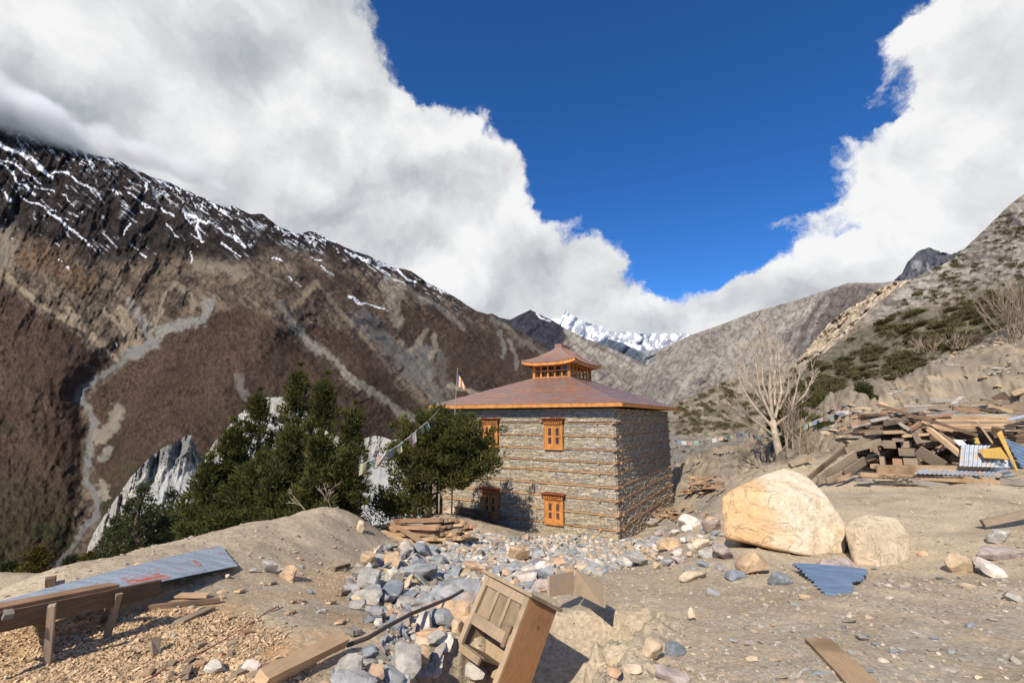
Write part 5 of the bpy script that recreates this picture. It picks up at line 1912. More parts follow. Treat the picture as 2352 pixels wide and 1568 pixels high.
# ------------------------------------------------------------------ planks
def plank_mesh(L, w, t, mat, seed=0, bow=0.0):
    """a sawn board, X along its length; ends slightly ragged, faces slightly wavy"""
    r = random.Random(seed)
    n = 6
    m = MB()
    rows = []
    for i in range(n + 1):
        x = -L / 2 + L * i / n + (r.uniform(-.02, .02) if i in (0, n) else 0)
        b_ = bow * math.sin(math.pi * i / n)
        j = lambda s: r.uniform(-s, s)
        rows.append([(x + j(.008), -w / 2 + j(w * .03), -t / 2 + b_), (x + j(.008), w / 2 + j(w * .03), -t / 2 + b_), (x + j(.008), w / 2 + j(w * .03), t / 2 + b_), (x + j(.008), -w / 2 + j(w * .03), t / 2 + b_)])
    for q in rows:
        m.v += q
    for i in range(n):
        a = i * 4
        for k in range(4):
            m.f.append((a + k, a + 4 + k, a + 4 + (k + 1) % 4, a + (k + 1) % 4))
    m.f.append((3, 2, 1, 0))
    e = n * 4
    m.f.append((e, e + 1, e + 2, e + 3))
    me = m.mesh('plank', mat)
    return me


def plank(p0, p1, w, t, mat, label, group=None, name='plank', cat='plank', up=None, roll=0.0, bow=0.0, parent=None):
    p0, p1 = Vector(p0), Vector(p1)
    d = p1 - p0
    L = d.length
    x = d.normalized()
    up = Vector(up) if up is not None else Vector((0, 0, 1))
    y = up.cross(x)
    if y.length < 1e-3:
        y = Vector((0, 1, 0))
    y.normalize()
    z = x.cross(y)
    M = Matrix((x, y, z)).transposed().to_4x4()
    M = M @ Matrix.Rotation(roll, 4, 'X')
    M.translation = (p0 + p1) / 2
    o = bpy.data.objects.new(name, plank_mesh(L, w, t, mat, random.randrange(9999), bow))
    C.objects.link(o)
    o.matrix_world = M
    if parent is not None:
        o.parent = parent
        return o
    return tag(o, label, cat, group)


def quad_board(pts, t, name, mat, label, cat='plank', group=None, parent=None):
    """a board from its four corners (world), thickened away from the eye"""
    P = [Vector(p) for p in pts]
    n = (P[1] - P[0]).cross(P[3] - P[0]).normalized()
    c = sum(P, Vector()) / 4
    if n.dot(c) > 0:
        n = -n
    m = MB()
    q = [p - n * t - c for p in P] + [p - c for p in P]
    m.hexa(q)
    bm_fix = m.build(name, mat, parent, loc=c)
    me = bm_fix.data
    bm = bmesh.new()
    bm.from_mesh(me)
    bmesh.ops.recalc_face_normals(bm, faces=bm.faces)
    bm.to_mesh(me)
    bm.free()
    if parent is None:
        tag(bm_fix, label, cat, group)
    return bm_fix


ZC = lambda x, y: ((1960 + x / 3.92) / 1.0884, (960 + y / 3.92) / 1.0884)


def zc(x, y, Y):
    return at(*ZC(x, y), Y + 0.75)


MT = {'g': m_plank_grey, 'w': m_plank, 't': m_plank_tan, 'd': m_plank_dark, 'r': m_plank_red}
HEAP = 'planks of the big timber heap'
for a in [
    ((915, 200, 14.6), (1890, 500, 13.4), 0.09, 0.08, 'd', 'long dark pole slanting down across the top of the big timber heap'),
    ((240, 925, 13.5), (620, 610, 14.1), 0.16, 0.05, 'd', 'dark plank leaning steeply at the left end of the heap, the outermost one'),
    ((330, 940, 13.45), (700, 690, 13.9), 0.30, 0.05, 'w', 'wide brown board leaning at the left end of the heap'),
    ((420, 950, 13.5), (640, 850, 13.7), 0.16, 0.05, 'w', 'short board at the foot of the leaning boards on the left'),
    ((590, 880, 13.5), (790, 750, 13.7), 0.26, 0.05, 'w', 'short wide brown board leaning inward near the mouth of the heap'),
    ((520, 945, 13.3), (660, 880, 13.5), 0.09, 0.05, 't', 'short pale stick at the foot of the leaning boards'),
    ((590, 655, 14.0), (930, 565, 14.0), 0.20, 0.20, 'w', 'thick squared beam lying above the leaning boards'),
    ((650, 400, 14.4), (965, 350, 14.4), 0.15, 0.05, 'r', 'reddish board sticking out at the top left of the heap, the lower one'),
    ((735, 345, 14.6), (1120, 290, 14.6), 0.17, 0.06, 'r', 'reddish board sticking out at the top left of the heap, the upper one'),
    ((960, 375, 14.5), (1130, 335, 14.5), 0.15, 0.08, 'w', 'short brown plank beside the two reddish boards'),
    ((780, 485, 14.2), (965, 465, 14.2), 0.12, 0.08, 'w', 'short thick plank jutting left from the middle of the heap'),
    ((830, 422, 14.3), (960, 412, 14.3), 0.08, 0.06, 'd', 'dark short plank under the reddish boards'),
    ((965, 475, 14.0), (1165, 468, 14.0), 0.10, 0.09, 't', 'short tan beam right of the jutting thick plank'),
    ((840, 435, 14.3), (1100, 440, 14.5), 0.16, 0.05, 'd', 'dark plank between the short tan beam and the reddish boards'),
    ((980, 385, 14.2), (1350, 330, 14.4), 0.16, 0.05, 'w', 'thin weathered plank running to the crossing of the dark pole'),
    ((1130, 380, 14.1), (1230, 450, 14.0), 0.10, 0.09, 'g', 'short grey batten, left arm of a V under the dark pole'),
    ((1330, 385, 14.1), (1230, 450, 14.0), 0.10, 0.09, 'r', 'short red-brown batten, right arm of a V under the dark pole'),
    ((1160, 510, 13.9), (1410, 490, 13.9), 0.07, 0.06, 't', 'pale batten lying across in front of the squared beam ends'),
    ((1165, 490, 14.1), (1340, 455, 14.1), 0.16, 0.06, 'w', 'brown board end above the pale batten'),
    ((1280, 480, 13.8), (1330, 580, 13.7), 0.16, 0.05, 'w', 'short upright board right of the squared beam ends'),
    ((1345, 375, 14.3), (1735, 695, 13.3), 0.14, 0.12, 't', 'heavy tan beam curving down to the right over the dark hollow'),
    ((1350, 345, 14.4), (1760, 660, 13.5), 0.10, 0.05, 'w', 'thin board lying on the heavy curving tan beam'),
    ((1400, 400, 14.5), (1660, 455, 14.2), 0.10, 0.05, 't', 'short yellowish board under the dark pole'),
    ((1380, 450, 14.6), (1700, 560, 14.0), 0.12, 0.05, 'd', 'dark board behind the curving tan beam'),
    ((910, 840, 13.25), (2000, 850, 13.2), 0.30, 0.05, 't', 'long pale board standing on edge along the front of the heap'),
    ((740, 885, 13.15), (2090, 965, 12.9), 0.13, 0.12, 't', 'long tan beam with mortise holes along the front of the heap'),
    ((1100, 930, 13.0), (1600, 1000, 12.8), 0.14, 0.05, 'g', 'grey plank lying on the ground before the long tan beam'),
    ((2090, 945, 13.0), (2520, 980, 12.8), 0.16, 0.12, 'g', 'grey beam end at the lower right of the heap'),
    ((700, 940, 13.2), (860, 945, 13.1), 0.10, 0.05, 'g', 'small grey plank at the lower left front of the heap'),
    ((860, 805, 13.4), (920, 800, 13.5), 0.12, 0.08, 't', 'stub of pale wood at the left end of the long pale board'),
    ((1910, 390, 14.3), (2060, 600, 13.6), 0.26, 0.05, 't', 'wide pale board leaning up at the right of the heap'),
    ((1300, 640, 13.7), (1560, 800, 13.3), 0.34, 0.05, 'w', 'wide brown board lying slanted in the dark hollow of the heap'),
    ((1165, 215, 16.8), (1640, 210, 16.6), 0.10, 0.08, 'g', 'long grey pole on top of the heap, pointing left'),
    ((1350, 235, 16.4), (1660, 212, 16.4), 0.12, 0.08, 'w', 'weathered pole just below the long grey pole on top'),
    ((1425, 145, 17.6), (1820, 180, 17.2), 0.12, 0.07, 'g', 'grey board lying highest on the bank behind the heap'),
    ((1570, 190, 16.9), (2200, 172, 16.7), 0.12, 0.08, 'w', 'long weathered board lying across the top right clutter'),
    ((2010, 205, 16.6), (2240, 272, 16.0), 0.12, 0.05, 't', 'pale batten slanting down in the top right clutter'),
    ((2120, 222, 16.4), (2420, 240, 16.2), 0.2, 0.08, 'w', 'brown beam at the top right edge of the heap'),
    ((1660, 212, 16.2), (1745, 140, 16.6), 0.17, 0.15, 'g', 'stubby grey block of wood sticking up from the clutter'),
    ((1650, 235, 16.1), (1900, 272, 15.9), 0.16, 0.08, 'r', 'brick-red board end in the top clutter of the heap'),
    ((1750, 245, 16.3), (1900, 262, 16.3), 0.2, 0.14, 'r', 'second brick-red beam end behind the first'),
    ((1460, 300, 15.9), (1700, 275, 15.8), 0.13, 0.12, 'g', 'round grey log end left of the red boards'),
    ((2040, 450, 13.8), (2150, 470, 13.6), 0.2, 0.16, 'd', 'dark block beside the yellow sheet'),
    ((2270, 520, 14.4), (2290, 430, 14.6), 0.08, 0.08, 'd', 'short dark upright stake in the shade at the right of the heap'),
    ((2090, 100, 19.0), (2150, 160, 18.9), 0.5, 0.06, 'd', 'dark square board standing on the bank behind the heap'),
    ((560, 640, 14.1), (930, 480, 14.4), 0.14, 0.05, 'w', 'plank resting along the top of the thick squared beam'),
]:
    (x0, y0, Y0), (x1, y1, Y1), w, t, mk, lab = a
    w *= 1.0
    plank(zc(x0, y0, Y0), zc(x1, y1, Y1), t if w > t else w, w, MT[mk], lab, HEAP, roll=random.uniform(-.3, .3) + (0.25 if w > 0.2 else 0))
# squared beam ends that face the camera
for i, (x, y, w, h, lab) in enumerate([(1030, 590, .30, .24, 'upper left squared beam end in the mouth of the heap'), (1115, 548, .28, .10, 'flat beam end above the squared ones in the mouth of the heap'),
                                       (1185, 590, .20, .20, 'palest squared beam end, upper right in the mouth of the heap'), (1200, 665, .38, .24, 'largest squared beam end in the middle of the mouth'),
                                       (960, 750, .12, .26, 'lower left beam end in the mouth of the heap'), (1110, 765, .22, .22, 'reddish notched beam end low in the mouth of the heap'),
                                       (1240, 755, .34, .22, 'lower right squared beam end in the mouth of the heap'), (880, 640, .2, .2, 'shaded beam end deep at the left of the mouth'),
                                       (870, 720, .24, .2, 'shaded beam end low at the left of the mouth')]):
    o = plank(zc(x, y, 13.9 if i < 7 else 14.5), zc(x + 40, y - 18, 15.9), w, h, m_plank_red if i == 5 else m_plank, lab, 'beam ends in the timber heap', name='beam', cat='beam')
# dark filler boards added to make the heap's hollows dark
rr = random.Random(178)
for i in range(60):
    x, y = rr.uniform(850, 2200), rr.uniform(390, 800)
    Y = 16.6 + rr.uniform(0, 1.2) if 1330 < x < 1780 else 15.5 + rr.uniform(0, 1.0)
    a, L = rr.uniform(-0.35, 0.35), rr.uniform(200, 480)
    plank(zc(x - L * math.cos(a) / 2, y - L * math.sin(a) / 2, Y), zc(x + L * math.cos(a) / 2, y + L * math.sin(a) / 2, Y), .08, rr.uniform(.2, .4), m_plank_dark,
          'dark filler board added inside the timber heap', 'boards inside the big timber heap')
for i in range(26):
    x, y = rr.uniform(640, 1250), 300 + rr.uniform(0, 200)
    Y, L, a = 14.3 + rr.uniform(0, .6), rr.uniform(160, 420), rr.uniform(-0.28, 0.05)
    plank(zc(x, y, Y), zc(x + L * math.cos(a), y + L * math.sin(a), Y + rr.uniform(-.2, .4)), rr.uniform(.15, .3), rr.uniform(.05, .09), rr.choice([m_plank, m_plank_red, m_plank_dark, m_plank_grey]),
          'board jutting from the left shoulder of the timber heap', 'boards in the upper left of the heap')
rr = random.Random(55)
for i in range(34):
    x, y = rr.uniform(700, 1500), rr.uniform(340, 760)
    L, a = rr.uniform(350, 700), rr.choice([rr.uniform(.25, .6), rr.uniform(-.7, -.3), rr.uniform(-.1, .1)])
    Y = 14.3 + (800 - y) / 420 + rr.uniform(-.1, .4)
    x1, y1 = x + L * math.cos(a), y + L * math.sin(a)
    if y1 > 800 or y1 < 300 or x1 > 1900 or (1330 < x1 < 1750 and y1 > 500):
        continue
    plank(zc(x, y, Y), zc(x1, y1, Y + rr.uniform(-.3, .3)), rr.uniform(.06, .16), rr.uniform(.03, .06), rr.choice([m_plank_dark, m_plank, m_plank_red]), 'long thin plank tangled in the timber heap', 'long thin planks of the timber heap')
# long boards stacked on the right
for i in range(7):
    y = 300 + i * 24
    plank(zc(1330 + random.uniform(-60, 120), y + 4, 15.0 - i * 0.07), zc(2190 + random.uniform(-60, 40), y + random.uniform(0, 10), 15.0 - i * 0.07), 0.55, 0.075,
          random.choice([m_plank, m_plank_tan, m_plank_grey]), ['topmost', 'second', 'third', 'fourth', 'fifth', 'sixth', 'lowest'][i] + ' long board of the level stack at the right of the heap', 'long boards stacked level')
for i in range(10):
    y = 340 + i * 26
    plank(zc(2180 + random.uniform(-20, 30), y, 14.8), zc(2560, y + random.uniform(-6, 10), 14.4), 0.3, 0.06, m_plank_dark, 'dark shaded board of the stack at the right edge of the photo', 'dark boards stacked at the right edge')
# filling of the heap: loose boards behind the front ones
rr = random.Random(77)
for i in range(70):
    x, y = rr.uniform(700, 1900), rr.uniform(420, 840)
    if 1330 < x < 1760 and y > 470:
        continue
    Y = 14.6 + (840 - y) / 420 * 0.9 + rr.uniform(0, .8)
    a = rr.uniform(-0.25, 0.25)
    L = rr.uniform(150, 420)
    plank(zc(x - L * math.cos(a) / 2, y - L * math.sin(a) / 2, Y), zc(x + L * math.cos(a) / 2, y + L * math.sin(a) / 2, Y + rr.uniform(-.3, .3)), rr.uniform(.1, .35), rr.uniform(.04, .09),
          rr.choice([m_plank_dark, m_plank, m_plank_dark]), 'shaded board inside the big timber heap', 'boards inside the big timber heap')
for i in range(26):
    x, y = rr.uniform(640, 1330), rr.uniform(300, 520)
    Y = 15.0 + rr.uniform(0, .9)
    a = rr.uniform(-0.2, 0.12)
    L = rr.uniform(120, 300)
    plank(zc(x - L * math.cos(a) / 2, y - L * math.sin(a) / 2, Y), zc(x + L * math.cos(a) / 2, y + L * math.sin(a) / 2, Y + rr.uniform(-.3, .3)), rr.uniform(.1, .3), rr.uniform(.04, .07),
          rr.choice([m_plank, m_plank_red, m_plank_grey, m_plank]), 'weathered board in the upper left layers of the timber heap', 'boards in the upper left of the heap')
for i in range(22):
    x, y = rr.uniform(1450, 2330), rr.uniform(150, 285)
    Y = 16.6 + (285 - y) / 135 * 0.9 + rr.uniform(-.2, .3)
    a = rr.uniform(-0.2, 0.2)
    L = rr.uniform(100, 420)
    plank(zc(x - L * math.cos(a) / 2, y - L * math.sin(a) / 2, Y), zc(x + L * math.cos(a) / 2, y + L * math.sin(a) / 2, Y + rr.uniform(-.3, .3)), rr.uniform(.08, .2), rr.uniform(.04, .08),
          rr.choice([m_plank, m_plank_grey, m_plank_dark]), 'weathered stick in the clutter on top of the timber heap', 'sticks on top of the heap')


# ------------------------------------------------------------------ sheet metal
def metal_material(name, col, rust, amt, rough=0.42, metal=0.55):
    m, t, b = principled(name, rough, 0.5, metal)
    o = t.new('ShaderNodeTexCoord').outputs['Object']
    n = t.noise(o, 3.0, 8, 0.65, 0.5)
    n2 = t.noise(t.mapping(o, (1, 6, 6)), 2.0, 6, 0.6)
    c = t.mix(t.maprange(n2, 0.3, 0.7), tuple(q * 0.78 for q in col), tuple(min(1, q * 1.2) for q in col))
    k = t.maprange(n, 0.62 - amt * 0.25, 0.70 - amt * 0.25)
    c = t.mix(k, c, rust)
    t.put(b.inputs['Base Color'], c)
    t.put(b.inputs['Metallic'], t.math('MULTIPLY', t.math('SUBTRACT', 1.0, k), metal))
    bump(t, b, n, 0.3, 0.01)
    return m


m_zinc = metal_material('zinc_sheet', (0.38, 0.45, 0.52), (0.42, 0.10, 0.06), 0.15, 0.5, 0.35)
m_zinc_red = metal_material('zinc_sheet_rusty', (0.40, 0.46, 0.52), (0.50, 0.13, 0.07), 0.55, 0.5, 0.35)
m_zinc_rust = metal_material('zinc_sheet_worn', (0.36, 0.40, 0.44), (0.50, 0.30, 0.15), 0.38, 0.5, 0.35)
m_bluezinc = metal_material('blue_corrugated', (0.16, 0.23, 0.33), (0.45, 0.2, 0.16), 0.05, 0.45, 0.4)
m_yellow = simple_material('yellow_paint', (0.43, 0.27, 0.065), 0.6, 0.3, 0, 0.12)
m_white = simple_material('dusty_white_plastic', (0.6, 0.6, 0.58), 0.5, 0.4, 0, 0.1)


def corrugated(name, c0, cu, cv, pitch, amp, mat, poly=None, nu_extra=6, label=None, cat='metal sheet', bend=0.0, group=None, far=None):
    """sheet spanned by cu (across the waves) and cv (along them) from c0; poly in (u,v) 0..1 cuts its outline"""
    c0, cu, cv = Vector(c0), Vector(cu), Vector(cv)
    n = cu.cross(cv).normalized()
    waves = max(2, cu.length / pitch)
    NU, NV = int(waves * nu_extra) + 1, 26
    u, v = np.meshgrid(np.linspace(0, 1, NU), np.linspace(0, 1, NV), indexing='ij')
    h = amp * np.sin(u * waves * 2 * math.pi) + bend * np.sin(v * math.pi)
    P = u[..., None] * np.array(cu) + v[..., None] * np.array(cv) + h[..., None] * np.array(n)
    if far is not None:
        P = P + (u * v)[..., None] * np.array(Vector(far) - (c0 + cu + cv))
    ctr = np.array((cu + cv) / 2)
    P = P - ctr
    th = np.array(n) * 0.0025
    F = grid_faces(NU, NV)
    if poly is not None:
        uc = u.ravel()[F].mean(1)
        vc = v.ravel()[F].mean(1)
        F = F[in_poly(uc, vc, poly)]
    V = P.reshape(-1, 3)
    k = len(V)
    o = link(name, mesh_np(name, np.concatenate([V + th, V - th]), np.concatenate([F, F[:, ::-1] + k]), True, None, mat))
    o.location = c0 + Vector(ctr)
    return tag(o, label, cat, group) if label else o


# long zinc sheet behind the saw bench
up_ = Vector((0, 0, 0.05))


def on_ground(px, py, dz):
    q = gpt(px, py + 4)
    return at(px, py, q.y * (1 - 0.012)) if q is not None else at(px, py, 5)


a, b_, c_, d_ = at(-40, 1392, 3.45), at(505, 1272, 6.2), at(546, 1302, 5.55), at(-60, 1442, 3.0)
for q in (a, b_, c_, d_):
    q.z = max(q.z, gz1(q.x, q.y) + 0.05)
corrugated('metal_sheet', a, d_ - a, b_ - a, 0.075, 0.004, m_zinc, None, 6, 'long blue-grey ribbed metal sheet lying behind the saw bench', bend=0.02, far=c_)
l2 = lambda u, v: a.lerp(d_, u).lerp(b_.lerp(c_, u), v) + Vector((0, 0, .022))
corrugated('metal_sheet', l2(.45, .42), l2(.98, .40) - l2(.45, .42), l2(.45, .78) - l2(.45, .42), 0.075, 0.004, m_zinc_red, None, 6, 'rust-streaked red and grey metal sheet lying on the long blue-grey sheet', far=l2(.95, .80))
# blue torn sheet below the boulder
P0, P1, P2 = gpt(1822, 1312), gpt(1990, 1326), gpt(1905, 1372)
cv = (P1 - P0)
cu = gpt(1800, 1372) - P0
corrugated('metal_sheet', P0 + Vector((0, 0, .10)), cu + Vector((0, 0, -.04)), cv * 1.02, 0.072, 0.011, m_bluezinc, [(0, 0), (0, 1.0), (.22, .97), (.5, .86), (.62, .74), (.8, .78), (1, .72), (1, .44), (.55, .26)], 8,
           'torn blue-grey corrugated sheet lying below the huge boulder', bend=0.015)
# sheets on the heap
corrugated('metal_sheet', zc(1735, 590, 13.2), zc(2260, 610, 13.2) - zc(1735, 590, 13.2), zc(1715, 800, 12.95) - zc(1735, 590, 13.2) + Vector((0, 0, 0)), 0.13, 0.022, m_zinc_rust, [(0, 0), (0.55, 0), (0.45, .35), (.98, .45), (1, 1.0), (0, 1)], 8,
           'worn grey corrugated sheet with orange rust draped on the right of the heap')
corrugated('metal_sheet', zc(1260, 875, 12.85), zc(2130, 905, 12.8) - zc(1260, 875, 12.85), zc(1370, 812, 13.3) - zc(1260, 875, 12.85), 0.13, 0.012, m_zinc_rust, None, 6, 'flat rusty metal sheet lying over the long pale board of the heap')
corrugated('metal_sheet', zc(2100, 740, 12.9), zc(2270, 905, 12.7) - zc(2100, 740, 12.9), zc(1980, 760, 13.2) - zc(2100, 740, 12.9), 0.13, 0.02, m_zinc, None, 6, 'small curled grey sheet hanging at the lower right of the heap')
corrugated('metal_sheet', zc(2150, 525, 13.2), zc(2340, 830, 12.8) - zc(2150, 525, 13.2), zc(2430, 640, 13.0) - zc(2150, 525, 13.2), 0.15, 0.025, m_bluezinc, None, 8, 'dark blue corrugated sheet leaning at the right edge of the heap')
corrugated('metal_sheet', zc(2170, 340, 14.2), zc(2230, 355, 14.0) - zc(2170, 340, 14.2), zc(2500, 270, 14.4) - zc(2170, 340, 14.2), 0.13, 0.015, m_zinc, None, 6, 'narrow grey sheet on top of the dark stacked boards at the right edge')
o = quad_board([zc(1910, 640, 13.0), zc(2120, 615, 13.0), zc(2205, 735, 12.85), zc(1960, 720, 12.85)], 0.02, 'painted_board', m_yellow, 'bright yellow painted board lying on the worn corrugated sheet', 'board')
quad_board([zc(2085, 480, 13.3), zc(2130, 450, 13.3), zc(2295, 845, 12.7), zc(2277, 850, 12.7)], 0.03, 'painted_board', m_yellow, 'yellow strip standing upright behind the bright yellow board', 'board')
quad_board([zc(1850, 530, 13.6), zc(1900, 520, 13.6), zc(1925, 585, 13.5), zc(1875, 580, 13.5)], 0.02, 'painted_board', m_yellow, 'small yellow scrap beside the leaning pale board', 'board')
quad_board([zc(1655, 540, 13.5), zc(1745, 545, 13.5), zc(1800, 600, 13.4), zc(1720, 600, 13.4)], 0.02, 'plastic_scrap', m_white, 'whitish plastic scrap under the dark pole of the heap', 'plastic')
m = MB()
for i in range(9):
    q = zc(930 + i * 38, 905 + (i % 3) * 22, 12.9)
    m.tube([q, q + Vector((.22, .05, random.uniform(-.06, .08))), q + Vector((.42, .0, random.uniform(-.1, .0)))], 0.012, 5)
o = m.build('wire_tangle', m_plank_dark)
tag(o, 'tangle of dark wire lying in front of the long tan beam', 'wire')
# beam on stones at the right edge
plank(gpt(2258, 1218) + Vector((0, 0, .12)), gpt(2400, 1205) + Vector((0, 0, .25)), 0.10, 0.12, m_plank, 'grey-brown beam lying on the ground at the right edge above pale rocks', None, 'beam', 'beam')
plank(gpt(1832, 1082) + Vector((0, .5, .2)), gpt(1900, 1072) + Vector((0, 1, .25)), 0.25, 0.16, m_plank, 'low bundle of thin poles lying left of the big timber heap', None, 'plank', 'plank')

# ------------------------------------------------------------------ stack of sawn timber near the trees
STK = 'sawn timbers stacked below the two trees'
a0, a1 = at(862, 1203, 16.2), at(985, 1256, 13.1)
dv = (a1 - a0).normalized()
sv = Vector((0, 0, 1)).cross(dv).normalized()
for layer in range(4):
    for k in range(8 if layer < 3 else 5):
        off = sv * ((k - 3.2) * 0.19 + (layer % 2) * 0.05) + Vector((0, 0, -0.62 + layer * 0.125))
        j = random.uniform(-.25, .25)
        lab = '%s sawn timber in the left stack below the two trees' % (['buried lowest-layer', 'lower-layer', 'upper-layer', 'top-layer'][layer])
        plank(a0 + off + dv * j, a1 + off + dv * (j + random.uniform(-.1, .1)), 0.155, 0.10, random.choice([m_plank_tan, m_plank_tan, m_plank_red, m_plank]), lab, STK)
for k in range(6):      # broad low platform to the right
    q0, q1 = at(925, 1204, 17.0), at(1030, 1244, 14.3)
    off = sv * (0.6 - k * 0.24) + Vector((0.3, 0.3, -0.12 + 0.02 * (k % 2)))
    plank(q0 + off, q1 + off, 0.21, 0.08, random.choice([m_plank_tan, m_plank_red]), 'broad plank of the low platform between the left stack and the beam ends', STK)
for k in range(4):
    q0, q1 = at(832, 1222, 15.0), at(905, 1262, 12.9)
    plank(q0 + sv * (k * -0.16) + Vector((0, 0, -.1)), q1 + sv * (k * -0.16) + Vector((0, 0, -.1)), 0.13, 0.11, m_plank_tan, 'short tan timber at the lower left corner of the stack', STK)
plank(at(900, 1200, 16.4), at(988, 1256, 13.0), 0.12, 0.10, m_plank_tan, 'single long timber lying on top of the left stack', STK)
rr = random.Random(9)
for k in range(34):
    lay, c = k // 7, k % 7
    ex, ey = 1000 + c * 12 + lay * 4, 1237 - lay * 10
    e = at(ex + rr.uniform(-5, 5), ey + rr.uniform(-4, 4), 14.2 + rr.uniform(-.2, .2))
    s_ = e + Vector((-1.7 + rr.uniform(-.3, .3), 1.6 + rr.uniform(-.3, .3), rr.uniform(-.50, -.32)))
    plank(s_, e, rr.uniform(.12, .2), rr.uniform(.07, .12), rr.choice([m_plank_tan, m_plank_tan, m_plank_red, m_plank]), 'timber with its end showing in the right pile below the two trees', 'timbers in the right pile below the trees')
for k in range(9):      # boards in the shade against the wall
    s_ = -5.2 - k * 0.02
    q = BC + E1 * 8.0 + Vector((0, -0.25, 0.15 + 0.075 * k)) - E2 * (0.35 + 0.03 * (k % 3))
    plank(q, q - E1 * (2.4 + rr.uniform(-.5, .4)), 0.2, 0.06, m_plank_dark, 'board of the shaded stack against the house wall under the lower left window', 'boards stacked against the house wall')
# heaps of broken wood right of the house
for cx, cy, wx, wy, nn, lab in ((1610, 1125, 36, 14, 46, 'broken stick of the brown heap behind the right corner of the house'), (1545, 1182, 44, 14, 34, 'split piece of wood scattered along the right wall of the house')):
    for k in range(nn):
        q = gpt(cx + rr.gauss(0, wx * .6), cy + rr.gauss(0, wy * .6))
        if q is None:
            continue
        th = rr.uniform(-0.6, 0.9)
        dd = Vector((math.cos(th), math.sin(th), rr.uniform(-.15, .15))) * rr.uniform(.3, .8) * (1.5 if cx > 1600 else 1)
        q = q + Vector((0, 0, rr.uniform(.05, .35 if cx > 1600 else .15)))
        plank(q - dd * .5, q + dd * .5, rr.uniform(.06, .16), rr.uniform(.04, .08), rr.choice([m_plank_red, m_plank, m_plank_tan]), lab, lab.split(' of ')[0] + ' pieces', name='wood_scrap', cat='wood')

# ------------------------------------------------------------------ saw bench at the left
bench = empty('saw_bench', gpt(180, 1480), 'low wooden saw bench with a long brown beam on splayed legs', 'bench')
inv = bench.location.copy()


def bpart(p0, p1, w, t, mat, name, roll=0.0, up=None):
    return plank(Vector(p0) - inv, Vector(p1) - inv, w, t, mat, None, name=name, parent=bench, roll=roll, up=up)


bpart(at(-160, 1462, 2.75), at(362, 1349, 3.92), 0.045, 0.115, m_plank_dark, 'beam')
bpart(at(-160, 1430, 2.79) + Vector((0, .05, .0)), at(250, 1350, 3.62) + Vector((0, .05, .004)), 0.13, 0.03, m_plank_red, 'top_board')
bpart(at(120, 1383, 3.17), at(108, 1524, 3.24), 0.036, 0.03, m_plank, 'leg')
bpart(at(272, 1368, 3.62), at(247, 1455, 3.66), 0.04, 0.03, m_plank, 'leg')
bpart(at(262, 1370, 3.75), at(242, 1420, 3.95), 0.06, 0.04, m_plank_dark, 'leg')
bpart(at(75, 1415, 3.2), at(112, 1440, 3.5), 0.05, 0.05, m_plank_dark, 'leg')
bpart(at(272, 1372, 3.68), at(292, 1376, 3.72), 0.05, 0.05, m_plank_tan, 'brace')
o = quad_board([at(8, 1397, 3.05), at(30, 1393, 3.1), at(34, 1408, 3.02), at(10, 1412, 2.98)], 0.03, 'wood_block', m_plank_grey, 'small pale block resting on the beam of the saw bench', 'block')
ZD = lambda x, y: (x / 2.94 / 1.0884, (1350 + y / 2.94) / 1.0884)


def ground_piece(x0, y0, x1, y1, w, t, mat, lab, lift=0.03, name='wood_piece', group=None, conv=ZD):
    a, b_ = gpt(*conv(x0, y0)), gpt(*conv(x1, y1))
    return plank(a + Vector((0, 0, lift * .55)), b_ + Vector((0, 0, lift * .55)), w * .85, t * .5, mat, lab, group, name=name, cat='wood')


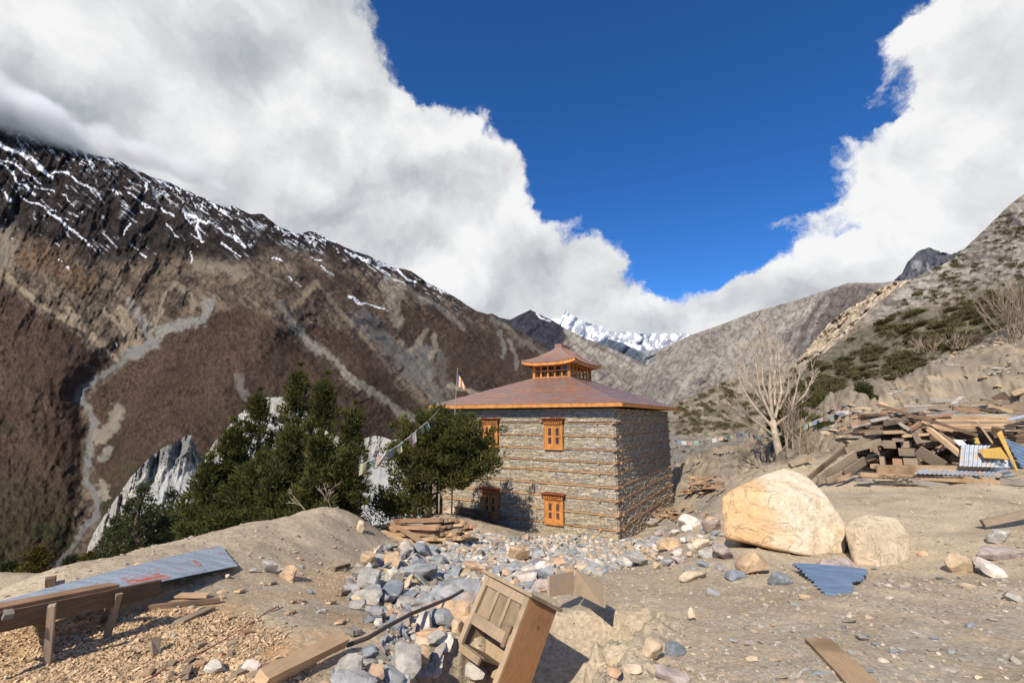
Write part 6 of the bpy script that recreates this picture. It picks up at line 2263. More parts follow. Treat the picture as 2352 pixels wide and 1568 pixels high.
for a in [(1030, 525, 1610, 462, .05, .07, m_plank_dark, 'long dark plank on the shavings right of the saw bench', .05), (1320, 615, 1550, 515, .10, .035, m_plank, 'brown plank pointing up to the right in the shavings', .04),
          (1310, 425, 1535, 430, .12, .03, m_plank_tan, 'pale trapezoid offcut above the long dark plank', .05), (1345, 1060, 1390, 965, .05, .06, m_plank, 'upright stake stub at the bottom edge left of centre', .06),
          (1650, 590, 1715, 575, .05, .03, m_plank_tan, 'small offcut alone on the earth right of the shavings', .03), (1770, 705, 1840, 685, .08, .05, m_plank_red, 'reddish offcut beside the thin cord', .03),
          (1560, 255, 1600, 245, .05, .03, m_plank, 'small brown offcut by the end of the long metal sheet', .03), (1740, 390, 1785, 375, .07, .04, m_plank_tan, 'tan offcut below the two round rocks', .03),
          (2115, 545, 2165, 535, .05, .04, m_plank_tan, 'tan offcut right of the thin cord', .03), (2130, 465, 2180, 455, .05, .03, m_plank_tan, 'left one of two small offcuts near the cord end', .03),
          (2200, 460, 2250, 455, .05, .03, m_plank_red, 'right one of two small offcuts near the cord end', .03), (1430, 800, 1480, 780, .06, .05, m_plank, 'grey-brown offcut on pale shavings beside the cord', .03),
          (1660, 790, 1720, 770, .06, .04, m_plank, 'flat offcut right of the cord, above the pale stones', .03), (1600, 870, 1640, 850, .05, .05, m_plank_red, 'dark red offcut in shavings, left of two', .03),
          (1665, 860, 1715, 850, .07, .05, m_plank, 'brown offcut in shavings, right of two', .03), (1200, 940, 1265, 930, .07, .05, m_plank, 'brown block on shavings at the bottom left', .03),
          (1360, 900, 1410, 905, .10, .03, m_plank, 'flat brown tile of wood beside the cord', .03), (1065, 990, 1130, 985, .10, .03, m_plank_tan, 'tan flat offcut near the bottom left', .03),
          (1225, 1020, 1285, 1005, .06, .04, m_plank, 'brown offcut at the bottom edge in shavings', .03), (1840, 1020, 1895, 1000, .07, .05, m_plank, 'brown block right of the pale stones at the bottom', .03),
          (1735, 1010, 1780, 990, .06, .06, m_plank, 'dark block just under the pale stones at the bottom', .03), (1420, 940, 1480, 930, .06, .05, m_plank_red, 'reddish block left of the pale stones', .03),
          (1945, 990, 1950, 945, .05, .05, m_plank_red, 'short upright red-brown stub right of the pale stones', .05), (1975, 330, 2020, 315, .07, .04, m_plank, 'brown offcut right of the tan one below the round rocks', .03),
          (600, 298, 700, 285, .05, .02, m_plank_red, 'reddish strip behind the long metal sheet', .03), (310, 350, 420, 320, .12, .14, m_plank_dark, 'dark wooden block standing behind the metal sheet', .06)]:
    ground_piece(*a[:8], lift=a[8], group=None)
quad_board([gpt(344, 1500) + Vector((0, 0, .09)), gpt(367, 1492) + Vector((0, 0, .10)), gpt(368, 1502) + Vector((0, 0, .01)), gpt(352, 1511) + Vector((0, 0, .01))], 0.02, 'wood_piece', m_plank, 'small grey-brown board standing tilted in the shavings', 'wood')
ZE = lambda x, y: ((700 + x / 2.94) / 1.0884, (1300 + y / 2.94) / 1.0884)
for a in [(400, 380, 515, 345, .03, .09, m_plank_dark, 'dark offcut on edge at the left of the rubble', .06), (350, 620, 400, 605, .06, .04, m_plank_tan, 'tan offcut on bare earth left of the rubble', .03),
          (60, 695, 105, 685, .05, .03, m_plank_tan, 'little tan offcut on the earth at the far left of the cord', .03), (430, 770, 455, 745, .08, .03, m_plank_tan, 'pale offcut in sawdust above the iron bar', .03),
          (490, 850, 570, 830, .12, .07, m_plank_grey, 'grey wood block in sawdust above the iron bar', .05), (430, 555, 500, 540, .08, .08, m_plank, 'rounded wood stub left of the rubble', .05),
          (1345, 905, 1520, 945, .06, .04, m_plank_grey, 'x', .0)][:-1]:
    ground_piece(*a[:8], lift=a[8], conv=ZE)
# thin cord across the earth
pts = [gpt(*ZD(x, y)) + Vector((0, 0, .012)) for x, y in ((2060, 490), (1960, 540), (1840, 620), (1700, 710), (1560, 790), (1440, 850), (1300, 910), (1180, 975), (1080, 1050))]
m = MB()
m.tube(pts, 0.006, 5)
m_cord = simple_material('brown_cord', (0.30, 0.12, 0.07), 0.9)
tag(m.build('cord', m_cord), 'thin red-brown cord snaking over the earth at the lower left', 'cord')
pts = [gpt(*ZE(x, y)) + Vector((0, 0, .06 + .03 * k)) for k, (x, y) in enumerate(((490, 985), (640, 960), (800, 890), (950, 830), (1100, 780), (1250, 730), (1340, 690)))]
m = MB()
m.tube(pts, 0.016, 7)
m_iron = simple_material('rusty_iron', (0.07, 0.055, 0.05), 0.6, 0.4, 0.3)
tag(m.build('iron_bar', m_iron), 'long dark iron bar lying across the near rubble', 'bar')
# orange debarked timber in front
o = plank(gpt(600, 1600) + Vector((0, 0, .10)), gpt(788, 1502) + Vector((0, 0, .10)), 0.085, 0.07, m_plank_tan, 'orange-brown split timber lying at the bottom centre-left', None, 'timber', 'timber', roll=.5)
plank(gpt(1880, 1480) + Vector((0, 0, .03)), gpt(2025, 1640) + Vector((0, 0, .05)), 0.17, 0.035, m_plank_tan, 'wide dusty plank half sunk in the earth at the bottom right', roll=.1)
# two boards set on edge holding the earth
quad_board([at(1262, 1322, 5.4), at(1318, 1311, 5.7), at(1318, 1362, 5.65), at(1262, 1370, 5.35)], 0.03, 'edge_board', m_plank, 'short grey board set on edge behind the cupboard', 'board')
quad_board([at(1322, 1306, 5.75), at(1386, 1342, 5.0), at(1385, 1394, 4.95), at(1319, 1360, 5.6)], 0.03, 'edge_board', m_plank, 'longer grey board set on edge running to the right behind the cupboard', 'board')

# wood shavings
n = 52000
A = [(-30, 1440), (120, 1400), (420, 1385), (560, 1400), (640, 1440), (560, 1500), (700, 1530), (560, 1600), (-30, 1600)]
q = np.stack([rng.uniform(-60, 760, n), rng.uniform(1385, 1620, n)], 1)
mk = poly_mask(q[:, 0], q[:, 1], A, 40)
q = q[rng.uniform(size=n) < mk * 0.9]
# positions in the world: along the sight lines to the mean level, then dropped on the ground
rx, rz_ = ray(q[:, 0], q[:, 1])
Yq = -1.58 / rz_
X_, Y_ = rx * Yq, Yq
extra = rng.uniform(size=(2600, 2)) * [4.2, 3.2] + [-3.6, 5.6]
zz = fbm(extra[:, 0] / .5, extra[:, 1] / .5, oct=3, seed=214)
extra = extra[zz > 0.15]
X_, Y_ = np.concatenate([X_, extra[:, 0]]), np.concatenate([Y_, extra[:, 1]])
Z_ = ground_z(X_, Y_)
VV, FF, CC = [], [], []
k = len(X_)
L = rng.uniform(0.004, 0.014, k) * np.exp(rng.normal(0, .3, k))
wd = L * rng.uniform(0.2, 0.5, k)
th = rng.uniform(0, 6.28, k)
cu, su = np.cos(th), np.sin(th)
cur = rng.uniform(0.1, 0.6, k) * L
base = np.stack([X_, Y_, Z_ + 0.006], 1)
ex = np.stack([cu, su, rng.normal(0, .25, k)], 1) * L[:, None]
ey = np.stack([-su, cu, rng.normal(0, .3, k)], 1) * wd[:, None]
up = np.array([0, 0, 1.0])[None] * cur[:, None]
V = np.stack([base - ex - ey, base - ex + ey, base - ey + up, base + ey + up, base + ex - ey, base + ex + ey], 1).reshape(-1, 3)
i6 = np.arange(k)[:, None] * 6
F = np.concatenate([i6 + [0, 2, 3, 1], i6 + [2, 4, 5, 3]])
sc = np.repeat((np.array([(0.54, 0.385, 0.235)])[0][None] * rng.uniform(.7, 1.2, (k, 1))), 6, 0)
o = link('wood_shavings', mesh_np('wood_shavings', V, F, False, sc, m_attrstone), kind='stuff')
o['label'] = 'pale wood shavings and sawdust round the saw bench'

# ------------------------------------------------------------------ the leaning cupboard
Rm = np.array([[0.69448527, 0.59008097, 0.41169728], [-0.71334269, 0.63941973, 0.28685294], [-0.0939809, -0.49289639, 0.86499754]])
M = Matrix(Rm.tolist()).to_4x4()
M.translation = Vector((-0.223, 4.35, -1.372))
cup = empty('cupboard', (0, 0, 0), 'broken wooden cupboard leaning over in a hollow, orange side and open front', 'cupboard')
cup.matrix_world = M
cw, cd, chh = 0.54, 0.39, 0.86
m_cup = wood_material('cupboard_grey_wood', (0.27, 0.20, 0.13), (0.38, 0.28, 0.18), 0.85, (8, 8, 1), 2.0)
m_cup_or = wood_material('cupboard_orange_wood', (0.36, 0.175, 0.075), (0.46, 0.245, 0.115), 0.8, (7, 7, 1), 2.2)


def cb(name, lo, hi, mat, parent=cup):
    return boxm(name, lo, hi, mat, parent)


cb('top_board', (-.035, -.045, .002), (cw + .035, cd + .03, .03), m_cup)
cb('side_panel', (cw - .022, .0, -chh), (cw, cd, 0), m_cup_or)
cb('side_panel', (0, .022, -.68), (.022, cd, 0), m_cup)
cb('back_panel', (.024, cd - .016, -.40), (cw - .024, cd - .002, 0), m_cup)
fr = cb('door_panel', (.055, .012, -.345), (cw - .055, .022, -.06), m_cup)
cb('stile', (-.002, -.012, -.66), (.045, .020, -.001), m_cup)
cb('stile', (cw - .047, -.012, -chh), (cw - .002, .020, -.001), m_cup)
cb('rail', (.047, -.010, -.075), (cw - .049, .011, -.004), m_cup)
cb('rail', (.047, -.010, -.385), (cw - .049, .011, -.30), m_cup)
for x in (.19, .33):
    cb('muntin', (x, -.006, -.298), (x + .028, .010, -.077), m_cup)
cb('shelf', (.024, .03, -.56), (cw * .55, .24, -.54), m_cup)
cb('batten', (.03, -.02, -.60), (.30, .006, -.545), m_cup)
cb('inner_panel', (.03, .26, -.66), (cw * .62, .275, -.40), m_cup)
cb('split_lath', (cw - .09, -.03, -.40), (cw - .055, -.013, -.24), m_plank_dark)

# ------------------------------------------------------------------ flag on its pole
fp = empty('flag_pole', (0, 0, 0))
b0, b1 = at(1041, 1010, 19.9), at(1051, 845, 20.2)
g0 = Vector((b0.x, b0.y, gz1(b0.x, b0.y) - .2))
fp.location = g0
tag(fp, 'thin pole with a striped buddhist flag in front of the left roof corner', 'flag')
m = MB()
m.tube([Vector((0, 0, 0)), b0 - g0, b1 - g0], [0.035, 0.022, 0.012], 7)
m_pole = simple_material('bare_pole', (0.30, 0.26, 0.21), 0.8)
m.build('pole', m_pole, fp)
tl = at(1050, 853, 20.18) - g0
bl = at(1049, 884, 20.1) - g0
tip = at(1071, 895, 19.9) - g0
FLC = [(0.05, 0.06, 0.28), (0.62, 0.45, 0.10), (0.50, 0.08, 0.07), (0.62, 0.58, 0.52), (0.60, 0.17, 0.06)]
for i, c in enumerate(FLC):
    f0, f1 = i / 5, (i + 1) / 5
    m = MB()
    N = 5
    for j in range(N):
        s0, s1 = j / N, (j + 1) / N

        def pt(f, s):
            base = tl.lerp(bl, s)
            end = (tip + Vector((-.02, 0, .10))).lerp(tip + Vector((.02, 0, -.06)), s)
            p = base.lerp(end, f)
            return p + Vector((0, 0.05 * math.sin(f * 5 + s * 3), -0.02 * math.sin(f * 9)))
        q = [pt(f0, s0), pt(f1, s0), pt(f1, s1), pt(f0, s1)]
        m.hexa([p - Vector((0, .003, 0)) for p in q] + [p + Vector((0, .003, 0)) for p in q])
    mm = simple_material('flag_cloth', c, 0.85)
    m.build('flag_stripe', mm, fp)

# ------------------------------------------------------------------ prayer flags
PFC = [simple_material('prayer_cloth', c, 0.9) for c in ((0.20, 0.26, 0.40), (0.50, 0.50, 0.48), (0.45, 0.29, 0.25), (0.22, 0.34, 0.28), (0.48, 0.45, 0.28))]


def flag_string(pts, n, size, label, skip=0.0, seed=1, jumble=0.3):
    r = random.Random(seed)
    P = [at(*p) for p in pts]
    root = empty('prayer_flag_string', P[0], label, 'prayer flags')
    cum = [0]
    for a, b_ in zip(P[:-1], P[1:]):
        cum.append(cum[-1] + (b_ - a).length)

    def along(t):
        s = t * cum[-1]
        for i in range(len(P) - 1):
            if s <= cum[i + 1]:
                return P[i].lerp(P[i + 1], (s - cum[i]) / max(1e-6, cum[i + 1] - cum[i]))
        return P[-1]
    m = MB()
    m.tube([along(i / 40) - P[0] for i in range(41)], 0.008, 4)
    m.build('cord', m_white, root)
    for i in range(n):
        if r.random() < skip:
            continue
        a, b_ = along((i + .08) / n) - P[0], along((i + .88) / n) - P[0]
        dn = Vector((r.uniform(-.15, .15), r.uniform(-.3, .3), -1)).normalized() * size * r.uniform(.8, 1.05)
        k = r.uniform(-jumble, jumble) * size
        m = MB()
        mid = (a + b_) / 2 + Vector((0, k * .5, 0))
        o1, o2 = a + dn + Vector((k, 0, 0)), b_ + dn + Vector((k, k, 0))
        mo = (o1 + o2) / 2 + Vector((0, k, 0))
        for q in ([a, mid, mo, o1], [mid, b_, o2, mo]):
            m.hexa([p - Vector((0, .002, 0)) for p in q] + [p + Vector((0, .002, 0)) for p in q])
        m.build('prayer_flag', PFC[i % 5], root)


flag_string([(1549, 1011, 30), (1590, 1014, 30), (1650, 1005, 30), (1700, 993, 29), (1745, 1000, 28), (1790, 985, 24)], 24, 0.24, 'string of faded prayer flags from the house corner to the bare tree', 0.05, 2)
flag_string([(1810, 990, 24), (1850, 975, 24), (1880, 962, 24), (1915, 952, 24), (1950, 942, 24)], 12, 0.22, 'string of blue and white prayer flags between the bare tree and the bank', 0.1, 3)
flag_string([(1008, 940, 18.0), (985, 965, 17.4), (955, 990, 16.6), (925, 1015, 16.0), (890, 1038, 15.4), (855, 1055, 15.0), (825, 1068, 14.8)], 15, 0.34, 'string of colourful prayer flags from the left roof corner down to the dark evergreens', 0.05, 5, 0.6)
# ------------------------------------------------------------------ evergreens
def leaf_material(name, c1, c2, c3):
    m, t, b = principled(name, 0.75, 0.15)
    info = t.new('ShaderNodeObjectInfo').outputs['Random']
    a = t.new('ShaderNodeVertexColor', layer_name='Col').outputs['Color']
    sp_ = t.new('ShaderNodeSeparateColor')
    t.put(sp_.inputs[0], a)
    o = t.new('ShaderNodeNewGeometry').outputs['Position']
    n = t.noise(o, 1.4, 4, 0.6)
    col = t.mix(sp_.outputs[0], c1, c2)
    col = t.mix(t.math('MULTIPLY', t.maprange(n, 0.45, 0.7), 0.6), col, c3)
    t.put(b.inputs['Base Color'], col)
    tr = t.new('ShaderNodeBsdfTranslucent')
    t.put(tr.inputs['Color'], col)
    ms = t.new('ShaderNodeMixShader')
    ms.inputs[0].default_value = 0.22
    t.put(ms.inputs[1], b.outputs[0])
    t.put(ms.inputs[2], tr.outputs[0])
    out = [x for x in t.n if x.type == 'OUTPUT_MATERIAL'][0]
    t.put(out.inputs['Surface'], ms.outputs[0])
    return m


m_juni = leaf_material('juniper_foliage', (0.052, 0.062, 0.018), (0.140, 0.140, 0.036), (0.10, 0.09, 0.03))
m_fir = leaf_material('fir_foliage', (0.045, 0.058, 0.024), (0.10, 0.112, 0.04), (0.08, 0.08, 0.035))
m_scrub = leaf_material('scrub_foliage', (0.085, 0.078, 0.034), (0.175, 0.15, 0.065), (0.15, 0.11, 0.055))
m_gold = leaf_material('golden_foliage', (0.10, 0.085, 0.02), (0.20, 0.16, 0.04), (0.09, 0.09, 0.03))
m_bark = simple_material('bark', (0.10, 0.075, 0.055), 0.95, 0.1, 0, 0.35)
m_deadbark = simple_material('bleached_bark', (0.40, 0.33, 0.25), 0.9, 0.1, 0, 0.25)
m_twig = simple_material('dry_twigs', (0.30, 0.235, 0.17), 0.9, 0.1, 0, 0.3)
m_twig_dark = simple_material('dark_twigs', (0.16, 0.11, 0.085), 0.9, 0.1, 0, 0.3)


def tufts(rng, centres, outs, radii, per, length, width, flat=0.75):
    """clumps of little needle sprays; every spray is two crossed slivers leaning outwards and up"""
    k = len(centres)
    idx = np.repeat(np.arange(k), per)
    n = len(idx)
    u = rng.normal(size=(n, 3))
    u /= np.linalg.norm(u, axis=1)[:, None]
    r = rng.uniform(0.25, 1.0, n) ** 0.6
    p = centres[idx] + u * (r * radii[idx])[:, None] * [1, 1, flat]
    d = u * 0.7 + outs[idx] * 0.7 + rng.normal(size=(n, 3)) * 0.35 + [0, 0, 0.35]
    d /= np.linalg.norm(d, axis=1)[:, None]
    a = np.cross(d, rng.normal(size=(n, 3)))
    a /= np.maximum(np.linalg.norm(a, axis=1), 1e-6)[:, None]
    b = np.cross(d, a)
    L = length * rng.uniform(0.6, 1.4, n)[:, None]
    w = width * rng.uniform(0.6, 1.3, n)[:, None]
    V = np.stack([p - a * w * 0.5, p + a * w * 0.5, p + d * L + a * w * .1, p - b * w * 0.5 + d * L * .15, p + b * w * 0.5 + d * L * .15, p + d * L * 1.05], 1)
    F = (np.arange(n)[:, None] * 6 + np.array([[0, 1, 2, 3, 4, 5]])).reshape(-1, 3)
    tone = np.repeat(rng.uniform(0, 1, k)[idx] * 0.6 + rng.uniform(0, .4, n), 6)
    return V.reshape(-1, 3), F, tone


def make_tree(seed, H, Rr, mat, nbr=70, prof=None, per=34, bare=0.12, lean=(0, 0), tl=0.16, tw=0.05, clump=0.34, top_spire=True, droop=-0.25, trunks=1, tiers=0):
    """returns trunk mesh and crown mesh, foot at the origin"""
    rng = np.random.default_rng(seed)
    prof = prof or (lambda t: (1 - t) ** 0.75 * (0.55 + 0.45 * math.sin(min(1, t * 4) * math.pi / 2)))
    m = MB()
    lx, ly = lean
    axis = lambda t: np.array([lx * t * t, ly * t * t, H * t])
    for k in range(trunks):
        off = np.array([0.35 * k * math.cos(k * 2.1), 0.35 * k * math.sin(k * 2.1), 0]) if trunks > 1 else np.zeros(3)
        pts = [Vector(axis(t) + off * (1 - t * 0.6) + np.array([0, 0, -0.3 if t == 0 else 0]) + rng.normal(size=3) * 0.02 * H * (0 < t < 1)) for t in np.linspace(0, 0.92, 8)]
        r0 = 0.028 * H / (1 + 0.4 * (trunks - 1))
        m.tube(pts, [r0 * (1 - 0.9 * t) + 0.01 for t in np.linspace(0, 1, 8)], 8)
    cen, out, rad = [], [], []
    for i in range(nbr):
        t = bare + (1 - bare) * ((i + rng.uniform(0, 1)) / nbr) ** 0.9
        if tiers:
            t = min(0.98, (round(t * tiers) + rng.uniform(-.16, .16)) / tiers)
        if t > 0.985:
            t = 0.985
        az = i * 2.39996 + rng.uniform(-.5, .5)
        Lb = Rr * prof((t - bare) / (1 - bare)) * rng.uniform(0.6, 1.25) * (1 + 0.22 * math.sin(2 * az + seed) * math.sin(9 * t + seed))
        d = np.array([math.cos(az), math.sin(az), 0])
        rise = rng.uniform(0.15, 0.55) * (0.6 + t)
        s = axis(t)
        nst = max(1, int(Lb / (clump * 0.72)))
        pts = []
        for j in range(nst + 1):
            f = j / max(1, nst)
            pp = s + d * Lb * f + np.array([0, 0, Lb * (rise * f * f + droop * f * (1 - f))])
            pp = pp + rng.normal(size=3) * 0.05 * Lb * f
            pts.append(Vector(pp))
            if f > 0.28 or Lb < clump:
                q = 1.0 - 0.35 * f
                cen.append(pp + rng.normal(size=3) * clump * 0.22)
                out.append(d * 0.8 + np.array([0, 0, 0.5]))
                rad.append(clump * rng.uniform(0.65, 1.15) * q)
                if f > 0.5 and Lb > 0.9:
                    for sg in (-1, 1):
                        sd = np.array([-d[1], d[0], 0]) * sg
                        cen.append(pp + sd * clump * rng.uniform(.7, 1.2) + rng.normal(size=3) * .1)
                        out.append(d * 0.5 + sd * 0.5 + np.array([0, 0, 0.5]))
                        rad.append(clump * rng.uniform(0.55, 0.95) * q)
        if Lb > 0.35:
            m.tube(pts, [max(0.008, 0.016 * Lb * (1 - j / (nst + 1))) for j in range(nst + 1)], 5, False)
    if top_spire:
        for t in np.linspace(0.86, 1.03, 7):
            cen.append(axis(t) + rng.normal(size=3) * 0.04)
            out.append(np.array([0, 0, 1.0]))
            rad.append(clump * (0.75 - 0.45 * (t - .86) / .17))
    V, F, tone = tufts(rng, np.array(cen), np.array(out), np.array(rad), per, tl, tw)
    crown = mesh_np('crown', V, F, False, np.stack([tone] * 3, 1), mat)
    return m.mesh('trunk', m_bark, True), crown


def tree_at(name, loc, tr, cr, label, group=None, rz=0.0, s=1.0, cat='tree'):
    root = empty(name, loc, label, cat, group, rz)
    root.scale = (s, s, s)
    link('trunk', tr, root)
    link('crown', cr, root)
    return root


juni_prof = lambda t: (1 - t) ** 0.7 * (0.62 + 0.38 * math.sin(min(1, t * 3) * math.pi / 2))
specs = [  # top px,py, depth, crown radius, label
    (690, 858, 17.6, 1.6, 'tallest pointed evergreen of the dark clump at the terrace edge'),
    (737, 880, 16.8, 1.4, 'second tallest pointed evergreen, just right of the tallest one'),
    (606, 915, 17.0, 1.6, 'pointed evergreen on the left shoulder of the dark clump'),
    (806, 945, 17.2, .95, 'slim evergreen standing at the right side of the dark clump'),
    (545, 990, 16.2, 1.6, 'lower evergreen on the left flank of the clump'),
    (480, 1070, 15.4, 1.45, 'lowest evergreen at the far left end of the clump'),
    (655, 990, 15.4, 2.0, 'broad evergreen in front of the tallest one'),
    (752, 1010, 15.2, 1.3, 'broad evergreen at the right front of the clump with dead twigs below it'),
    (590, 1060, 14.6, 1.9, 'bushy evergreen low in the middle front of the clump'),
    (800, 1035, 15.4, 0.7, 'small evergreen at the right edge above the terrace rim'),
    (520, 1120, 14.6, 1.6, 'bushy evergreen low at the left front of the clump'),
    (640, 1085, 14.2, 1.6, 'bushy evergreen low in the clump, left of the rim top'),
    (700, 1095, 14.0, 1.4, 'bushy evergreen just behind the terrace rim'),
]
for i, (px, py, Y, Rr, lab) in enumerate(specs):
    top = at(px, py, Y)
    zb = gz1(top.x, top.y)
    zb = max(zb, top.z - 12.5)
    H = top.z - zb
    tr, cr = make_tree(900 + i, H, Rr * 1.12, m_juni, nbr=int(72 + 7.5 * H), prof=juni_prof, per=38, bare=0.05, tl=0.17, tw=0.05, clump=0.30, droop=-0.2, lean=(random.uniform(-.3, .3), 0))
    tree_at('juniper_tree', (top.x, top.y, zb), tr, cr, lab, 'evergreens of the dark clump', cat='tree')

# the evergreen before the house: flat-topped, several stems
Yt = 18.3
top = at(1003, 948, Yt)
bx = at(1012, 1190, Yt).x
zb = gz1(bx, Yt)
H = top.z - zb
tp2 = lambda t: (1.02 * math.sin(math.pi * (0.16 + 0.84 * t) ** 0.8) ** 0.6 if t < 0.98 else 0.1) * (1 - 0.45 * t)
tr, cr = make_tree(951, H * 0.99, 1.85, m_juni, nbr=84, prof=tp2, tiers=8, per=44, bare=0.26, tl=0.15, tw=0.05, clump=0.36, droop=-0.05, trunks=3, lean=(-.1, 0))
t2 = tree_at('juniper_tree', (bx, Yt, zb), tr, cr, 'round-crowned evergreen with bare stems standing right in front of the stone house', None)
# its long low limb that reaches to the right along the wall, and a bushy skirt on the left
rng2 = np.random.default_rng(4)
cen, out, rad = [], [], []
m = MB()
for (p0, p1, nn, rr_) in (((1020, 1090, Yt), (1140, 1065, Yt - .3), 11, 0.40), ((1020, 1070, Yt), (1112, 1030, Yt), 8, 0.38), ((1010, 1130, Yt), (865, 1160, Yt - .4), 12, 0.36), ((1005, 1100, Yt), (895, 1105, Yt - .3), 9, 0.36),
                       ((1000, 1150, Yt), (880, 1178, Yt - .8), 10, 0.36), ((1000, 1060, Yt), (905, 1040, Yt), 8, .4), ((1020, 1020, Yt), (1090, 975, Yt), 6, .33)):
    a, b_ = at(*p0), at(*p1)
    m.tube([a - t2.location, a.lerp(b_, .5) - t2.location + Vector((0, 0, -.08)), b_ - t2.location], [.05, .035, .015], 5)
    for k in range(nn):
        f = 0.2 + 0.8 * k / nn
        q = np.array(a.lerp(b_, f) - t2.location)
        for _ in range(4):
            cen.append(q + rng2.normal(size=3) * [.25, .45, .2])
            out.append(np.array([(b_ - a).normalized().x * .6, -.2, .6]))
            rad.append(rr_ * rng2.uniform(.7, 1.1))
V, F, tone = tufts(rng2, np.array(cen), np.array(out), np.array(rad), 42, 0.15, 0.05)
link('crown', mesh_np('crown', V, F, False, np.stack([tone] * 3, 1), m_juni), t2)
m.build('branch', m_bark, t2)
# dead twigs under the clump
m = MB()
rr = random.Random(12)


def twigs(m, p, d, L, r, depth, rr, spread=0.6, grav=0.0, minr=0.006):
    q = p + d * L
    mid = p.lerp(q, .5) + Vector((rr.uniform(-1, 1), rr.uniform(-1, 1), rr.uniform(-1, 1))) * L * 0.07
    m.tube([p, mid, q], [r, r * .82, r * .62], 5 if r > .02 else 3, False)
    if depth <= 0:
        return
    for k in range(rr.choice([2, 3, 3])):
        s = rr.uniform(0.35, 1.0)
        nd = (d + Vector((rr.uniform(-1, 1), rr.uniform(-1, 1), rr.uniform(-.6, 1))) * spread + Vector((0, 0, grav))).normalized()
        base = p.lerp(mid, s * 2) if s < .5 else mid.lerp(q, s * 2 - 1)
        twigs(m, base, nd, L * rr.uniform(.55, .8), max(minr, r * rr.uniform(.45, .65)), depth - 1, rr, spread, grav, minr)


for px, py, Y, dx in ((762, 1170, 13.2, -.2), (745, 1150, 13.2, .3), (700, 1170, 13.4, -.4)):
    p = at(px, py, Y)
    twigs(m, p, Vector((dx, -.3, .6)).normalized(), .42, .016, 3, rr, .8)
tag(m.build('dead_branch', m_deadbark), 'bleached dead branches sticking out below the dark clump by the terrace rim', 'branch')

# ---- small far evergreens on the slope below the terrace
protoF = [make_tree(1000 + i, 1.0, 0.20 + 0.03 * i, m_fir, nbr=46, per=15, bare=0.04, tl=0.034, tw=0.013, clump=0.052, droop=-.15, lean=(0, 0)) for i in range(4)]
rr = random.Random(31)
spots = []
for (px, py, h) in [(330, 1118, 5.5), (300, 1150, 5.2), (352, 1160, 5.0), (395, 1128, 5.5), (268, 1190, 5.0), (375, 1190, 4.6), (420, 1160, 5.5), (250, 1215, 4.4), (285, 1225, 4.4), (320, 1205, 4.6),
                    (345, 1225, 4.2), (400, 1205, 4.4), (430, 1205, 4.6), (262, 1250, 3.6), (300, 1255, 3.4), (235, 1240, 3.6), (370, 1230, 3.6), (415, 1225, 3.6), (460, 1170, 5), (442, 1120, 5.2), (340, 1180, 4.8), (310, 1180, 4.8),
                    (385, 1165, 4.8), (408, 1180, 4.6), (445, 1190, 4.4), (280, 1205, 4.4), (255, 1235, 3.6), (470, 1205, 4.2)]:
    spots.append((px, py, h, 27 + rr.uniform(-4, 6)))
for i, (px, py, h, Y) in enumerate(spots):
    p = at(px, py, Y)
    g = gz1(p.x, p.y)
    hh = max(h * 0.8, min(p.z - g, h * 2.2))
    tr, cr = protoF[i % 4]
    o = tree_at('fir_tree', (p.x, p.y, p.z - hh), tr, cr, 'small dark evergreen in the grove on the slope below the left terrace rim', 'small evergreens of the slope grove', rr.uniform(0, 6), hh, 'tree')
    o.scale = (hh * 1.1, hh * 1.1, hh)
for i, (px, py, w, mt, lab) in enumerate([(85, 1262, 60, m_gold, 'golden-green bushy evergreen beside the river bed at the lower left'), (165, 1285, 22, m_fir, 'small dark evergreen right of the golden-green bushy one'),
                                         (20, 1300, 26, m_fir, 'dark little evergreen near the left edge behind the terrace'), (205, 1275, 26, m_gold, 'small olive evergreen at the foot of the grey scree')]):
    Y = 30
    p = at(px, py, Y)
    hgt = (1325 - py) / FPX * Y + 0.8
    tr, cr = make_tree(1100 + i, hgt, w / FPX * Y * 0.62, mt, nbr=56, per=26, bare=.04, tl=.2, tw=.06, clump=.36)
    tree_at('juniper_tree', (p.x, p.y, p.z - hgt), tr, cr, lab)

# ---- the bare tree
rr = random.Random(8)
root = gpt(1795, 1078)
root = Vector((at(1795, 1072, 24).x, 24, at(1795, 1072, 24).z))
bt = empty('bare_tree', root, 'tall leafless tree with pale upward branches between the house and the timber heap', 'tree')
m = MB()


def bp(px, py, dy=0.0):
    return at(px, py, 24 + dy) - root


m.tube([bp(1797, 1085), bp(1790, 1040), bp(1780, 1000), bp(1775, 965)], [.24, .19, .17, .14], 9)
m.build('trunk', m_deadbark, bt, True)
m = MB()
LIMBS = [((1775, 965), (1768, 900), (1770, 830), (1765, 770), .10), ((1775, 965), (1745, 900), (1735, 830), (1728, 790), .08), ((1778, 985), (1730, 930), (1705, 890), (1690, 850), .08),
         ((1778, 1000), (1725, 960), (1698, 935), (1690, 905), .06), ((1780, 960), (1795, 900), (1790, 850), (1788, 800), .08), ((1782, 975), (1815, 950), (1828, 900), (1838, 850), .08),
         ((1825, 930), (1850, 905), (1862, 880), (1868, 855), .05), ((1772, 940), (1752, 880), (1750, 830), (1752, 790), .07), ((1785, 1000), (1820, 985), (1842, 975), (1860, 968), .05),
         ((1760, 930), (1720, 880), (1712, 850), (1700, 800), .06), ((1780, 930), (1778, 870), (1782, 830), (1775, 790), .07), ((1775, 1010), (1735, 985), (1712, 975), (1695, 965), .04), ((1790, 940), (1810, 900), (1812, 860), (1808, 830), .06)]
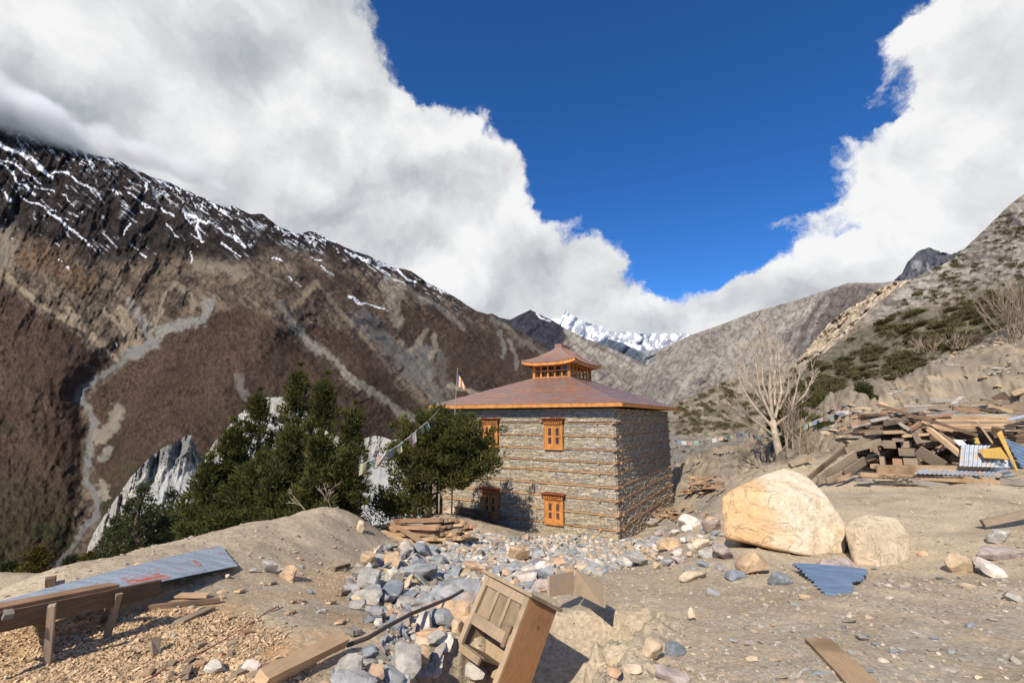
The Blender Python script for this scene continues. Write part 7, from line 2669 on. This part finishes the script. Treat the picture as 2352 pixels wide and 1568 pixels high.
for a, b_, c_, d_, r in LIMBS:
    dy = rr.uniform(-.8, .8)
    P = [bp(*a), bp(*b_, dy * .4), bp(*c_, dy * .8), bp(*d_, dy)]
    m.tube(P, [r * 1.0, r * .75, r * .5, r * .28], 6, False)
    for k in range(10):
        f = rr.uniform(0.25, 1.0) * 3
        i = min(2, int(f))
        q = P[i].lerp(P[i + 1], f - i)
        d = ((P[i + 1] - P[i]).normalized() + Vector((rr.uniform(-1, 1), rr.uniform(-1, 1), rr.uniform(-.3, .8))) * .55).normalized()
        twigs(m, q, d, rr.uniform(.45, .95), r * .22, 2, rr, .45, .1, .007)
m.build('branches', m_deadbark, bt)
# thin bare saplings round it
for i, (x0, x1, ybase, ytop) in enumerate([(1822, 1818, 1060, 940), (1836, 1840, 1055, 960), (1812, 1800, 1062, 975), (1805, 1812, 1058, 930)]):
    p, q = at(x0, ybase, 23.5), at(x1, ytop, 23.5)
    m = MB()
    m.tube([Vector((0, 0, -.3)), (q - p) * .5, q - p], [.05, .04, .015], 5)
    for k in range(14):
        f = rr.uniform(.3, 1)
        twigs(m, (q - p) * f, Vector((rr.uniform(-.6, .6), rr.uniform(-.6, .6), .8)).normalized(), rr.uniform(.3, .8), .012, 2, rr, .6, .1, .006)
    o = m.build('bare_sapling', m_twig, None, loc=p)
    tag(o, 'thin bare sapling beside the foot of the tall leafless tree', 'sapling', 'saplings by the leafless tree')


def dry_bush(px, py, Y, w, h, n, mat, label, group=None, seed=0):
    """fan of thin dry stems, foot at px,py"""
    rr = random.Random(seed)
    p = at(px, py, Y)
    s = Y / FPX
    m = MB()
    for k in range(n):
        d = Vector((rr.uniform(-1, 1) * w / h * .6, rr.uniform(-.5, .5), 1)).normalized()
        st = Vector((rr.uniform(-.3, .3) * w * s, rr.uniform(-.3, .3), 0))
        twigs(m, st, d, h * s * rr.uniform(.35, .6), .012 * (1 + Y / 40), 2, rr, .35, .12, .006 * (1 + Y / 40))
    o = m.build('dry_bush', mat, None, loc=p)
    return tag(o, label, 'bush', group)


dry_bush(2345, 790, 33, 110, 160, 44, m_twig, 'big leafless pinkish-brown bush on the hillside at the right edge', seed=3)
dry_bush(2130, 810, 40, 80, 45, 16, m_twig, 'dry straw-coloured bush on the slope above the bank', seed=4)
dry_bush(2200, 800, 38, 50, 50, 12, m_twig, 'thin dry bush right of the straw-coloured one', seed=5)
dry_bush(2255, 800, 36, 70, 40, 22, m_twig_dark, 'dark dry bush at the upper edge of the bank', seed=6)
dry_bush(2090, 880, 30, 44, 28, 14, m_twig_dark, 'small dark dry shrub on the earth bank', seed=7)
dry_bush(1860, 1045, 21, 60, 70, 20, m_twig, 'low dry bush left of the timber heap', seed=8)


# ---- scrub on the right-hand hillside
def bush_mesh(seed, mat, n=34, per=9, flat=.7):
    rng = np.random.default_rng(seed)
    u = rng.normal(size=(n, 3))
    u /= np.linalg.norm(u, axis=1)[:, None]
    u[:, 2] = np.abs(u[:, 2])
    c = u * rng.uniform(.25, .42, (n, 1)) * [1, 1, flat]
    V, F, tone = tufts(rng, c, u, np.full(n, .16), per, .16, .085)
    return mesh_np('foliage', V, F, False, np.stack([tone] * 3, 1), mat)


BM = [bush_mesh(1200 + i, m_scrub, 44, 12) for i in range(5)]
HPX, HPY, HY = HILL
rngb = np.random.default_rng(77)
GREENP = [(1880, 830), (1960, 775), (2060, 725), (2200, 700), (2352, 650), (2420, 640), (2380, 770), (2200, 810), (2060, 880), (1975, 920), (1900, 985), (1780, 1000), (1770, 960), (1820, 900)]
UPP = [(1900, 835), (2010, 735), (2352, 455), (2420, 440), (2420, 660), (2200, 700), (2060, 730), (1950, 790)]
LOWP = [(1548, 935), (1700, 870), (1860, 830), (1840, 900), (1790, 960), (1700, 985), (1560, 1000)]
bp_, bs = [], []
pxr, pyr = rngb.uniform(1540, 2400, 9000), rngb.uniform(440, 1010, 9000)
ig = in_poly(pxr, pyr, GREENP)
iu = in_poly(pxr, pyr, UPP)
il = in_poly(pxr, pyr, LOWP)
cl = fbm(pxr / 34., pyr / 20., oct=3, seed=78)
keepb = (ig & (rngb.uniform(size=9000) < 0.72 * sstep(-.25, .25, cl))) | (iu & (rngb.uniform(size=9000) < .34 * sstep(-.2, .25, cl))) | (il & (rngb.uniform(size=9000) < .55 * sstep(-.25, .2, cl)))
pxr, pyr, ig, il = pxr[keepb], pyr[keepb], ig[keepb], il[keepb]
nu_, nv_ = HPX.shape
pos, rad_ = [], []
for x, y, g_, l_ in zip(pxr, pyr, ig, il):
    iu_ = int(np.searchsorted(HPX[:, 0], x))
    if iu_ <= 0 or iu_ >= nu_:
        continue
    col_ = HPY[iu_]
    jv = int(np.searchsorted(col_, y))
    if jv <= 1 or jv >= nv_ - 1:
        continue
    Yd = HY[iu_, jv]
    rpx = rngb.uniform(6.5, 15) if g_ else rngb.uniform(3, 8)
    if l_ and not g_:
        rpx = rngb.uniform(4, 9)
    if y > 820 and g_:
        rpx *= 1.2
    pos.append(at(x, y, Yd * 0.995))
    rad_.append(rpx * 2 / FPX * Yd * rngb.uniform(.8, 1.2))
ordr = sorted(range(len(pos)), key=lambda i: -rad_[i] / pos[i].y)
for i in ordr[:240]:
    o = bpy.data.objects.new('scrub_bush', BM[i % 5])
    C.objects.link(o)
    o.location = pos[i] - Vector((0, 0, .1 * rad_[i]))
    s = rad_[i]
    o.scale = (s * 1.2, s * 1.1, s * .95)
    o.rotation_euler = (0, 0, rngb.uniform(0, 6))
    tag(o, 'dark green scrub bush on the right-hand hillside', 'bush', 'scrub bushes of the right-hand hillside')
bv = [(np.array([v.co[:] for v in me.vertices]), np.array([p.vertices[:] for p in me.polygons]), None) for me in [bush_mesh(1300 + i, m_scrub, 14, 7) for i in range(4)]]
VV, FF, n0 = [], [], 0
for i in ordr[240:]:
    v, f, _ = bv[i % 4]
    s = rad_[i]
    c_, s_ = math.cos(i), math.sin(i)
    q = v * s * 1.3
    q = np.stack([q[:, 0] * c_ - q[:, 1] * s_, q[:, 0] * s_ + q[:, 1] * c_, q[:, 2]], 1) + np.array(pos[i])
    VV.append(q)
    FF.append(f + n0)
    n0 += len(v)
VV = np.concatenate(VV)
tone = np.repeat(rngb.uniform(0, 1, len(VV) // 6 + 1), 6)[:len(VV)]
o = link('scrub', mesh_np('scrub', VV, np.concatenate(FF), False, np.stack([tone] * 3, 1), m_scrub), kind='stuff')
# a few larger shrubs at the foot of the bank and by the bare tree
for i, (px, py, Y, w, h, lab) in enumerate([(1990, 915, 25.5, 60, 90, 'dark green conical shrub on the crest above the left end of the timber heap'), (1815, 960, 27, 90, 60, 'green shrub mass behind the leafless tree, upper one'),
                                           (1870, 985, 26, 110, 60, 'green shrub mass right of the leafless tree'), (1800, 1000, 27, 60, 60, 'green shrub behind the trunk of the leafless tree'), (1950, 950, 27, 50, 50, 'olive shrub left of the dark conical shrub'),
                                           (1905, 935, 30, 80, 60, 'olive shrub above the short string of prayer flags')]):
    p = at(px, py + h * .5, Y)
    w_, h_ = w / FPX * Y, h / FPX * Y
    root = empty('shrub', p, lab, 'shrub')
    rng3 = np.random.default_rng(60 + i)
    k = int(60 * max(.6, w_ * h_ / 3))
    u = rng3.normal(size=(k, 3))
    u /= np.linalg.norm(u, axis=1)[:, None]
    c = u * rng3.uniform(.3, 1, (k, 1)) ** .5 * [w_ * .5, w_ * .4, h_ * .5] + [0, 0, h_ * .45]
    if i == 0:
        c[:, :2] *= (1.15 - c[:, 2:3] / h_)
    V, F, tone = tufts(rng3, c, u, np.full(k, .26), 34, .18, .06)
    link('foliage', mesh_np('foliage', V, F, False, np.stack([tone] * 3, 1), m_juni if i else m_fir), root)
    m = MB()
    for j in range(5):
        m.tube([Vector((0, 0, -.4)), Vector((rr.uniform(-.3, .3) * w_, rr.uniform(-.2, .2), h_ * .5))], [.04, .02], 5)
    m.build('stem', m_bark, root)
# ------------------------------------------------------------------ cloud resting on the crest of the left mountain
cm_ = bpy.data.materials.new('cloud_vapour')
cm_.use_nodes = True
ct = NT(cm_.node_tree)
for nd in list(ct.n):
    if nd.type == 'BSDF_PRINCIPLED':
        ct.n.remove(nd)
pv = ct.new('ShaderNodeVolumePrincipled')
pv.inputs['Color'].default_value = (0.96, 0.97, 0.98, 1)
pv.inputs['Anisotropy'].default_value = 0.1
oc = ct.new('ShaderNodeTexCoord').outputs['Object']
ln = ct.new('ShaderNodeVectorMath', operation='LENGTH')
wrp = ct.new('ShaderNodeTexNoise')
ct.put(wrp.inputs['Vector'], ct.new('ShaderNodeNewGeometry').outputs['Position'])
wrp.inputs['Scale'].default_value = 0.0045
wrp.inputs['Detail'].default_value = 5
wrp.inputs['Roughness'].default_value = 0.6
ct.put(ln.inputs[0], oc)
edge_ = ct.math('ADD', ct.math('SUBTRACT', 1.0, ln.outputs['Value']), ct.math('MULTIPLY', ct.math('SUBTRACT', wrp.outputs['Fac'], 0.5), 2.4))
ct.put(pv.inputs['Density'], ct.math('MULTIPLY', ct.maprange(edge_, 0.08, 0.62), ct.math('MULTIPLY', ct.maprange(ln.outputs['Value'], 1.0, 0.75), 0.0075)))
ct.l.new(pv.outputs[0], [x for x in ct.n if x.type == 'OUTPUT_MATERIAL'][0].inputs['Volume'])
d_, f_ = ICO[3]
cme = mesh_np('cloud', d_, f_, True, None, cm_)
for px, py, dY, R_ in [(-330, 90, .90, 620), (-120, 195, .93, 460), (30, 262, .95, 330), (140, 296, .96, 270), (240, 326, .975, 230), (330, 352, .985, 200), (420, 385, .985, 170), (500, 430, .99, 120)]:
    base_y = interp_line(LM_TOP, px)
    Y = float(LM_DEPTH(np.array([float(px)]), np.array([float(base_y)]), 0)[0]) * dY
    o = link('cloud', cme, kind='stuff')
    o.location = at(px, py, Y)
    o.scale = (R_ * 1.3, R_ * 0.9, R_ * 0.62)
    o.rotation_euler = (0, R(20), 0)

# ------------------------------------------------------------------ telling look-alikes apart
LANDMARKS = [('the cupboard', 1160, 1430), ('the iron bar', 1010, 1430), ('the orange split timber', 720, 1530), ('the plank stack', 960, 1235), ('the edge boards', 1330, 1350), ('the right house corner', 1420, 1245),
             ('the lower right window', 1280, 1225), ('the lower left window', 1130, 1215), ('the round rocks', 640, 1320), ('the saw bench', 250, 1400), ('the huge boulder', 1800, 1220), ('the bare tree', 1785, 1000),
             ('the torn blue sheet', 1905, 1340), ('the right photo edge', 2352, 1400), ('the long metal sheet', 450, 1300), ('the hill crest', 2200, 590), ('the earth bank', 2150, 830), ('the pinkish dry bush', 2330, 690),
             ('the beige cliff', 1960, 740), ('the yellow board', 2390, 1030), ('the dark pole', 2090, 960), ('the leaning boards', 1910, 1080), ('the squared beam ends', 2070, 1040), ('the level stack', 2250, 980),
             ('the grey scree', 300, 1100), ('the dark clump', 440, 1200), ('the golden evergreen', 120, 1290), ('the bottom edge', 1000, 1580), ('the bottom right plank', 1950, 1530)]
bpy.context.view_layer.update()
by = {}
for o in C.objects:
    if o.parent is None and 'label' in o and 'group' in o:
        by.setdefault(o['label'], []).append(o)
for lab, L in by.items():
    if len(L) < 2:
        continue
    sized = sorted(L, key=lambda q: -max(q.dimensions) / max(1, q.matrix_world.translation.y) if q.type == 'MESH' else -q.scale[2])
    n = len(sized)
    seen = {}
    for i, o in enumerate(sized):
        p = o.matrix_world.translation
        x, y = project(p.x, p.y, p.z)
        near = min(LANDMARKS, key=lambda q: math.hypot(q[1] - x, q[2] - y))
        side = ('left of ' if x < near[1] - 25 else 'right of ') if abs(x - near[1]) > abs(y - near[2]) else ('above ' if y < near[2] else 'below ')
        sz = 'big ' if i < n / 3 else ('middling ' if i < 2 * n / 3 else 'small ')
        if n < 6:
            sz = ''
        base = lab
        if sz:
            for q_ in ('smallish ', 'small '):
                base = base.replace(q_, '')
        w = (sz + base).split()[:15 - len(near[0].split()) - len(side.split())]
        while w and w[-1] in ('the', 'of', 'in', 'on', 'at', 'below', 'by', 'and', 'between', 'under', 'with', 'along', 'its', 'a', 'foot', 'beside', 'lower', 'big', 'upper', 'two', 'right', 'left', 'house', 'its'):
            w.pop()
        o['label'] = ' '.join(w) + ', ' + side + near[0]
